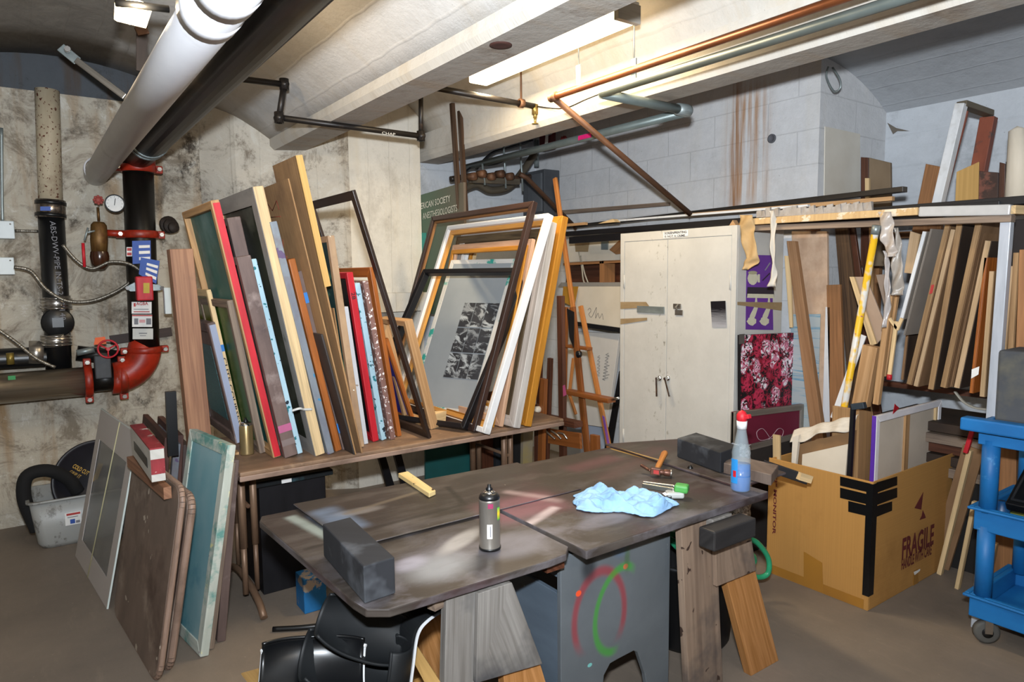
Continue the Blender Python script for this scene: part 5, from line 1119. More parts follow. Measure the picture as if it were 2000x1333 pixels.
# rag
c = at(1222, 985, Z=.754); import math as _m
def ragf(u, v):
    a = at(1122, 985, Z=.754); b = at(1322, 985, Z=.754); ex = (b-a); ey = V((-ex.y, ex.x, 0)).normalized()
    w_ = .045+.075*math.sin(math.pi*min(1, u*.9+.12))+.02*math.sin(u*11)
    y = (v-.5)*2*w_+.018*math.sin(u*7)-.012*(u-.4)*4*(.5)
    p = a+ex*(u+.015*math.sin(v*9+u*5))+ey*y
    edge = min(1, 5*min(v, 1-v))*min(1, 7*min(u, 1-u))
    hz = .003+edge*(.018+.010*math.sin(u*17+v*4)+.010*abs(math.sin(v*9-u*12+1))+.008*math.sin(u*33+v*17+2*math.sin(v*7))+.006*abs(math.sin(v*27+u*19)))
    p.z = .7545+max(.0025, hz); return p
g = G(); g.grid(ragf, 90, 50, su=.35, sv=.2)
g.build('blue_rag', mat('blue_cloth', '98bcdc', '7ba4cf', (9, 9, 1), rough=.9, dirt=[('5f7ea4', 12, .66, .8), ('34465c', 14, .72, .78)], var=0, bump=.3), label='crumpled pale blue cleaning rag on the work table', cat='rag', solid=.002, disp=(.011, .022))
g = G(); c = at(1300, 969, Z=.79); g.slab([c, c+V((.018, .002, 0)), c+V((.016, .018, .006)), c+V((-.001, .015, .006))], .001, toward=(0, 0, -1)); g.build('rag_tag', PAPER, bpy.data.objects['blue_rag'])

# clamped blocks and level at right end
a = at(1412, 930, Z=.77); fourpt('brown weathered wood block at the right end of the work table behind the bottle', 'wood_block', 'wood block', [(1413, 925), (1506, 950), (1520, 930), (1430, 908)], .766, .045, mat('weathered_block', '75665c', '54463e', (3, 20, 1), dirt=[('8a8078', 5, .6, .7)], var=0))
mb = thing('metal_straightedge', 'long dark metal straightedge with wooden tip sticking out over the cardboard box', 'straightedge', at(1540, 930, Z=.80))
g = G(); g.bar(at(1490, 908, Y=1.9), at(1578, 938, Y=1.75), .02, .045); g.build('bar', BLK, mb, bevel=.002)
g = G(); g.bar(at(1560, 930, Y=1.77), at(1583, 937, Y=1.745), .026, .035); g.build('wooden_tip', WOODP, mb)

# bin with hose, plastic bundle
bc = V((2.22, 2.0, 0)); bn = thing('black_bin', 'round black bin standing on the floor behind the right sawhorse', 'bin', bc)
bc = at(1370, 1270, Z=0)+V((.05, .12, 0)); bn.location = bc; ORG[bn] = bc
g = G(); g.lathe(bc, (0, 0, 1), [(0.002, 0), (0.002, .17), (.02, .18), (.36, .205), (.37, .215), (.385, .215), (.385, .20), (.03, .172), (.02, 0)], 40); g.build('body', flat('matte_black_plastic', '0c0c0e', .5), bn)
HOSE = mat('green_hose', '2f9a6e', '24805a', (9, 3, 1), rough=.35, var=0)
hc = bc+V((.02, 0, .40)); pts = []
for i in range(60):
    th = i*.42; pts.append(hc+V(((.13+.02*math.sin(i*.7))*math.cos(th), (.13+.02*math.sin(i*.9))*math.sin(th), .02+.0025*i+.02*math.sin(i*1.3))))
g = G(); g.tube(smoothpath(pts, 3), .011, 8)
lp = [at(1448, 1045, Y=1.95), at(1478, 1060, Y=1.92), at(1500, 1090, Y=1.90), at(1500, 1120, Y=1.9), at(1480, 1128, Y=1.92), at(1452, 1115, Y=1.95), at(1440, 1098, Y=1.97), at(1446, 1075, Y=1.98), at(1470, 1085, Y=1.99), at(1472, 1100, Y=2.0), at(1450, 1112, Y=2.0)]
g.tube(smoothpath([pts[-1]]+lp, 8), .013, 10)
g.build('garden_hose', HOSE, label='green hose coiled in the black bin with one loop hanging out', cat='hose')
pbn = at(1450, 1180, Z=0)
def wrapf(u, v):
    th = u*2*math.pi; c0 = at(1450, 1010, Y=2.08); r_ = .11+.012*math.sin(5*th+v*9)+.010*math.sin(11*th+v*23)+.006*math.sin(23*th-v*31)
    return V((c0.x+.0+r_*math.cos(th)*.9, 2.14+r_*math.sin(th)*.6, .0+.71*v))
WRAP = NT('bubble_wrap'); nn_ = WRAP.noise(WRAP.vec('Object', (40, 40, 40)), 1, 4, .7, 1.5); WRAP.bump(nn_, 1.0, .02); WRAP.done(WRAP.mix(WRAP.ramp(nn_, .4, .65), srgb('6a6468'), srgb('c8c8cc')), .15, 0, .9); WRAP = WRAP.m
g = G(); g.grid(wrapf, 70, 50, su=1, sv=1); o = g.build('plastic_bundle', WRAP, label='bundle wrapped in shiny clear plastic behind the right sawhorse', cat='wrapped bundle')
g = G(); c = at(1430, 968, Y=1.98); g.box(c-V((.05, .01, .06)), c+V((.07, .01, .03))); g.build('pink_paper', flat('pink_paper', 'c88a94', .8), o)

# moulded black and white shells under the table's near left
def shell(name, lab, cen, ex, ey, ez, L, W, D_, m_, arc_=1.0, taper=.3, lipm=None):
    ex = V(ex).normalized(); ey = (V(ey)-ex*V(ey).dot(ex)).normalized(); ez = ex.cross(ey)
    def fn(u, v):
        x = (u-.5)*L; w_ = W*(1-taper*(abs(2*u-1))**2.5); th = (v-.5)*math.pi*arc_
        return V(cen)+ex*x+ey*(w_*.5*math.sin(th))+ez*(-D_*math.cos(th)+.25*D_*(2*u-1)**2)
    g = G(); g.grid(fn, 30, 24); r_ = thing(name, lab, 'plastic shell', V(cen)-V((0, 0, D_)))
    g.build('shell', m_, r_, solid=.006)
    g = G(); g.tube([fn(i/30, 0) for i in range(31)], .005, 8); g.tube([fn(i/30, 1) for i in range(31)], .005, 8); g.build('rim', lipm or m_, r_)
    return r_
GB = flat('gloss_black_plastic', '0e0f11', .3, 0, .4); MB_ = flat('satin_black_plastic', '17191b', .55, 0, .3); GW = flat('white_moulded', 'd8dadc', .35)
c1 = at(612, 1312, Y=1.72); shell('moulded_shell', 'glossy black moulded shell with white underside, lowest and leftmost under the work table', c1, (1, -.35, -.12), (.3, .9, .3), (0, 0, 1), .27, .24, .07, GB)
shell('moulded_shell', 'white outer shell cradling the lowest black one under the work table', c1+V((0.0, .0, -.022)), (1, -.35, -.12), (.3, .9, .3), (0, 0, 1), .28, .25, .07, GW)
c2 = at(715, 1232, Y=1.76); shell('moulded_shell', 'upper matte black curved shell just below the near corner of the work table', c2, (.8, -.25, -.45), (.5, .5, .65), (0, 0, 1), .27, .16, .05, MB_)
c3 = at(690, 1300, Y=1.74); shell('moulded_shell', 'middle black shell tilted between the upper and lowest black shells', c3, (.9, -.2, -.4), (.3, .8, .5), (0, 0, 1), .28, .20, .06, MB_)
c5 = at(762, 1330, Y=1.72); shell('moulded_shell', 'upright black shell standing nearest the left sawhorse leg', c5, (.2, -.1, .9), (.6, .8, .1), (0, 0, 1), .22, .14, .05, MB_)
# white bent chair shell
ws = thing('bent_white_shell', 'white moulded arm with black lining curving behind the left sawhorse', 'plastic shell', at(840, 1230, Y=1.72))
pth = smoothpath([at(800, 1345, Y=1.70), at(806, 1300, Y=1.70), at(815, 1240, Y=1.70), at(835, 1212, Y=1.70), at(868, 1192, Y=1.74), at(905, 1180, Y=1.8)], 6)
g = G()
for i in range(len(pth)-1): g.bar(pth[i], pth[i+1], .10, .006, up=(0, -1, 0)) if False else g.hexa([pth[i]+V((0, 0, 0)), pth[i]+V((0, .16, .02)), pth[i]+V((.006, .16, .012)), pth[i]+V((.006, 0, -.006))], [pth[i+1]+V((0, 0, 0)), pth[i+1]+V((0, .16, .02)), pth[i+1]+V((.006, .16, .012)), pth[i+1]+V((.006, 0, -.006))])
g.build('white_outer', GW, ws)
g = G()
for i in range(len(pth)-1):
    a = pth[i]+V((-.012, .0, .006)); b = pth[i+1]+V((-.012, 0, .006)); g.hexa([a, a+V((0, .16, .02)), a+V((.009, .16, .015)), a+V((.009, 0, -.004))], [b, b+V((0, .16, .02)), b+V((.009, .16, .015)), b+V((.009, 0, -.004))])
g.build('black_lining', MB_, ws)
# open cardboard carton behind them
cb = thing('cardboard_carton', 'open cardboard carton with raised flaps behind the black shells', 'cardboard box', (.95, 1.95, 0))
g = G(); g.box((.62, 1.90, 0), (.63, 2.25, .30)); g.box((.62, 2.25, 0), (1.02, 2.26, .30)); g.box((1.02, 1.90, 0), (1.03, 2.26, .30)); g.box((.62, 1.89, 0), (1.03, 1.90, .30)); g.box((.63, 1.90, .0), (1.02, 2.25, .01)); g.build('body', CARD, cb)
g = G(); g.slab([V((.63, 2.0, .305)), V((.63, 2.25, .305)), V((.50, 2.22, .33)), V((.50, 2.02, .36))], .004, toward=(0, 0, -1)); g.build('flap', CARDI, cb)
g = G(); g.slab([at(800, 1240, Y=1.87), at(860, 1333, Y=1.6), at(835, 1345, Y=1.62), at(790, 1260, Y=1.86)], .004); g.build('flap', CARDI, cb)
g = G(); g.box((.86, 1.62, 0), (.98, 1.86, .26)); g.build('dark_box', flat('navy_box', '0f1430', .6), label='dark navy box on the floor behind the left sawhorse leg', cat='box')

# ---------------------------------------------------------------- things under the folding table
tc = thing('tool_cabinet', 'black plastic tool cabinet with paint-spattered top under the folding table', 'tool cabinet', (1.05, 3.55, 0))
a = at(500, 925, Y=3.22); TOPM = mat('spattered_black', '202426', '141618', (5, 5, 1), rough=.35, dirt=[('3c5a62', 4, .55, .7)], splat=[('a0504a', 7, .72), ('c8d070', 11, .76)], var=0)
g = G(); g.box((.90, 3.44, .0), (1.24, 3.84, .56)); g.build('case', BLK, tc, bevel=.004)
g = G(); g.prism([(.87, 3.40, .565), (1.27, 3.40, .565), (1.27, 3.85, .60), (.87, 3.85, .60)], (0, 0, .03)); g.build('top', TOPM, tc, bevel=.006)
g = G(); a = at(551, 962, Y=3.185); g.slab([(1.0, 3.398, .570), (1.05, 3.398, .570), (1.05, 3.398, .590), (1.0, 3.398, .590)], .001, toward=(0, -1, 0)); g.build('sticker', PAPER, tc)
bb = at(545, 1085, Z=0); g = G(); g.box((1.0, 3.12, 0.0), (1.11, 3.24, .17)); g.build('paint_box', mat('blue_peeling', '1f6ea8', '1a5c8c', (5, 5, 1), dirt=[('a89888', 8, .56, .6)], var=0), label='small peeling blue box on the floor in front of the tool cabinet', cat='box', bevel=.004)
g = G(); g.tube(smoothpath([(.83, 3.05, .012), (1.0, 2.96, .012), (1.2, 2.93, .012), (1.5, 2.95, .012)]), .012, 8); g.build('floor_cable', BLKP, label='black cable on the floor under the folding table', cat='cable')
for k, (a, b) in enumerate((((741, 880), (765, 960)), ((772, 875), (792, 950)))):
    p = at(*a, Y=4.2); q = at(*b, Y=4.2); d = (q-p); q2 = p+d*(p.z/(p.z-q.z)); top = p-d*.8
    g = G(); g.bar(q2, V((top.x, 4.2, min(top.z, .72))), .05, .03, up=(0, 1, 0)); g.build('black_batten', BLK, label=('left' if k == 0 else 'right')+' one of the two slanting black battens under the folding table', cat='batten')
g = G(); p = [at(832, 965, Y=4.3), at(921, 965, Y=4.3), at(921, 848, Y=4.3), at(832, 848, Y=4.3)]; p = [V((q.x, 4.3+(0 if i > 1 else -.0), (.0 if i < 2 else .70))) for i, q in enumerate(p)]
g.slab(p, .02, toward=(0, 1, 0)); g.build('teal_board', mat('dark_teal_board', '1f5a58', '1a4c4a', (2, 2, 1), rough=.5, var=0), label='dark teal board leaning behind the folding table legs', cat='board')
for k, (x0_, x1_, m_, nm, lab, yy_) in enumerate(((922, 968, WOODD, 'dark_brown_panel', 'dark brown panel under the right half of the folding table', 4.25), (968, 982, flat('navy_felt', '14181f', .9), 'felt_panel', 'speckled near-black panel under the right end of the folding table', 4.2), (982, 1018, flat('near_black', '121010', .8), 'black_board', 'plain black panel under the right end of the folding table', 4.15))):
    a = at(x0_, 900, Y=yy_).x; b = at(x1_, 900, Y=yy_).x; g = G(); g.box((a, yy_, 0), (b, yy_+.03, .72)); g.build(nm, m_, label=lab, cat='panel')
g = G(); a = at(1020, 925, Y=3.95); b = at(1038, 925, Y=3.95); g.slab([V((a.x, 3.95, 0)), V((b.x, 3.95, 0)), at(1041, 840, Y=3.95), at(1022, 840, Y=3.95)], .03); g.build('yellow_pad', mat('yellow_grey', 'a08a3a', '8a8070', (4, 4, 1), var=0), label='yellowish board end standing between the folding table and the easels', cat='board')
def stand(nm, tl, tr, bl, br, X, th, m_, lab, cat='board', Xt=None, **k):
    Xt = Xt or X; P_ = [at(*bl, X=X), at(*br, X=X), at(*tr, X=Xt), at(*tl, X=Xt)]
    # extend down to floor
    P_[0] = P_[3]+(P_[0]-P_[3])*((0-P_[3].z)/(P_[0].z-P_[3].z)); P_[1] = P_[2]+(P_[1]-P_[2])*((0-P_[2].z)/(P_[1].z-P_[2].z))
    g = G(); g.slab(P_, th, toward=(1, 0, 0), grain='v'); return g.build(nm, m_, label=lab, cat=cat, bevel=.002, **k)
# ---------------------------------------------------------------- metal cabinet
CABM = NT('cabinet_enamel'); n1 = CABM.noise(CABM.vec('Object', (3, 3, 3), rnd=False), 1, 6, .7); n2 = CABM.noise(CABM.vec('Object', (26, 26, 16), rnd=False), 1, 4, .7)
o3 = CABM.sep(CABM.tc.outputs['Object']); c_ = CABM.mix(CABM.ramp(n1, .3, .75), srgb('c6c3bc'), srgb('b4b1aa'))
near = CABM.ramp(CABM.math('ABSOLUTE', CABM.math('SUBTRACT', o3[1], .085)), .22, .0, True)
c_ = CABM.mix(CABM.math('MULTIPLY', CABM.math('MULTIPLY', CABM.ramp(n2, .60, .66), near), .6), c_, srgb('746c5a'))
c_ = CABM.mix(CABM.ramp(n2, .735, .75), c_, srgb('3a3830')); CABM.done(c_, .4, 0, .4); CABM = CABM.m
CF, CB_, CY0, CY1, CZ = 3.30, 3.75, 2.435, 3.36, 1.865
ORG_c = V((CF, (CY0+CY1)/2, 0))
cab = thing('metal_cabinet', 'tall putty-coloured two-door metal cabinet against the block wall', 'cabinet', ORG_c)
g = G(); g.box((CF+.012, CY0, .0), (CB_, CY1, CZ)); g.build('body', CABM, cab, bevel=.003)
g = G(); g.box((CF, CY0, 0), (CF+.012, CY0+.035, CZ)); g.box((CF, CY1-.035, 0), (CF+.012, CY1, CZ)); g.box((CF, CY0+.035, CZ-.055), (CF+.012, CY1-.035, CZ)); g.box((CF, CY0+.035, 0), (CF+.012, CY1-.035, .05)); g.build('front_frame', CABM, cab, bevel=.002)
ym = at(1302, 600, X=CF).y
for (a, b, nm) in ((CY0+.038, ym-.002, 'right'), (ym+.002, CY1-.038, 'left')):
    g = G(); g.box((CF+.003, a, .053), (CF+.014, b, CZ-.058)); d = g.build('door', CABM, cab, bevel=.002)
    yh = ym-.022 if nm == 'right' else ym+.05
    h0 = at(1300 if nm == 'right' else 1284, 740, X=CF-.02); h1 = at(1308 if nm == 'right' else 1283, 775, X=CF-.03)
    g = G(); g.lathe(V((CF+.002, h0.y, h0.z)), (-1, 0, 0), [(0, .018), (.006, .018), (.012, .010), (.035, .009), (.035, 0)], 14); g.bar(V((CF-.028, h0.y, h0.z+.01)), V((CF-.03, h1.y, h1.z)), .014, .010, up=(1, 0, 0)); g.build('handle', CHROME, d, bevel=.003)
    hz = (.45, 1.5)
    for z_ in hz:
        y_ = a+.0 if nm == 'right' else b; g = G(); g.tube([(CF, y_, z_), (CF, y_, z_+.09)], .006, 8); g.build('hinge', CABM, d)
hp = thing('hasp', 'hinged steel hasp screwed across the cabinet doors', 'hasp', at(1280, 603, X=CF-.01))
g = G(); a = at(1245, 604, X=CF); b = at(1298, 604, X=CF); g.box((CF-.006, b.y, a.z-.022), (CF-.0005, a.y, a.z+.022)); g.build('strap', GALV, hp, bevel=.001)
g = G(); a = at(1323, 600, X=CF); g.box((CF-.006, a.y-.03, a.z-.012), (CF-.0005, a.y+.03, a.z+.02)); g.box((CF-.006, a.y-.045, a.z-.05), (CF-.0005, a.y+.015, a.z-.018)); g.tube([V((CF-.008, a.y-.01, a.z+.015)), V((CF-.03, a.y-.01, a.z)), V((CF-.008, a.y-.01, a.z-.03))], .005, 8); g.build('staple', STEEL, hp, bevel=.001)
TAPEM = mat('brown_packing_tape', '9a8464', '8a7454', (9, 30, 1), rough=.4, var=.02)
def decal(nm, pts, m_, lab, cat, X=None, Y=None, th=.0012, parent=None, off=.0015):
    P_ = [at(*q, X=X, Y=Y) for q in pts]; g = G(); n = (P_[1]-P_[0]).cross(P_[-1]-P_[0]).normalized()
    if n.dot(EYE-P_[0]) < 0: n = -n
    g.prism([p+n*.0003 for p in P_], n*th); return g.build(nm, m_, parent, label=lab, cat=cat)
X_ = CF-.001
decal('tape_strip', [(1212, 604), (1270, 601), (1262, 590), (1212, 590)], TAPEM, 'upper brown tape strip on the left cabinet door', 'tape', X=X_)
decal('tape_strip', [(1212, 634), (1264, 626), (1264, 621), (1212, 623)], TAPEM, 'lower narrow brown tape strip on the left cabinet door', 'tape', X=X_)
st = decal('door_sticker', [(1296, 466), (1344, 461), (1344, 449), (1296, 454)], PAPER, 'white sticker with black capitals on the cabinet top rail', 'sticker', X=X_-.001)
a = at(1299, 456.8, X=X_-.002); dY = V((0, -1, 0)); text('SCREENPRINTING', at(1298, 458.5, X=X_-.003), dY, (0, 0, 1), .015, INK, st, width=(at(1298, 458, X=X_).y-at(1341, 455, X=X_).y), bold=.03)
text('IS NOT A CRIME', at(1298, 464.5, X=X_-.003), dY, (0, 0, 1), .013, INK, st, width=(at(1298, 458, X=X_).y-at(1338, 455, X=X_).y), bold=.02)
def photom():
    t = NT('dark_photo'); o = t.sep(t.tc.outputs['Object']); n = t.noise(t.vec('Object', (30, 8, 90), rnd=False), 1, 5, .7); k = t.math('ADD', o[2], t.math('MULTIPLY', n, .10)); return t.done(t.mix(t.ramp(k, .16, .06), srgb('15151a'), srgb('9a9a9e')), .25)
decal('photo_print', [(1391, 640), (1419, 640), (1417, 588), (1388, 589)], photom(), 'small black and white photo stuck on the right cabinet door', 'photo', X=X_)
# side of the cabinet: purple poster, tape
YS = CY0-.001
PUR = mat('purple_print', '6a3a96', '5c3084', (3, 3, 1), rough=.5, var=0)
po = decal('purple_poster', [(1456, 644), (1510, 645), (1507, 499), (1458, 498)], PUR, 'purple poster with pale printed tools and shoes on the cabinet side', 'poster', Y=YS)
CRM = flat('cream_print', 'cfcab0', .7); DKP = flat('dark_print', '2c2430', .7)
def onside(pts, m_, nm, off=.002, w=None):
    P_ = [at(*q, Y=YS-off) for q in pts]
    g = G()
    if w: g.tube(P_, w, 6, flat=.3)
    else: g.prism(P_, (0, -.0008, 0))
    return g.build(nm, m_, po)
def blobpts(cx, cy, rx, ry, n=14, ph=0, k=.12): return [(cx+rx*math.cos(2*math.pi*i/n)*(1+k*math.sin(3*i+ph)), cy+ry*math.sin(2*math.pi*i/n)*(1+k*math.cos(2*i+ph))) for i in range(n)]
onside(blobpts(1470, 544, 10, 13, k=.03), CRM, 'printed_roll'); onside(blobpts(1470, 533, 9, 3.5, k=0), flat('tan_print', 'a8a284', .7), 'printed_roll_top', .003)
onside([(1480, 552), (1484, 552), (1484, 536), (1480, 536)], CRM, 'printed_roll_edge')
onside([(1493, 528), (1495, 529), (1505, 514), (1503, 513)], flat('grey_tool', '8a8490', .7), 'printed_pen')
onside([(1488, 548), (1490, 549), (1504, 535), (1503, 533)], DKP, 'printed_scissors')
onside([(1458, 580), (1512, 581), (1511, 562), (1460, 561)], DKP, 'printed_keyboard'); onside([(1459, 582), (1512, 583), (1511, 575), (1460, 574)], CRM, 'printed_keyboard_keys', .003)
for (x, y) in ((1470, 622), (1495, 622)):
    onside([(x-1, y+6), (x+5, y-4), (x+10, y-20), (x+8, y-42), (x+6, y-42), (x+3, y-22), (x-5, y-6), (x-7, y+3)], CRM, 'printed_leg')
    onside(blobpts(x-2, y+6, 9, 8, ph=x), CRM, 'printed_shoe', .003)
decal('tape_strip', [(1440, 596), (1526, 607), (1527, 591), (1440, 590)], TAPEM, 'brown tape strip across the purple poster on the cabinet side', 'tape', Y=YS-.004)
# floral canvas
def floral():
    t = NT('floral_paint'); v = t.vec('UV', (14, 14, 1), rnd=False); dn = t.n.new('ShaderNodeTexNoise'); t.link(v, dn.inputs[0]); dn.inputs['Scale'].default_value = 1.2; dn.inputs['Detail'].default_value = 3
    vm = t.n.new('ShaderNodeVectorMath'); vm.operation = 'MULTIPLY_ADD'; t.link(dn.outputs['Color'], vm.inputs[0]); vm.inputs[1].default_value = (.7, .7, 0); t.link(v, vm.inputs[2])
    vo = t.n.new('ShaderNodeTexVoronoi'); t.link(vm.outputs[0], vo.inputs[0]); vo.inputs['Scale'].default_value = .75; vo.inputs['Randomness'].default_value = .8
    d = vo.outputs['Distance']; n = t.noise(vm.outputs[0], 2.4, 3, .6, 1.5); n2 = t.noise(vm.outputs[0], 1.7, 2, .5, 2.5)
    cs = t.sep(vo.outputs['Color'])
    c = t.mix(t.ramp(n2, .50, .53), srgb('120d12'), srgb('90142f')); pet = t.math('MULTIPLY', t.ramp(d, .62, .52), t.ramp(n, .46, .50))
    pc = t.mix(t.ramp(n2, .46, .52), srgb('f2eef2'), srgb('d88aa4')); pc = t.mix(t.ramp(cs[0], .55, .6), pc, srgb('c03050'))
    c = t.mix(pet, c, pc); return t.done(c, .6)
fc = thing('floral_canvas', 'canvas painted with pink, red and white flowers on black beside the cabinet', 'painting', at(1503, 800, Y=2.39))
P_ = [at(1447, 802, Y=2.385), at(1558, 797, Y=2.385), at(1561, 650, Y=2.385), at(1447, 655, Y=2.385)]
g = G(); g.slab(P_, .022, toward=(0, 1, 0)); g.build('stretcher', BLK, fc); g = G(); g.slab([p+V((0, -.0015, 0)) for p in P_], .001, toward=(0, 1, 0))
for i in range(len(g.f)): g.u[i] = [(g.v[k].x, g.v[k].z) for k in g.f[i]]
g.build('painted_face', floral(), fc)
g = G(); g.slab([p+V((d_, -.004, e_)) for p, d_, e_ in ((P_[3], -.02, -.05), (P_[3], .03, -.05), (P_[3], .03, .006), (P_[3], -.02, .006))], .001); g.build('corner_tape', flat('clear_grey_tape', '55504c', .4), fc); g = G(); g.slab([p+V((d_, -.004, e_)) for p, d_, e_ in ((P_[2], -.02, -.05), (P_[2], .03, -.05), (P_[2], .03, .006), (P_[2], -.02, .006))], .001); g.build('corner_tape', flat('clear_grey_tape', '55504c', .4), fc)
# maroon board with silver frame
mc = thing('maroon_board', 'maroon board in a dull silver frame with a chalk doodle, below the floral canvas', 'framed board', at(1500, 905, Y=2.30))
P_ = [at(1436, 935, Y=2.30), at(1572, 930, Y=2.30), at(1572, 790, Y=2.30), at(1436, 806, Y=2.30)]; P_[0].z = P_[1].z = .62; P_[0] = V((P_[3].x, 2.30, .60)); P_[1] = V((P_[2].x, 2.30, .60))
g = G(); g.frame(P_, .035, .03, toward=(0, 1, 0)); g.build('frame', mat('dull_silver', '9a9288', '7a736a', (2, 20, 1), rough=.4, metal=.5, var=0), mc, bevel=.003)
g = G(); g.slab([p+V((0, .012, 0)) for p in P_], .01, toward=(0, 1, 0)); g.build('panel', mat('maroon_paint', '6e1c34', '5e152a', (3, 3, 1), var=0), mc)
CH = flat('chalk_line', 'b89aa0', .9)
def doodle(pts, parent, Y, m_, r_=.0018):
    g = G(); g.tube(smoothpath([at(x, y, Y=Y) for x, y in pts]), r_, 5); g.build('drawn_line', m_, parent)
doodle([(1504, 856), (1490, 838), (1478, 845), (1484, 860), (1504, 856), (1520, 838), (1530, 842), (1524, 856), (1506, 857)], mc, 2.309, CH); doodle([(1504, 856), (1502, 868), (1512, 870), (1508, 880), (1520, 888), (1525, 902)], mc, 2.309, CH); doodle([(1502, 856), (1498, 872), (1494, 890)], mc, 2.309, CH)
g = G(); g.box((P_[0].x, 2.30, 0), (P_[1].x, 2.34, .60)); g.build('low_support_box', flat('dark_box', '2a2420', .8), label='dark box on the floor beneath the maroon board', cat='box')

# ---------------------------------------------------------------- canvases and shelf between easels and cabinet
def vquad(nm, pts, X, th, m_, lab, cat, **k):
    P_ = [at(*q, X=X) for q in pts]; g = G(); g.slab(P_, th, toward=(1, 0, 0), grain=k.pop('grain', None)); return g.build(nm, m_, label=lab, cat=cat, **k)
CANV = mat('raw_canvas_white', 'd6cab8', 'cabeaa', (3, 3, 1), rough=.8, var=0)
vquad('white_canvas', [(1118, 634), (1211, 641), (1212, 560), (1126, 560)], 3.62, .03, CANV, 'upper cream canvas signed in pencil, behind the easels', 'canvas', bevel=.002)
vquad('black_edged_board', [(1118, 636), (1211, 650), (1211, 641), (1118, 628)], 3.60, .02, BLK, 'thin black edge under the upper cream canvas', 'board')
vquad('white_canvas', [(1100, 824), (1185, 836), (1210, 652), (1112, 648)], 3.66, .03, mat('white_canvas_cloth', 'd2ccc4', 'c6c0b8', (3, 3, 1), var=0), 'lower white canvas with black handwriting, behind the easels', 'canvas', bevel=.002)
(lambda nm, pts, X, th, m_, lab, cat: stand(nm, pts[3], pts[2], pts[0], pts[1], X, th, m_, lab, cat))('black_batten', [(1180, 880), (1190, 880), (1212, 740), (1209, 725)], 3.6, .03, BLK, 'black slanting batten between the white canvas and the cabinet', 'batten')
vquad('blue_white_board', [(1100, 920), (1180, 925), (1175, 832), (1104, 826)], 3.72, .02, mat('blue_white', 'b0b8c8', 'a4acbc', (3, 3, 1), var=0), 'pale blue-white board low down behind the easels', 'board')
def scr(pts, X, r_, par=None, lab='pencil scribble'):
    g = G(); g.tube(smoothpath([at(x, y, X=X) for x, y in pts]), r_, 5); return g
g = scr([(1148, 606), (1152, 602), (1154, 608), (1150, 614), (1155, 620), (1160, 611), (1165, 601), (1163, 622), (1168, 612), (1171, 622), (1176, 613), (1178, 625)], 3.615, .0016); g.build('pencil_signature', flat('graphite', '6c655c', .8), bpy.data.objects['white_canvas'])
g = G()
for k in range(9):
    y = 690+k*6; g.tube([at(1188+2*math.sin(k*2), y, X=3.655), at(1183-k*.8, y+3, X=3.655), at(1189-k*.9, y+5, X=3.655)], .0016, 5)
for k in range(6):
    y = 695+k*7; g.tube([at(1171, y, X=3.655), at(1167-k*.3, y+3, X=3.655), at(1172-k*.3, y+5, X=3.655)], .0016, 5)
g.build('handwriting', INK, bpy.data.objects['white_canvas.001'])
shf = thing('wall_shelf', 'brown plywood shelf box with white board above it, left of the cabinet', 'shelf', at(1160, 550, X=3.7))
P_ = lambda pts, X: [at(*q, X=X) for q in pts]
g = G(); g.slab(P_([(1105, 552), (1212, 552), (1212, 508), (1110, 515)], 3.82), .01, toward=(1, 0, 0)); g.build('back', WOODD, shf)
for pts in ([(1100, 519), (1212, 513), (1212, 508), (1100, 514)], [(1171, 552), (1179, 552), (1179, 510), (1171, 511)]):
    g = G(); g.slab(P_(pts, 3.68), .12, toward=(1, 0, 0)); g.build('board', WOODB, shf)
g = G(); g.slab(P_([(1090, 560), (1212, 560), (1212, 552), (1096, 552)], 3.66), .15, toward=(1, 0, 0)); g.build('grey_shelf', flat('shelf_grey', '8a857e', .7), shf)
g = G(); g.slab(P_([(1100, 513), (1212, 508), (1212, 465), (1100, 470)], 3.79), .02, toward=(1, 0, 0)); g.build('white_board', CANV, shf)
vquad('tape_patch', [(1124, 492), (1148, 492), (1151, 467), (1122, 470)], 3.775, .004, TAPEM, 'brown tape patch on the white board above the shelf', 'tape')
vquad('brown_bag', [(1190, 488), (1203, 497), (1212, 496), (1212, 467), (1188, 468)][:4], 3.765, .01, WOODB, 'brown paper piece hanging left of the cabinet top', 'paper')
vquad('metal_bracket', [(1174, 488), (1186, 488), (1187, 470), (1174, 471)], 3.77, .01, GALV, 'small metal bracket above the shelf', 'bracket')
g = G(); g.tube(smoothpath([at(1131, 492, X=3.7), at(1136, 520, X=3.7), at(1140, 550, X=3.68), at(1150, 558, X=3.68), at(1142, 535, X=3.68), at(1134, 500, X=3.7)]), .008, 8, flat=.5); g.build('plastic_strip', flat('clear_strip', 'a8a090', .15), label='twisted clear plastic strip hanging over the wall shelf', cat='plastic strip')
vquad('ledge_rail', [(1060, 422), (1300, 402), (1300, 395), (1060, 414)], 3.80, .05, WOODG, 'long greyish wooden rail along the block wall above the black bars', 'rail', grain='u')
vquad('orange_envelope', [(1098, 590), (1120, 600), (1128, 560), (1100, 560)], 3.58, .01, mat('amber_card', 'b8862c', '9c6c20', (5, 5, 1)), 'amber-coloured card behind the easel head', 'card')

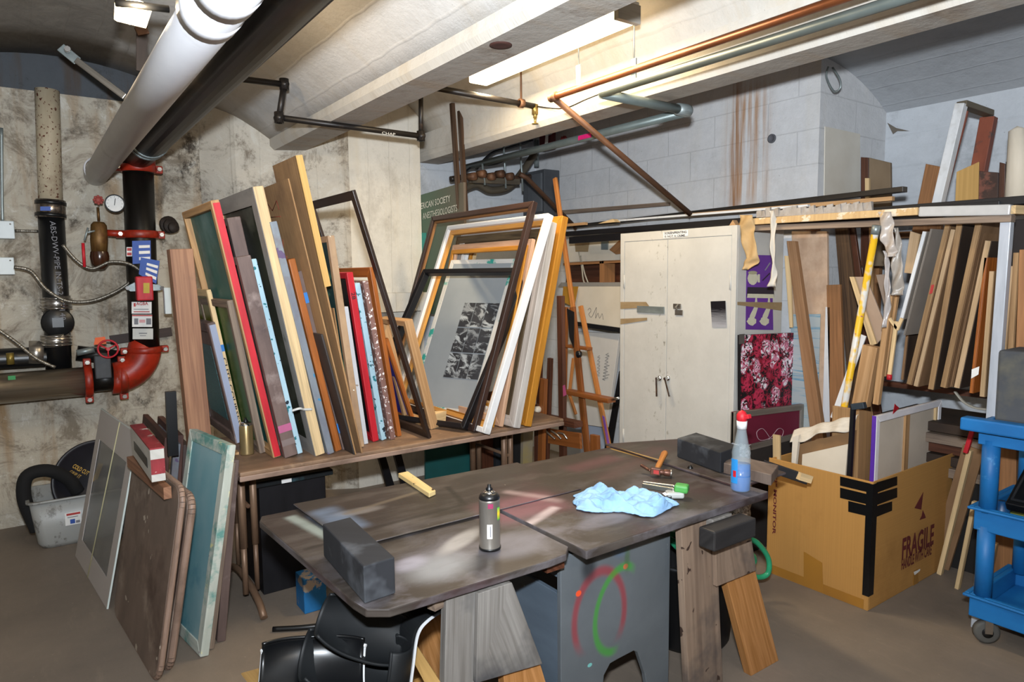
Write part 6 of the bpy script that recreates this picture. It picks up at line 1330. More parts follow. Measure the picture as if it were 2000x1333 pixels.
# ---------------------------------------------------------------- easels
EW = wood('easel_wood', '8a5228', '6a3a18', rough=.4, var=.05); EWL = wood('easel_wood_light', 'b4783f', '94582a', rough=.45, var=.04)
def ebar(parent, nm, p, q, Xp, Xq, w_, d_, m_, lab=None):
    a = at(*p, X=Xp); b = at(*q, X=Xq); g = G(); g.bar(a, b, w_, d_, up=(1, 0, 0)); return g.build(nm, m_, parent, label=lab, bevel=.003)
e1 = thing('easel', 'honey-brown wooden easel with tall mast, nearest the cabinet', 'easel', at(1130, 890, X=3.0))
def efoot(a, b, X, z=0.0):
    p = at(*a, X=X); q = at(*b, X=X); t = (z-p.z)/(q.z-p.z); r_ = p+(q-p)*t; return r_
def eleg(parent, nm, p, q, X, w_, d_, m_, lab=None, dx=0):
    a = at(*p, X=X); f = efoot(p, q, X, .0); f.x += dx; g = G(); g.bar(f+V((0, 0, .0)), a, w_, d_, up=(1, 0, 0)); return g.build(nm, m_, parent, label=lab, bevel=.003)
eleg(e1, 'front_leg', (1118, 600), (1148, 890), 3.05, .050, .022, EW)
eleg(e1, 'side_leg', (1134, 598), (1190, 875), 3.10, .032, .022, EWL)
eleg(e1, 'side_leg', (1106, 600), (1100, 890), 3.12, .03, .022, EW)
ebar(e1, 'mast', (1084, 348), (1122, 620), 3.10, 3.06, .034, .02, EWL)
ebar(e1, 'crossbar', (1108, 676), (1152, 682), 3.07, 3.07, .02, .05, EW)
ebar(e1, 'canvas_tray', (1108, 765), (1195, 783), 3.02, 3.02, .03, .07, EW)
ebar(e1, 'lower_brace', (1120, 700), (1112, 770), 3.08, 3.08, .018, .018, EWL); ebar(e1, 'lower_brace', (1110, 765), (1125, 810), 3.08, 3.08, .018, .018, EWL)
g = G(); a = at(1133, 692, X=3.02); g.lathe(a, (-1, 0, 0), [(0, 0), (0, .022), (.02, .024), (.025, .012), (.03, 0)], 14); g.build('knob', BLKP, e1)
g = G(); a = at(1116, 605, X=3.02); g.slab([at(1112, 660, X=3.025), at(1120, 680, X=3.025), at(1121, 610, X=3.025), at(1107, 603, X=3.025)], .004); g.build('dark_paint_patch', BLK, e1)
g = G(); g.tube([at(1195, 781, X=3.0), at(1208, 778, X=3.0)], .008, 8); g.build('clip', CHROME, e1)
g = G(); g.slab([at(1186, 868, X=3.06), at(1190, 868, X=3.06), at(1180, 815, X=3.06), at(1176, 812, X=3.06)], .004); g.build('purple_paint', flat('purple_paint', '7a4a98', .6), e1)
e2 = thing('easel', 'dark brown wooden easel just right of the gold picture frame', 'easel', at(1090, 890, X=2.85))
eleg(e2, 'mast', (1095, 578), (1100, 890), 2.84, .050, .03, WOODD)
eleg(e2, 'side_leg', (1075, 700), (1068, 890), 2.80, .036, .025, WOODD); eleg(e2, 'side_leg', (1056, 680), (1050, 890), 2.95, .036, .025, WOODD)
ebar(e2, 'tray', (1062, 815), (1130, 830), 2.82, 2.82, .04, .07, WOODD); ebar(e2, 'tray_rest', (1062, 850), (1135, 862), 2.80, 2.80, .10, .02, EW)
g = G(); c = at(1085, 825, X=2.76)
for k in range(3): g.tube(smoothpath([at(1062+k*14, 838+k*4, X=2.76), at(1072+k*14, 848, X=2.75), at(1084+k*12, 858, X=2.76)]), .006, 8)
g.build('clamp', STEEL, e2)
g = G(); g.slab([at(1100, 775, X=2.82), at(1106, 772, X=2.82), at(1103, 752, X=2.82), at(1099, 754, X=2.82)], .002); g.build('pink_paint', flat('pink_dab', 'b04a70', .6), e2)
e3 = thing('easel_post', 'dark stained easel post between the folding table end and the easels', 'easel', at(1052, 890, X=2.66))
eleg(e3, 'post', (1062, 740), (1058, 890), 2.70, .05, .03, EW); eleg(e3, 'post', (1050, 790), (1050, 890), 2.74, .04, .03, WOODD)
eleg(thing('easel_post', 'short reddish wooden upright at the foot of the front easel', 'easel', at(1160, 880, X=3.0)), 'post', (1162, 850), (1163, 890), 3.0, .07, .03, EW)
g = G(); a = at(1052, 800, X=2.68); g.lathe(a, (-1, 0, 0), [(-.03, 0), (-.03, .02), (.03, .022), (.04, 0)], 12); g.build('pale_knob', CANV, e3)

# ---------------------------------------------------------------- sign and poles
sg = thing('society_sign', 'tall taupe and green sign panel with pale lettering behind the frames', 'sign', at(860, 420, Y=4.7))
L0 = at(815, 383, Y=4.86); R0 = at(905, 356, Y=4.2); Lb = V((L0.x, L0.y, 1.3)); Rb = V((R0.x, R0.y, 1.3))
def signm():
    t = NT('sign_gradient'); o = t.sep(t.tc.outputs['UV']); g_ = t.sep(t.tc.outputs['Generated']); return t.done(t.mix(t.ramp(g_[0], .0, .6, True), srgb('3c5a48'), srgb('5a5046')), .45)
g = G(); g.slab([Lb, Rb, R0, L0], .02, toward=(0, 1, 0)); g.build('panel', signm(), sg)
U = (R0-L0).normalized(); nS = U.cross(V((0, 0, 1))); nS = nS if nS.dot(EYE-L0) > 0 else -nS
SL = flat('sign_letter', 'c8c8bc', .5)
def onsign(px, py):
    d = FW+RT*((px-CX)/F)-UP*((py-CY)/F); t = (L0+nS*.003-EYE).dot(nS)/d.dot(nS); return EYE+d*t
a = onsign(812, 412); b = onsign(880, 404); text('AMERICAN SOCIETY', a, U, (0, 0, 1), .048, SL, sg, width=(b-a).length, bold=.01)
a = onsign(826, 429); b = onsign(893, 417); text('ANESTHESIOLOGISTS', a, U, (0, 0, 1), .048, SL, sg, width=(b-a).length)
g = G(); g.slab([onsign(822, 520), onsign(832, 520), onsign(832, 455), onsign(822, 455)], .002); g.build('teal_block', flat('teal_block', '148a80', .5), sg)
for (x, y0_, x2, y1_) in ((883, 202, 894, 360), (897, 196, 906, 362)):
    g = G(); g.bar(at(x, y0_, Y=4.28), at(x2+4, y1_+60, Y=4.28), .028, .03, up=(0, 1, 0)); g.build('sign_pole', mat('bronze_pole', '5a4434', '2c211a', (1, 60, 1), rough=.3, metal=.4), label=('left' if x < 890 else 'right')+' bronze pole standing up behind the taupe sign', cat='pole')

# ---------------------------------------------------------------- long bars lying on cabinet and rack
def longbar(nm, p, q, X, w_, h_, m_, lab, cat='bar', Xq=None):
    a = at(*p, X=X); b = at(*q, X=Xq or X); g = G(); g.bar(a, b, w_, h_, up=(0, 0, 1)); return g.build(nm, m_, label=lab, cat=cat, bevel=.002)
longbar('black_bar', (1110, 458), (2060, 388), 3.55, .12, .035, BLK, 'longest black metal bar lying across the cabinet and the rack')
longbar('black_bar', (1112, 444), (1768, 370), 3.72, .05, .028, mat('dark_gunmetal', '3a3632', '2a2724', (3, 20, 1), rough=.35, metal=.4), 'thinner gunmetal bar with its end sticking up towards the right wall')
longbar('black_bar', (1115, 470), (1955, 404), 3.50, .04, .05, BLK, 'lower black channel just under the longest black bar')
longbar('wood_rail', (1340, 421), (1745, 388), 3.66, .03, .022, WOOD, 'orange-brown wooden strip between the black bars', 'rail')
longbar('wood_rail', (1200, 432), (1580, 402), 3.62, .03, .014, WHITEP, 'white strip lying behind the black bars', 'rail')
g = G(); g.bar(at(1100, 441, X=3.50), at(1145, 437, X=3.50), .03, .02); g.build('wood_stub', WOOD, label='short wood stub poking out beside the gold frame top', cat='wood piece')
g = G(); a = at(1200, 432, X=3.45); g.prism([at(1168, 437, X=3.45), at(1202, 434, X=3.45), at(1196, 428, X=3.45)], (.05, 0, 0)); g.build('wood_wedge', WOODP, label='small pale wedge on the black bars left of the cabinet', cat='wedge')
g = G(); g.prism([at(1424, 441, X=3.4), at(1437, 440, X=3.4), at(1431, 430, X=3.4)], (.04, 0, 0)); g.build('wood_wedge', WOOD, label='tiny wooden wedge on the cabinet top right corner', cat='wedge')

# ---------------------------------------------------------------- rack with tape, plastic and boards
RX = 3.36
rk = thing('board_rack', 'wooden rack with tape-wrapped front rail holding the upright boards', 'rack', (3.7, 1.75, 0))
TAPEY = mat('masking_tape_wrap', 'c8a878', 'b89668', (60, 4, 1), rough=.7, dirt=[('d8c8b0', 12, .55, .6)], var=0, bump=.4)
a = at(1462, 434, X=RX); b = at(1796, 413, X=RX); c2 = at(1975, 410, X=RX)
g = G(); g.bar(a, b, .04, .035); g.build('front_rail', TAPEY, rk, bevel=.003)
g = G(); g.bar(a+V((0.03, 0, -.035)), c2+V((.03, 0, -.035)), .05, .03); g.build('lower_rail', WOODG, rk, bevel=.003)
g = G(); g.bar(b+V((.01, 0, -.002)), c2+V((.01, 0, 0)), .045, .045); g.build('wrapped_rail', flat('plastic_wrap', 'b8b6b4', .2), rk, bevel=.006)
g = G(); g.bar(at(1455, 437, X=RX+.02), V((3.84, 2.27, a.z-.03)), .04, .03); g.build('side_rail', WOODB, rk)
pt = at(1968, 425, X=3.40); pb = at(1933, 810, X=3.40); 
g = G(); g.bar(pt+V((0, 0, .03)), V((pb.x, pb.y+.0, .0)), .04, .04, up=(1, 0, 0)); g.build('post', mat('wrapped_post', 'b4b8c0', '9ea2aa', (3, 20, 1), rough=.25, var=0), rk, bevel=.003)
g = G(); g.bar(V((4.45, 1.05, pt.z)), V((4.45, 2.25, pt.z)), .04, .04); g.build('rear_rail', WOODB, rk)
g = G(); g.bar(V((3.55, 1.0, .93)), V((3.55, 2.0, .93)), .04, .035) if False else g.bar(V((4.02, 1.05, .955)), V((4.02, 2.25, .955)), .04, .03); g.build('lower_rail', WOODD, rk)
g = G(); g.bar(V((RX, c2.y, c2.z)), V((4.5, c2.y-.25, c2.z)), .035, .035); g.build('right_arm', WOODP, rk)
g = G(); g.bar(V((4.45, 1.08, 0)), V((4.45, 1.08, 1.9)), .04, .04, up=(1, 0, 0)); g.bar(V((4.45, 2.22, 0)), V((4.45, 2.22, 1.9)), .04, .04, up=(1, 0, 0)); g.build('rear_post', WOODB, rk)
# fringe of old tape on the rail
g = G(); random.seed(3)
for k in range(26):
    x = 1482+k*8.6; q = at(x, 425-k*.45, X=RX+.02); h_ = .035+random.random()*.018; w_ = .016
    g.hexa([q+V((0, -w_, 0)), q+V((.012, -w_, 0)), q+V((.012, w_, .0)), q+V((0, w_, 0))], [q+V((-.01+random.random()*.02, -w_*.8, h_)), q+V((.014, -w_*.8, h_)), q+V((.014, w_*.8+random.random()*.008, h_*.9)), q+V((0, w_, h_*.9))])
g.build('tape_fringe', mat('old_grey_tape', 'a8a098', '8e867e', (20, 20, 1), rough=.7, var=0), label='fringe of torn grey tape stuck along the top of the rack rail', cat='tape', kind='stuff')
def strip(nm, pts, m_, lab, X=RX-.03, wob=.008, dX=0):
    "pts: rows of (xl, xr, y)"
    g = G(); N = len(pts)-1
    def fn(u, v):
        k = min(N-1, int(v*N)); t = v*N-k; L = [pts[k][i]*(1-t)+pts[k+1][i]*t for i in range(3)]
        p = at(L[0]+(L[1]-L[0])*u, L[2], X=X); p.x += dX*v+wob*math.sin(u*6+v*11)+wob*.7*math.sin(v*23+u*3); return p
    g.grid(fn, 8, 24, su=.1, sv=.4); return g.build(nm, m_, label=lab, cat='tape strip', solid=.0015)
strip('masking_paper', [(1445, 1470, 420), (1442, 1472, 440), (1446, 1474, 455), (1452, 1478, 480), (1456, 1482, 505), (1452, 1480, 515), (1452, 1462, 527)], mat('yellow_masking', 'c2a274', 'a88a5e', (6, 6, 1), rough=.7, var=0, bump=.3), 'crumpled yellowish masking paper hanging from the left end of the rack rail')
strip('cloth_strip', [(1502, 1512, 412), (1504, 1515, 430), (1506, 1515, 470), (1507, 1514, 510), (1505, 1516, 540), (1500, 1516, 560)], mat('white_cloth_strip', 'd0c8bc', 'bdb5a8', (20, 4, 1), rough=.9, var=0, bump=.3), 'white cloth strip hanging over the purple poster')
strip('clear_tape_strip', [(1714, 1741, 414), (1719, 1745, 440), (1721, 1747, 470), (1730, 1752, 490), (1735, 1750, 502)], mat('pale_tape', 'b5aaa0', 'a89c92', (6, 20, 1), rough=.35, var=0), 'broad pale tape strip folded over the rack rail by the painted pole')
strip('clear_tape_strip', [(1745, 1755, 445), (1748, 1760, 480), (1742, 1764, 520), (1740, 1764, 560), (1742, 1765, 577)], mat('pale_tape2', 'a39a90', '958b81', (6, 20, 1), rough=.35, var=0), 'long greyish tape strip hanging behind the pale folded one', X=RX)
strip('plastic_twist', [(1724, 1734, 490), (1728, 1736, 520), (1729, 1740, 560), (1726, 1738, 600), (1724, 1732, 640)], flat('clear_twist', 'b0a8a4', .1), 'thin twisted clear plastic hanging left of the long tape strip', X=RX-.01)

def lx(nm, tl, bl, t, L, m_, lab, cat='board', X=3.5, Xb=None, grain=None, edge=None):
    "board seen edge-on; its faces run away into the rack"
    Xb = Xb or X; T = at(*tl, X=X); B = at(*bl, X=Xb); up = (T-B).normalized(); A = V((1, 0, 0))*L; n = up.cross(A).normalized()
    if n.y > 0: n = -n
    g = G(); g.slab([B, B+A, T+A, T], t, toward=n, grain=grain or 'v'); o = g.build(nm, m_, label=lab, cat=cat, bevel=.0015)
    return o, B, T, A, n
BW = wood('board_edge_tan', '9c7c56', '7a5c3c'); BWP = wood('board_pale', 'c0a280', 'a08460'); MDF = mat('mdf_brown', '8a6a4c', '745638', (3, 9, 1), rough=.8); DKB = mat('dark_hardboard', '3c2c20', '2a1f18', (3, 9, 1), rough=.7)
GC = mat('grey_card', '8c8278', '7b7268', (3, 3, 1), rough=.8, splat=[('b03038', 5, .75)], var=0)
def dual(tl, bl, t, L, me, mf, lab, X=3.5, **k):
    T = at(*tl, X=X); B = at(*bl, X=X); r_ = thing('stored_board', lab, 'board', B)
    up = (T-B).normalized(); A = V((1, 0, 0))*L; n = up.cross(A).normalized(); n = n if n.y < 0 else -n
    g = G(); g.slab([B, B+A, T+A, T], t, toward=n, grain='v'); g.build('edge_core', me, r_, bevel=.0015)
    g = G(); f = n*(t+.0005); g.slab([B+f+A*.01, B+A+f, T+A+f, T+A*.01+f], .002, toward=n, grain='v'); g.build('facing', mf, r_); return r_
dual((1790, 465), (1759, 742), .012, .6, MDF, DKB, 'thin dark board at the left of the long row in the rack', X=3.62)
dual((1802, 452), (1757, 622), .016, .5, WHITEP, GC, 'white-edged board with grey card face, its lower end in shadow', X=3.52)
dual((1817, 447), (1764, 655), .004, .45, GC, GC, 'broad grey card sheet with red pen marks in the rack', X=3.50)
dual((1848, 428), (1770, 750), .022, .6, BW, MDF, 'tan board with a red stamp on its edge, first long one in the rack')
dual((1857, 448), (1784, 754), .018, .6, BWP, MDF, 'palest pine board in the rack, right of the red-stamped one')
dual((1868, 438), (1812, 760), .024, .6, BW, DKB, 'tan board with dark face and grey-blue top in the rack')
dual((1906, 430), (1836, 756), .024, .6, BW, MDF, 'thick tan board with a knot in the middle of the rack')
dual((1916, 440), (1852, 755), .014, .5, MDF, MDF, 'thin brown board pressed against the thick tan one', X=3.54)
dual((1924, 470), (1863, 757), .022, .55, BWP, DKB, 'shorter pale board with black face in the rack')
dual((1922, 503), (1893, 768), .012, .4, WOODO, WOODO, 'orange-brown board with a white label near its foot')
dual((1932, 530), (1913, 775), .018, .3, BWP, BW, 'short pale board nearest the wrapped rack post')
g = G(); g.slab([at(1897, 740, X=3.49), at(1911, 732, X=3.49), at(1913, 716, X=3.49), at(1898, 722, X=3.49)], -.001); g.build('white_label', PAPER, label='white label on the orange-brown rack board', cat='label')
g = G(); g.slab([at(1815, 575, X=3.49), at(1821, 573, X=3.49), at(1825, 556, X=3.49), at(1819, 557, X=3.49)], -.001); g.build('red_stamp', REDL, label='red stamp on the edge of the tan rack board', cat='mark')
dual((1972, 520), (1958, 684), .012, .4, BWP, BW, 'first tan board right of the rack post', X=3.52); dual((1979, 494), (1968, 684), .02, .4, BW, BW, 'second tan board right of the rack post', X=3.50); dual((1991, 488), (1984, 684), .03, .4, WOODB, WOODB, 'third and widest board right of the rack post, at the photo edge', X=3.47)
g = G(); g.slab([at(1968, 720, X=3.75), at(2060, 720, X=3.75), at(2060, 425, X=3.75), at(1975, 430, X=3.75)], .02); g.build('dark_board', mat('brown_black_panel', '2c211c', '1f1815', (3, 3, 1), var=0), label='brown-black panel standing behind the boards at the right edge', cat='panel')
g = G(); g.slab([at(1865, 520, X=3.9), at(1895, 518, X=3.9), at(1905, 445, X=3.9), at(1872, 446, X=3.9)], .02); g.build('blue_grey_sheet', mat('blue_grey_sheet', '74808e', '66727f', (3, 3, 1), var=0), label='blue-grey sheet glimpsed between the rack boards', cat='sheet')

# boards behind, left half of the rack (standing on the floor against the block corner)
stand('plywood_sheet', (1546, 452), (1615, 452), (1550, 800), (1618, 810), 3.81, .02, PLY, 'tall pale plywood sheet standing right of the floral canvas', 'plywood')
def bluewash():
    t = NT('blue_streak_print'); n = t.noise(t.vec('UV', (2, 30, 1), rnd=False), 1, 5, .7, .8); return t.done(t.mix(t.ramp(n, .52, .66), srgb('a8b0b0'), srgb('4a8aa8')), .6)
BWSH = bluewash()
g = G(); P_ = [at(1545, 800, X=3.80), at(1598, 805, X=3.80), at(1602, 614, X=3.80), at(1545, 614, X=3.80)]; P_[0].z = P_[1].z = .6; g.slab(P_, .004, toward=(1, 0, 0), grain='u'); g.build('drawing_sheet', BWSH, label='pale sheet with blue brush streaks pinned to the plywood', cat='drawing')
g = G(); P_ = [at(1542, 640, X=3.76), at(1548, 640, X=3.76), at(1543, 500, X=3.76), at(1532, 500, X=3.76)]; g.slab(P_, .01, toward=(1, 0, 0)); g.build('cream_lath', WOODP, label='short cream lath beside the cabinet side panel', cat='lath')
stand('lumber_plank', (1536, 471), (1552, 471), (1581, 830), (1603, 820), 3.68, .035, wood('two_by_four', 'a47c58', '86603f'), 'long tan two-by-four leaning left beside the floral canvas', 'lumber', Xt=3.74)
stand('white_lath', (1612, 600), (1621, 600), (1606, 820), (1621, 820), 3.80, .02, WHITEP, 'white lath between the plywood and the brown boards', 'lath')
stand('brown_plank', (1614, 557), (1641, 556), (1620, 815), (1650, 812), 3.80, .02, WOODB, 'wide chocolate-brown plank behind the painted pole, lower of two', 'plank')
stand('brown_plank', (1630, 440), (1655, 440), (1655, 740), (1690, 738), 3.96, .02, wood('streaky_brown', '6a4e34', '3c2a1c'), 'tall streaky dark-brown plank reaching under the rack rail', 'plank')
stand('brown_plank', (1655, 440), (1668, 440), (1690, 700), (1705, 700), 3.99, .02, WOODD, 'narrow dark plank right of the streaky brown one', 'plank')
stand('red_brown_plank', (1684, 440), (1700, 440), (1686, 700), (1702, 700), 4.1, .02, WOODD, 'red-brown upright board in the depth of the rack', 'plank')
stand('tan_lath', (1697, 440), (1704, 440), (1698, 700), (1705, 700), 4.05, .015, WOOD, 'thin tan lath next to the red-brown upright', 'lath')
g = G(); g.slab([at(1712, 672, X=3.62), at(1734, 650, X=3.62), at(1691, 541, X=3.62), at(1660, 541, X=3.62)], .012, toward=(1, 0, 0)); o = g.build('slanting_board', mat('pinkish_board', 'a8907c', '98806c', (3, 5, 1), var=0), label='pinkish board slanting down to the right behind the painted pole', cat='board', bevel=.002)
g = G(); g.slab([at(1700, 676, X=3.605), at(1712, 672, X=3.605), at(1668, 541, X=3.605), at(1659, 541, X=3.605)], .012, toward=(1, 0, 0)); g.build('edge', WOODP, o)
g = G(); g.slab([at(1738, 640, X=3.66), at(1750, 640, X=3.66), at(1730, 536, X=3.66), at(1711, 537, X=3.66)], .01, toward=(1, 0, 0)); g.build('slanting_board', mat('grey_pink_board', '8c7c70', '7c6c60', (3, 5, 1), var=0), label='smaller greyish board slanting right of the painted pole top', cat='board')
g = G(); g.slab([at(1766, 533, X=3.58), at(1783, 535, X=3.58), at(1797, 458, X=3.58), at(1778, 452, X=3.58)], .02, toward=(1, 0, 0)); g.build('offcut_board', BWP, label='short pale offcut hanging beside the white-edged rack board', cat='board')
def stick(nm, p, q, X, w_, d_, m_, lab, cat='stick', Xb=None, floor=False):
    a = at(*p, X=X); b = at(*q, X=Xb or X)
    if floor: b = a+(b-a)*((0-a.z)/(b.z-a.z))
    g = G(); g.bar(b, a, w_, d_, up=(1, 0, 0)); return g.build(nm, m_, label=lab, cat=cat, bevel=.002)
stick('white_strip', (1686, 655), (1628, 818), 3.50, .035, .01, WHITEP, 'white strip leaning behind the painted pole')
bx = stick('wood_beam', (1704, 676), (1682, 792), 3.45, .075, .05, WOOD, 'thick tan beam end leaning right of the painted pole', 'beam')
stick('wood_stick', (1740, 575), (1712, 790), 3.42, .028, .028, WOOD, 'tan stick leaning behind the thick beam')
stick('wood_stick', (1757, 535), (1727, 735), 3.50, .022, .022, WOOD, 'tan stick with blue-grey board behind it')
yh = thing('squeegee_handle', 'pale Y-shaped wooden handle hanging among the sticks', 'handle', at(1745, 740, X=3.40))
g = G(); g.bar(at(1751, 628, X=3.40), at(1737, 737, X=3.40), .018, .012, up=(1, 0, 0)); g.bar(at(1738, 622, X=3.40), at(1752, 642, X=3.40), .016, .012, up=(1, 0, 0)); g.bar(at(1762, 622, X=3.40), at(1752, 645, X=3.40), .016, .012, up=(1, 0, 0)); g.build('fork', WOODP, yh, bevel=.002)
g = G(); g.lathe(at(1737, 738, X=3.395), (0, 0, 1), [(-.01, 0), (-.01, .012), (.015, .012), (.015, 0)], 10); g.build('red_tip', REDP, yh)
pl = thing('painted_pole', 'yellow and white paint-spattered pole leaning on the rack rail', 'pole', at(1646, 815, X=3.34))
pa = at(1712, 440, X=3.322); pb = at(1646, 812, X=3.385); pf = pa+(pb-pa)*((.0-pa.z)/(pb.z-pa.z))
def polem():
    t = NT('yellow_white_pole'); n = t.noise(t.vec('Object', (9, 9, 6), rnd=False), 1, 3, .6); n2 = t.noise(t.vec('Object', (30, 30, 30), rnd=False), 1, 3, .6); c = t.mix(t.ramp(n, .47, .53), srgb('e0b020'), srgb('cfcdc8')); return t.done(t.mix(t.ramp(n2, .66, .7), c, srgb('a05a60')), .45)
g = G(); g.tube([pf, pa], .0165, 14); g.build('shaft', polem(), pl)
g = G(); g.tube([pa.lerp(pb, .0), pa.lerp(pb, .045)], .0195, 12); g.build('foil_tip', GALV, pl)
# boards above the bars
def upper(nm, pts, X, th, m_, lab, cat='board'):
    g = G(); g.slab([at(*q, X=X) for q in pts], th, toward=(1, 0, 0), grain='v'); return g.build(nm, m_, label=lab, cat=cat, bevel=.002)
upper('upright_board', [(1681, 520), (1696, 520), (1696, 308), (1681, 307)], 4.2, .03, WOODD, 'dark reddish board rising above the black bars near the far corner')
upper('upright_board', [(1697, 520), (1741, 520), (1739, 318), (1697, 308)], 4.18, .02, mat('taupe_board', '7c6a54', '6c5b47', (3, 5, 1), var=0), 'taupe board rising above the black bars near the far corner')
upper('upright_lath', [(1690, 520), (1697, 520), (1697, 348), (1689, 348)], 4.14, .02, WOODP, 'thin pale lath in front of the dark reddish board', 'lath')
upper('upright_board', [(1775, 480), (1838, 470), (1838, 326), (1808, 320)], 4.2, .03, WOODB, 'brown board left of the white and red wooden frame top')
upper('cardboard_piece', [(1863, 440), (1909, 440), (1912, 316), (1868, 336)], 3.95, .01, CARDI, 'cardboard piece standing inside the white and red frame top', 'cardboard')
upper('upright_board', [(1908, 440), (1948, 440), (1949, 337), (1910, 334)], 4.1, .02, mat('carved_brown', '4c362c', '3a281f', (9, 9, 1), dirt=[('7a4a3a', 12, .5, .6)], var=0), 'dark mottled brown board right of the cardboard piece')
upper('upright_board', [(1948, 440), (1962, 440), (1963, 320), (1952, 317)], 4.05, .02, WOODD, 'narrow brown board beside the black one near the right edge')
upper('upright_board', [(1961, 440), (1972, 440), (1978, 320), (1964, 316)], 4.02, .02, BLK, 'narrow black board left of the white roll')
g = G(); g.lathe(at(1990, 420, X=3.9), at(1988, 310, X=3.9)-at(1990, 420, X=3.9), [(0, 0), (0, .06), (.40, .035), (.42, 0)], 16); g.build('white_roll', CANV, label='white roll standing on the rack at the right edge', cat='roll')
wf = thing('tall_frame', 'tall open wooden frame, white outside and red-brown inside, above the rack', 'frame', at(1850, 380, X=4.1))
RB = mat('red_brown_inner', '8a4a34', '6c3626', (3, 9, 1), dirt=[('4a3a34', 9, .55, .65)], var=0)
q0, q1, q2, q3 = at(1832, 400, X=3.92), at(1900, 400, X=4.22), at(1932, 222, X=4.25), at(1878, 203, X=3.95)
g = G(); g.bar(q0, q3, .045, .05, up=(1, 0, 0)); g.build('white_upright', WHITEP, wf, bevel=.003)
g = G(); g.bar(q3+V((0, 0, .0)), q2+V((0, 0, .0)), .05, .03, up=(0, 0, 1)); g.build('top_rail', mat('greenish_brown', '6a5f4c', '54493a', (3, 20, 1)), wf, bevel=.003)
g = G(); g.bar(q1, q2-V((0, 0, .02)), .07, .05, up=(1, 0, 0)); g.bar(q0+V((.03, .0, 0)), q3+V((.05, -.0, -.03)), .03, .02, up=(1, 0, 0)); g.build('red_inner_wood', RB, wf, bevel=.003)

# ---------------------------------------------------------------- cardboard box with canvases
bx0, by0, bx1, by1, bh = 3.155, 1.555, 4.04, 2.10, .625
cbx = thing('cardboard_box', 'large cardboard box with FRAGILE print and black tape on its near corner', 'cardboard box', ((bx0+bx1)/2, (by0+by1)/2, 0))
g = G(); T_ = .008
g.box((bx0, by0, 0), (bx0+T_, by1, bh)); g.box((bx0+T_, by0, 0), (bx1, by0+T_, bh)); g.box((bx1-T_, by0+T_, 0), (bx1, by1, bh-.01)); g.box((bx0+T_, by1-T_, 0), (bx1-T_, by1, bh-.005)); g.box((bx0+T_, by0+T_, 0), (bx1-T_, by1-T_, .01)); g.build('body', CARD, cbx, bevel=.003)
def bl_(nm, pts, m_, X=None, Y=None, lab=None):
    P_ = [at(*q, X=X, Y=Y) for q in pts]; g = G(); n = V((-.0012, 0, 0)) if X else V((0, -.0012, 0)); g.prism(P_, n); return g.build(nm, m_, cbx, label=lab)
BT = flat('black_tape', '0c0c0e', .35)
for (l, y0_, y1_) in ((1641, 931, 948), (1641, 953, 972), (1657, 979, 999)):
    s_ = .24; bl_('black_tape', [(l, y1_+1), (1700, y1_+1+(1700-l)*s_), (1700, y0_+(1700-l)*s_), (l, y0_)], BT, X=bx0-.0005)
for (r_, y0_, y1_) in ((1752, 931, 948), (1752, 953, 972), (1742, 980, 998)):
    s_ = -.30; bl_('black_tape', [(1712, y1_+3+(r_-1712)*.30), (r_, y1_), (r_, y0_), (1712, y0_+(r_-1712)*.30)], BT, Y=by0-.0005)
za, zb = at(1700, 1168, X=bx0).z, bh-.01
g = G(); g.prism([(bx0-.0005, by0+.028, za), (bx0-.002, by0+.028, za), (bx0-.002, by0-.002, za), (bx0+.045, by0-.002, za), (bx0+.045, by0-.0005, za), (bx0-.0005, by0-.0005, za)], (0, 0, zb-za)); g.build('corner_tape', BT, cbx, label='black tape down the corner')
MR = flat('maroon_print', '5e1a1c', .7); OBT = mat('shiny_tan_tape', 'a0702c', '94662a', (3, 3, 1), rough=.3, var=0)
a = at(1761, 1096, Y=by0-.003); b = at(1822, 1060, Y=by0-.003); text('FRAGILE', a, (1, 0, 0), (0, 0, 1), .115, MR, cbx, width=(b-a).x*1.02, bold=.03)
a = at(1760, 1115, Y=by0-.003); b = at(1818, 1082, Y=by0-.003); text('HANDLE WITH CARE', a, (1, 0, 0), (0, 0, 1), .055, MR, cbx, width=(b-a).x*1.02, bold=.03)
bl_('glass_symbol', [(1786, 993), (1799, 996), (1803, 962)], MR, Y=by0-.001); bl_('glass_symbol', [(1796, 1016), (1808, 1012), (1806, 1006), (1802, 997), (1800, 1008)], MR, Y=by0-.001)
a = at(1494, 960, X=bx0-.003); text('22" MONITOR', V((bx0-.003, at(1498, 965, X=bx0).y, at(1498, 963, X=bx0).z)), (0, 0, -1), (0, 1, 0) if False else (0, -1, 0), .022, MR, cbx, width=.34, bold=.02) if False else None
yy0 = 2.065; z0_ = .55
text('22" MONITOR', V((bx0-.003, yy0, z0_)), (0, 0, -1), (0, -1, 0), .02, MR, cbx, width=.33, bold=.03)
bl_('tan_tape', [(1570, 1145), (1608, 1158), (1606, 1100), (1570, 1078)], OBT, X=bx0-.0008); bl_('tan_tape', [(1783, 1145), (1793, 1141), (1793, 1112), (1784, 1116)], OBT, Y=by0-.0008)
bl_('torn_patch', [(1786, 1124), (1796, 1116), (1797, 1112), (1784, 1118)], PAPER, Y=by0-.001); 
g = G(); g.box((bx0-.0015, by0+.02, .005), (bx0-.0005, by1-.02, .05)); g.build('base_tape', OBT, cbx)
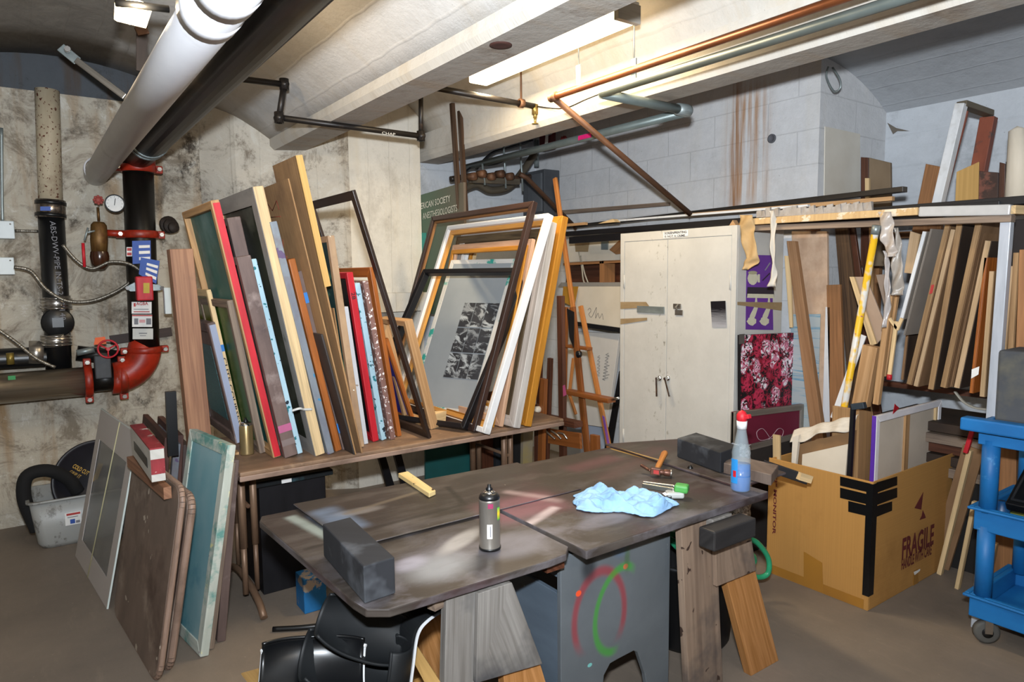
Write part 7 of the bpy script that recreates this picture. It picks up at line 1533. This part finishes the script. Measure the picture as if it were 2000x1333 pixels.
# canvas and other things in the box
cv = thing('stretched_canvas', 'small canvas seen from behind, white edges with red paint, standing in the cardboard box', 'canvas', at(1770, 900, Y=1.66))
P_ = [at(1706, 935, Y=1.66), at(1843, 886, Y=1.66), at(1840, 783, Y=1.66), at(1713, 812, Y=1.66)]; P_[0].z = P_[1].z = .32; P_[0].x = P_[3].x; P_[1].x = P_[2].x; P_[3].z = P_[2].z = (P_[3].z+P_[2].z)/2
g = G(); g.frame(P_, .035, .022, toward=(0, 1, 0)); g.build('folded_edge', mat('white_canvas_edge', 'e8e4e6', 'dcd6d8', (9, 9, 1), rough=.7, splat=[('b8202c', 9, .76)], var=0), cv, bevel=.003)
g = G(); g.slab([p+V((0, .016, 0)) for p in P_], .004, toward=(0, 1, 0)); g.build('canvas_back', mat('cream_canvas', 'cdbfae', 'c2b4a3', (4, 4, 1), var=0), cv)
mx = (P_[0].x+P_[1].x)/2-.02; g = G(); g.box((mx-.022, 1.665, P_[0].z+.03), (mx+.022, 1.678, P_[3].z-.03)); g.build('centre_bar', WOOD, cv); g = G(); g.box((P_[1].x-.055, 1.664, P_[0].z+.03), (P_[1].x-.033, 1.676, P_[3].z-.03)); g.build('side_bar', WOODP, cv)
g = G(); p = P_[3]; g.box((p.x-.003, 1.662, .32), (p.x-.0005, 1.682, p.z)); g.build('purple_edge', flat('violet', '5a2aa0', .6), cv, label='violet painted edge')
g = G(); a = at(1746, 797, Y=1.655); b = at(1752, 800, Y=1.655); g.prism([a+V((-.01, 0, -.03)), a+V((.04, 0, -.012)), a+V((.05, 0, -.005)), a+V((.02, 0, .01)), a+V((.005, 0, .02))], (0, -.002, 0)); g.build('red_blotch', REDP, cv)
g = G(); g.slab([V((at(1677, 930, Y=1.72).x, 1.72, .1)), V((at(1705, 930, Y=1.72).x, 1.72, .1)), at(1705, 805, Y=1.72), at(1678, 800, Y=1.72)], .14, toward=(0, 1, 0)); g.build('cardboard_slab', CARDD, label='thick packet of folded cardboard standing in the box beside the canvas', cat='cardboard', bevel=.006)
g = G(); g.slab([V((at(1552, 930, X=3.30).x, at(1552, 930, X=3.30).y, .1)), V((3.30, at(1655, 930, X=3.30).y, .1)), at(1668, 842, X=3.30), at(1562, 868, X=3.30)], .03, toward=(1, 0, 0)); dcv = g.build('draped_canvas', mat('brown_back', '8a6a48', '785a3c', (3, 3, 1), var=0), label='framed canvas in the box, its top edge draped with white cloth', cat='canvas')
g = G(); g.slab([at(1565, 940, X=3.285), at(1650, 940, X=3.285), at(1656, 868, X=3.285), at(1567, 888, X=3.285)], .01, toward=(1, 0, 0)); g.build('canvas_back', CANV, dcv)
def drapef(u, v):
    x = 1548+(1672-1548)*u; yt = 842-8*u-22*u; p = at(x, yt+ (v-.5)*2*12, X=3.30); p.x = 3.275+.05*(1-abs(2*v-1))*0+.006*math.sin(u*23)*v+(.06*(1-v)); p.z = at(x, yt, X=3.30).z+.004*math.sin(u*19)-.075*max(0, v-.35)*(1.2+.25*math.sin(u*9)); return p
g = G(); g.grid(drapef, 60, 12); g.build('cloth_drape', mat('cream_cloth', 'd4cabb', 'c4baaa', (9, 9, 1), rough=.9, var=0, bump=.3), dcv, solid=.003)
g = G(); g.slab([at(1545, 920, X=3.27), at(1552, 925, X=3.27), at(1560, 850, X=3.27), at(1548, 855, X=3.27)], .02, toward=(1, 0, 0)); g.build('cloth_side', bpy.data.materials['cream_cloth'], dcv)
sq = thing('bar_clamp', 'dark metal bar clamp standing upright in the cardboard box', 'clamp', at(1661, 930, X=3.25))
g = G(); g.bar(V((3.25, at(1656, 930, X=3.25).y, .1)), at(1667, 790, X=3.25), .018, .022, up=(1, 0, 0)); g.build('bar', BLK, sq); g = G(); g.bar(at(1665, 795, X=3.25), at(1690, 792, X=3.25), .03, .03, up=(1, 0, 0)); g.build('jaw', mat('slate_metal', '3c444c', '2e353c', (5, 5, 1), metal=.4), sq, bevel=.003)
g = G(); g.bar(V((3.22, at(1524, 915, X=3.22).y, .1)), at(1517, 850, X=3.22), .04, .012, up=(1, 0, 0)); g.build('wood_stick', WOODP, label='pale wood stick standing in the left corner of the cardboard box', cat='stick')
# stacked dark boards against the far wall behind the box
for k in range(5):
    z_ = .50+k*.058; g = G(); g.box((3.95+.02*(k % 3), 1.22+.03*(k % 2), z_), (4.45, 2.0-.05*(k % 3), z_+.05)); g.build('stacked_board', (WOODG, DKB, WOODD)[k % 3], label=('lowest', 'second', 'middle', 'fourth', 'topmost')[k]+' of the boards stacked flat behind the cardboard box', cat='board', group='boards stacked flat behind the box', bevel=.002)
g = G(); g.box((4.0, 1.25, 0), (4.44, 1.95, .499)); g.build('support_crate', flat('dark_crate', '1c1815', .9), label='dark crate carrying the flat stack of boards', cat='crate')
wh = g = G(); g.tube(smoothpath([at(1865, 765, X=3.8), at(1882, 785, X=3.8), at(1905, 797, X=3.8), at(1930, 800, X=3.8)]), .012, 8, flat=.5); g.build('curved_strip', flat('pale_hose', 'a8a090', .5), label='pale curved plastic strip hanging below the rack boards', cat='strip')
# leaning boards between box and cart, and behind the cart
def floorlean(tl, tr, bl, br, Y, th, m_, lab, nm='leaning_board'):
    P_ = [at(*bl, Z=0), at(*br, Z=0), at(*tr, Y=Y), at(*tl, Y=Y)]; P_[2].y = P_[1].y-.02; P_[3].y = P_[0].y-.0
    g = G(); g.slab(P_, th, toward=(1, 0, 0), grain='v'); return g.build(nm, m_, label=lab, cat='board', bevel=.002)
stick('leaning_board', (1903, 875), (1860, 1020), 3.95, .10, .02, MDF, 'dusty wide board leaning beside the cardboard box', 'board', floor=True)
stick('leaning_board', (1895, 880), (1863, 1010), 3.86, .022, .03, WOODP, 'pale narrow board leaning beside the cardboard box', 'board', floor=True)
stick('leaning_board', (1904, 980), (1881, 1095), 3.75, .018, .03, WOODP, 'short pale board leaning low by the blue cart', 'board', floor=True)
stick('leaning_board', (1960, 860), (1958, 1000), 3.95, .12, .03, WOODB, 'brown board standing behind the upper bay of the blue cart', 'board', floor=True)
stick('leaning_board', (1942, 1060), (1934, 1100), 3.8, .03, .03, WOOD, 'first tan stick behind the lower bay of the blue cart', 'stick', floor=True)
stick('leaning_board', (1928, 1060), (1922, 1100), 3.8, .02, .03, WOOD, 'second tan stick behind the lower bay of the blue cart', 'stick', floor=True)
stick('red_stick', (1900, 840), (1886, 885), 3.8, .02, .02, REDP, 'red handle leaning behind the cardboard box', 'handle')

# ---------------------------------------------------------------- blue cart
BLUE = mat('blue_cart_plastic', '1a6fb0', '165f9c', (4, 4, 1), rough=.5, dirt=[('5a9ac8', 6, .64, .72)], var=0, bump=.05)
ct = thing('utility_cart', 'blue plastic three-tier utility cart on casters at the right edge', 'cart', (3.5, .8, 0))
kx0, kx1, ky1, ky0 = 3.24, 3.72, 1.17, .30
def tray(z0_, z1_, nm, lip=.02, fl=True):
    g = G(); w_ = .022
    g.box((kx0, ky0, z0_), (kx0+w_, ky1, z1_)); g.box((kx1-w_, ky0, z0_), (kx1, ky1, z1_)); g.box((kx0+w_, ky1-w_, z0_), (kx1-w_, ky1, z1_)); g.box((kx0+w_, ky0, z0_), (kx1-w_, ky0+w_, z1_)); g.box((kx0+w_, ky0+w_, z0_), (kx1-w_, ky1-w_, z0_+.02))
    g.box((kx0-lip, ky0-lip, z1_-.012), (kx0, ky1+lip, z1_)); g.box((kx0, ky1, z1_-.012), (kx1, ky1+lip, z1_))
    return g.build(nm, BLUE, ct, bevel=.005)
tray(.115, .215, 'bottom_tray'); tray(.50, .60, 'middle_tray'); tray(.87, .97, 'top_tray', .0)
g = G(); g.box((kx0-.06, ky1-.24, .93), (kx0+.0, ky1+.05, .985)); g.build('handle', BLUE, ct, bevel=.008)
for (x, y) in ((kx0+.03, ky1-.04), (kx0+.03, ky0+.04), (kx1-.03, ky1-.04), (kx1-.03, ky0+.04)):
    g = G(); g.tube([(x, y, .20), (x, y, .52)], .033, 20); g.tube([(x, y, .58), (x, y, .89)], .033, 20); g.build('post', BLUE, ct)
RUB = flat('grey_rubber', '55534f', .7)
for (x, y) in ((kx0+.045, ky1-.055), (kx0+.045, ky0+.06), (kx1-.05, ky1-.055), (kx1-.05, ky0+.06)):
    c = V((x, y, .052)); g = G(); ax = V((.75, .66, 0)); g.lathe(c-ax*.016, ax, [(0, 0), (0, .040), (.004, .050), (.028, .050), (.032, .040), (.032, 0)], 24); cs = g.build('caster_wheel', RUB, ct)
    g = G(); g.lathe(c-ax*.02, ax, [(0, 0), (0, .022), (.040, .022), (.040, 0)], 16); g.build('hub', BLKP, cs)
    g = G(); sd = ax*.026; g.bar(c+sd, c+sd+V((0, 0, .06)), .03, .004, up=ax); g.bar(c-sd, c-sd+V((0, 0, .06)), .03, .004, up=ax); g.bar(c-sd+V((0, 0, .06)), c+sd+V((0, 0, .06)), .04, .005); g.build('fork', CHROME, cs)
g = G(); g.box((3.27, .35, .972), (3.62, at(1942, 800, X=3.27).y, 1.27)); g.build('foam_slab', mat('dark_grey_foam_box', '4a4c50', '3f4145', (3, 3, 1), rough=.85, dirt=[('5c5a50', 3, .55, .7)], var=0), label='dark grey foam box on top of the blue cart', cat='foam box', bevel=.012)
org = thing('black_tray', 'black ribbed plastic tray tilted in the middle shelf of the blue cart', 'tray', (3.5, .8, .63))
g = G(); A_ = V((3.30, 1.08, .625)); Bq = V((3.30, .45, .625)); g.slab([A_, Bq, Bq+V((.26, 0, .16)), A_+V((.26, 0, .16))], .04, toward=(0, 0, -1)); g.build('base', BLKP, org, bevel=.004)
g = G()
for k in range(4): t = .015+.05*k; g.frame([A_+V((t, -t, t*.62+.004)), Bq+V((t, t, t*.62+.004)), Bq+V((.26-t, t, .16-t*.62+.004)), A_+V((.26-t, -t, .16-t*.62+.004))], .008, -.006, toward=(0, 0, -1))
g.build('ribs', flat('rib_black', '26272a', .4), org)
g = G(); g.lathe((3.33, 1.10, .522), (0, 0, 1), [(0, 0), (0, .03), (.07, .03), (.08, .02), (.10, .018), (.10, 0)], 18); g.build('blue_jar', flat('deep_blue_cap', '10406c', .4), label='dark blue jar in the corner of the middle cart shelf', cat='jar')
g = G(); g.box((3.40, 1.02, .522), (3.50, 1.12, .55)); g.build('sponge', flat('green_yellow', '8a9a4c', .9), label='yellowish green sponge on the middle cart shelf', cat='sponge', bevel=.005)
wc = thing('paint_bucket', 'pale grey plastic bucket on the bottom cart shelf', 'bucket', (3.53, .93, .137))
g = G(); g.lathe((3.53, .93, .137), (0, 0, 1), [(0, 0), (0, .09), (.20, .105), (.21, .11), (.215, .11), (.215, 0)], 28); g.build('body', flat('grey_white_bucket', 'b8b8b4', .5), wc); g = G(); g.lathe((3.53, .93, .32), (0, 0, 1), [(0, .106), (0, .112), (.015, .112), (.015, .106)], 28); g.build('rim', flat('bucket_rim', '9a9a96', .5), wc)
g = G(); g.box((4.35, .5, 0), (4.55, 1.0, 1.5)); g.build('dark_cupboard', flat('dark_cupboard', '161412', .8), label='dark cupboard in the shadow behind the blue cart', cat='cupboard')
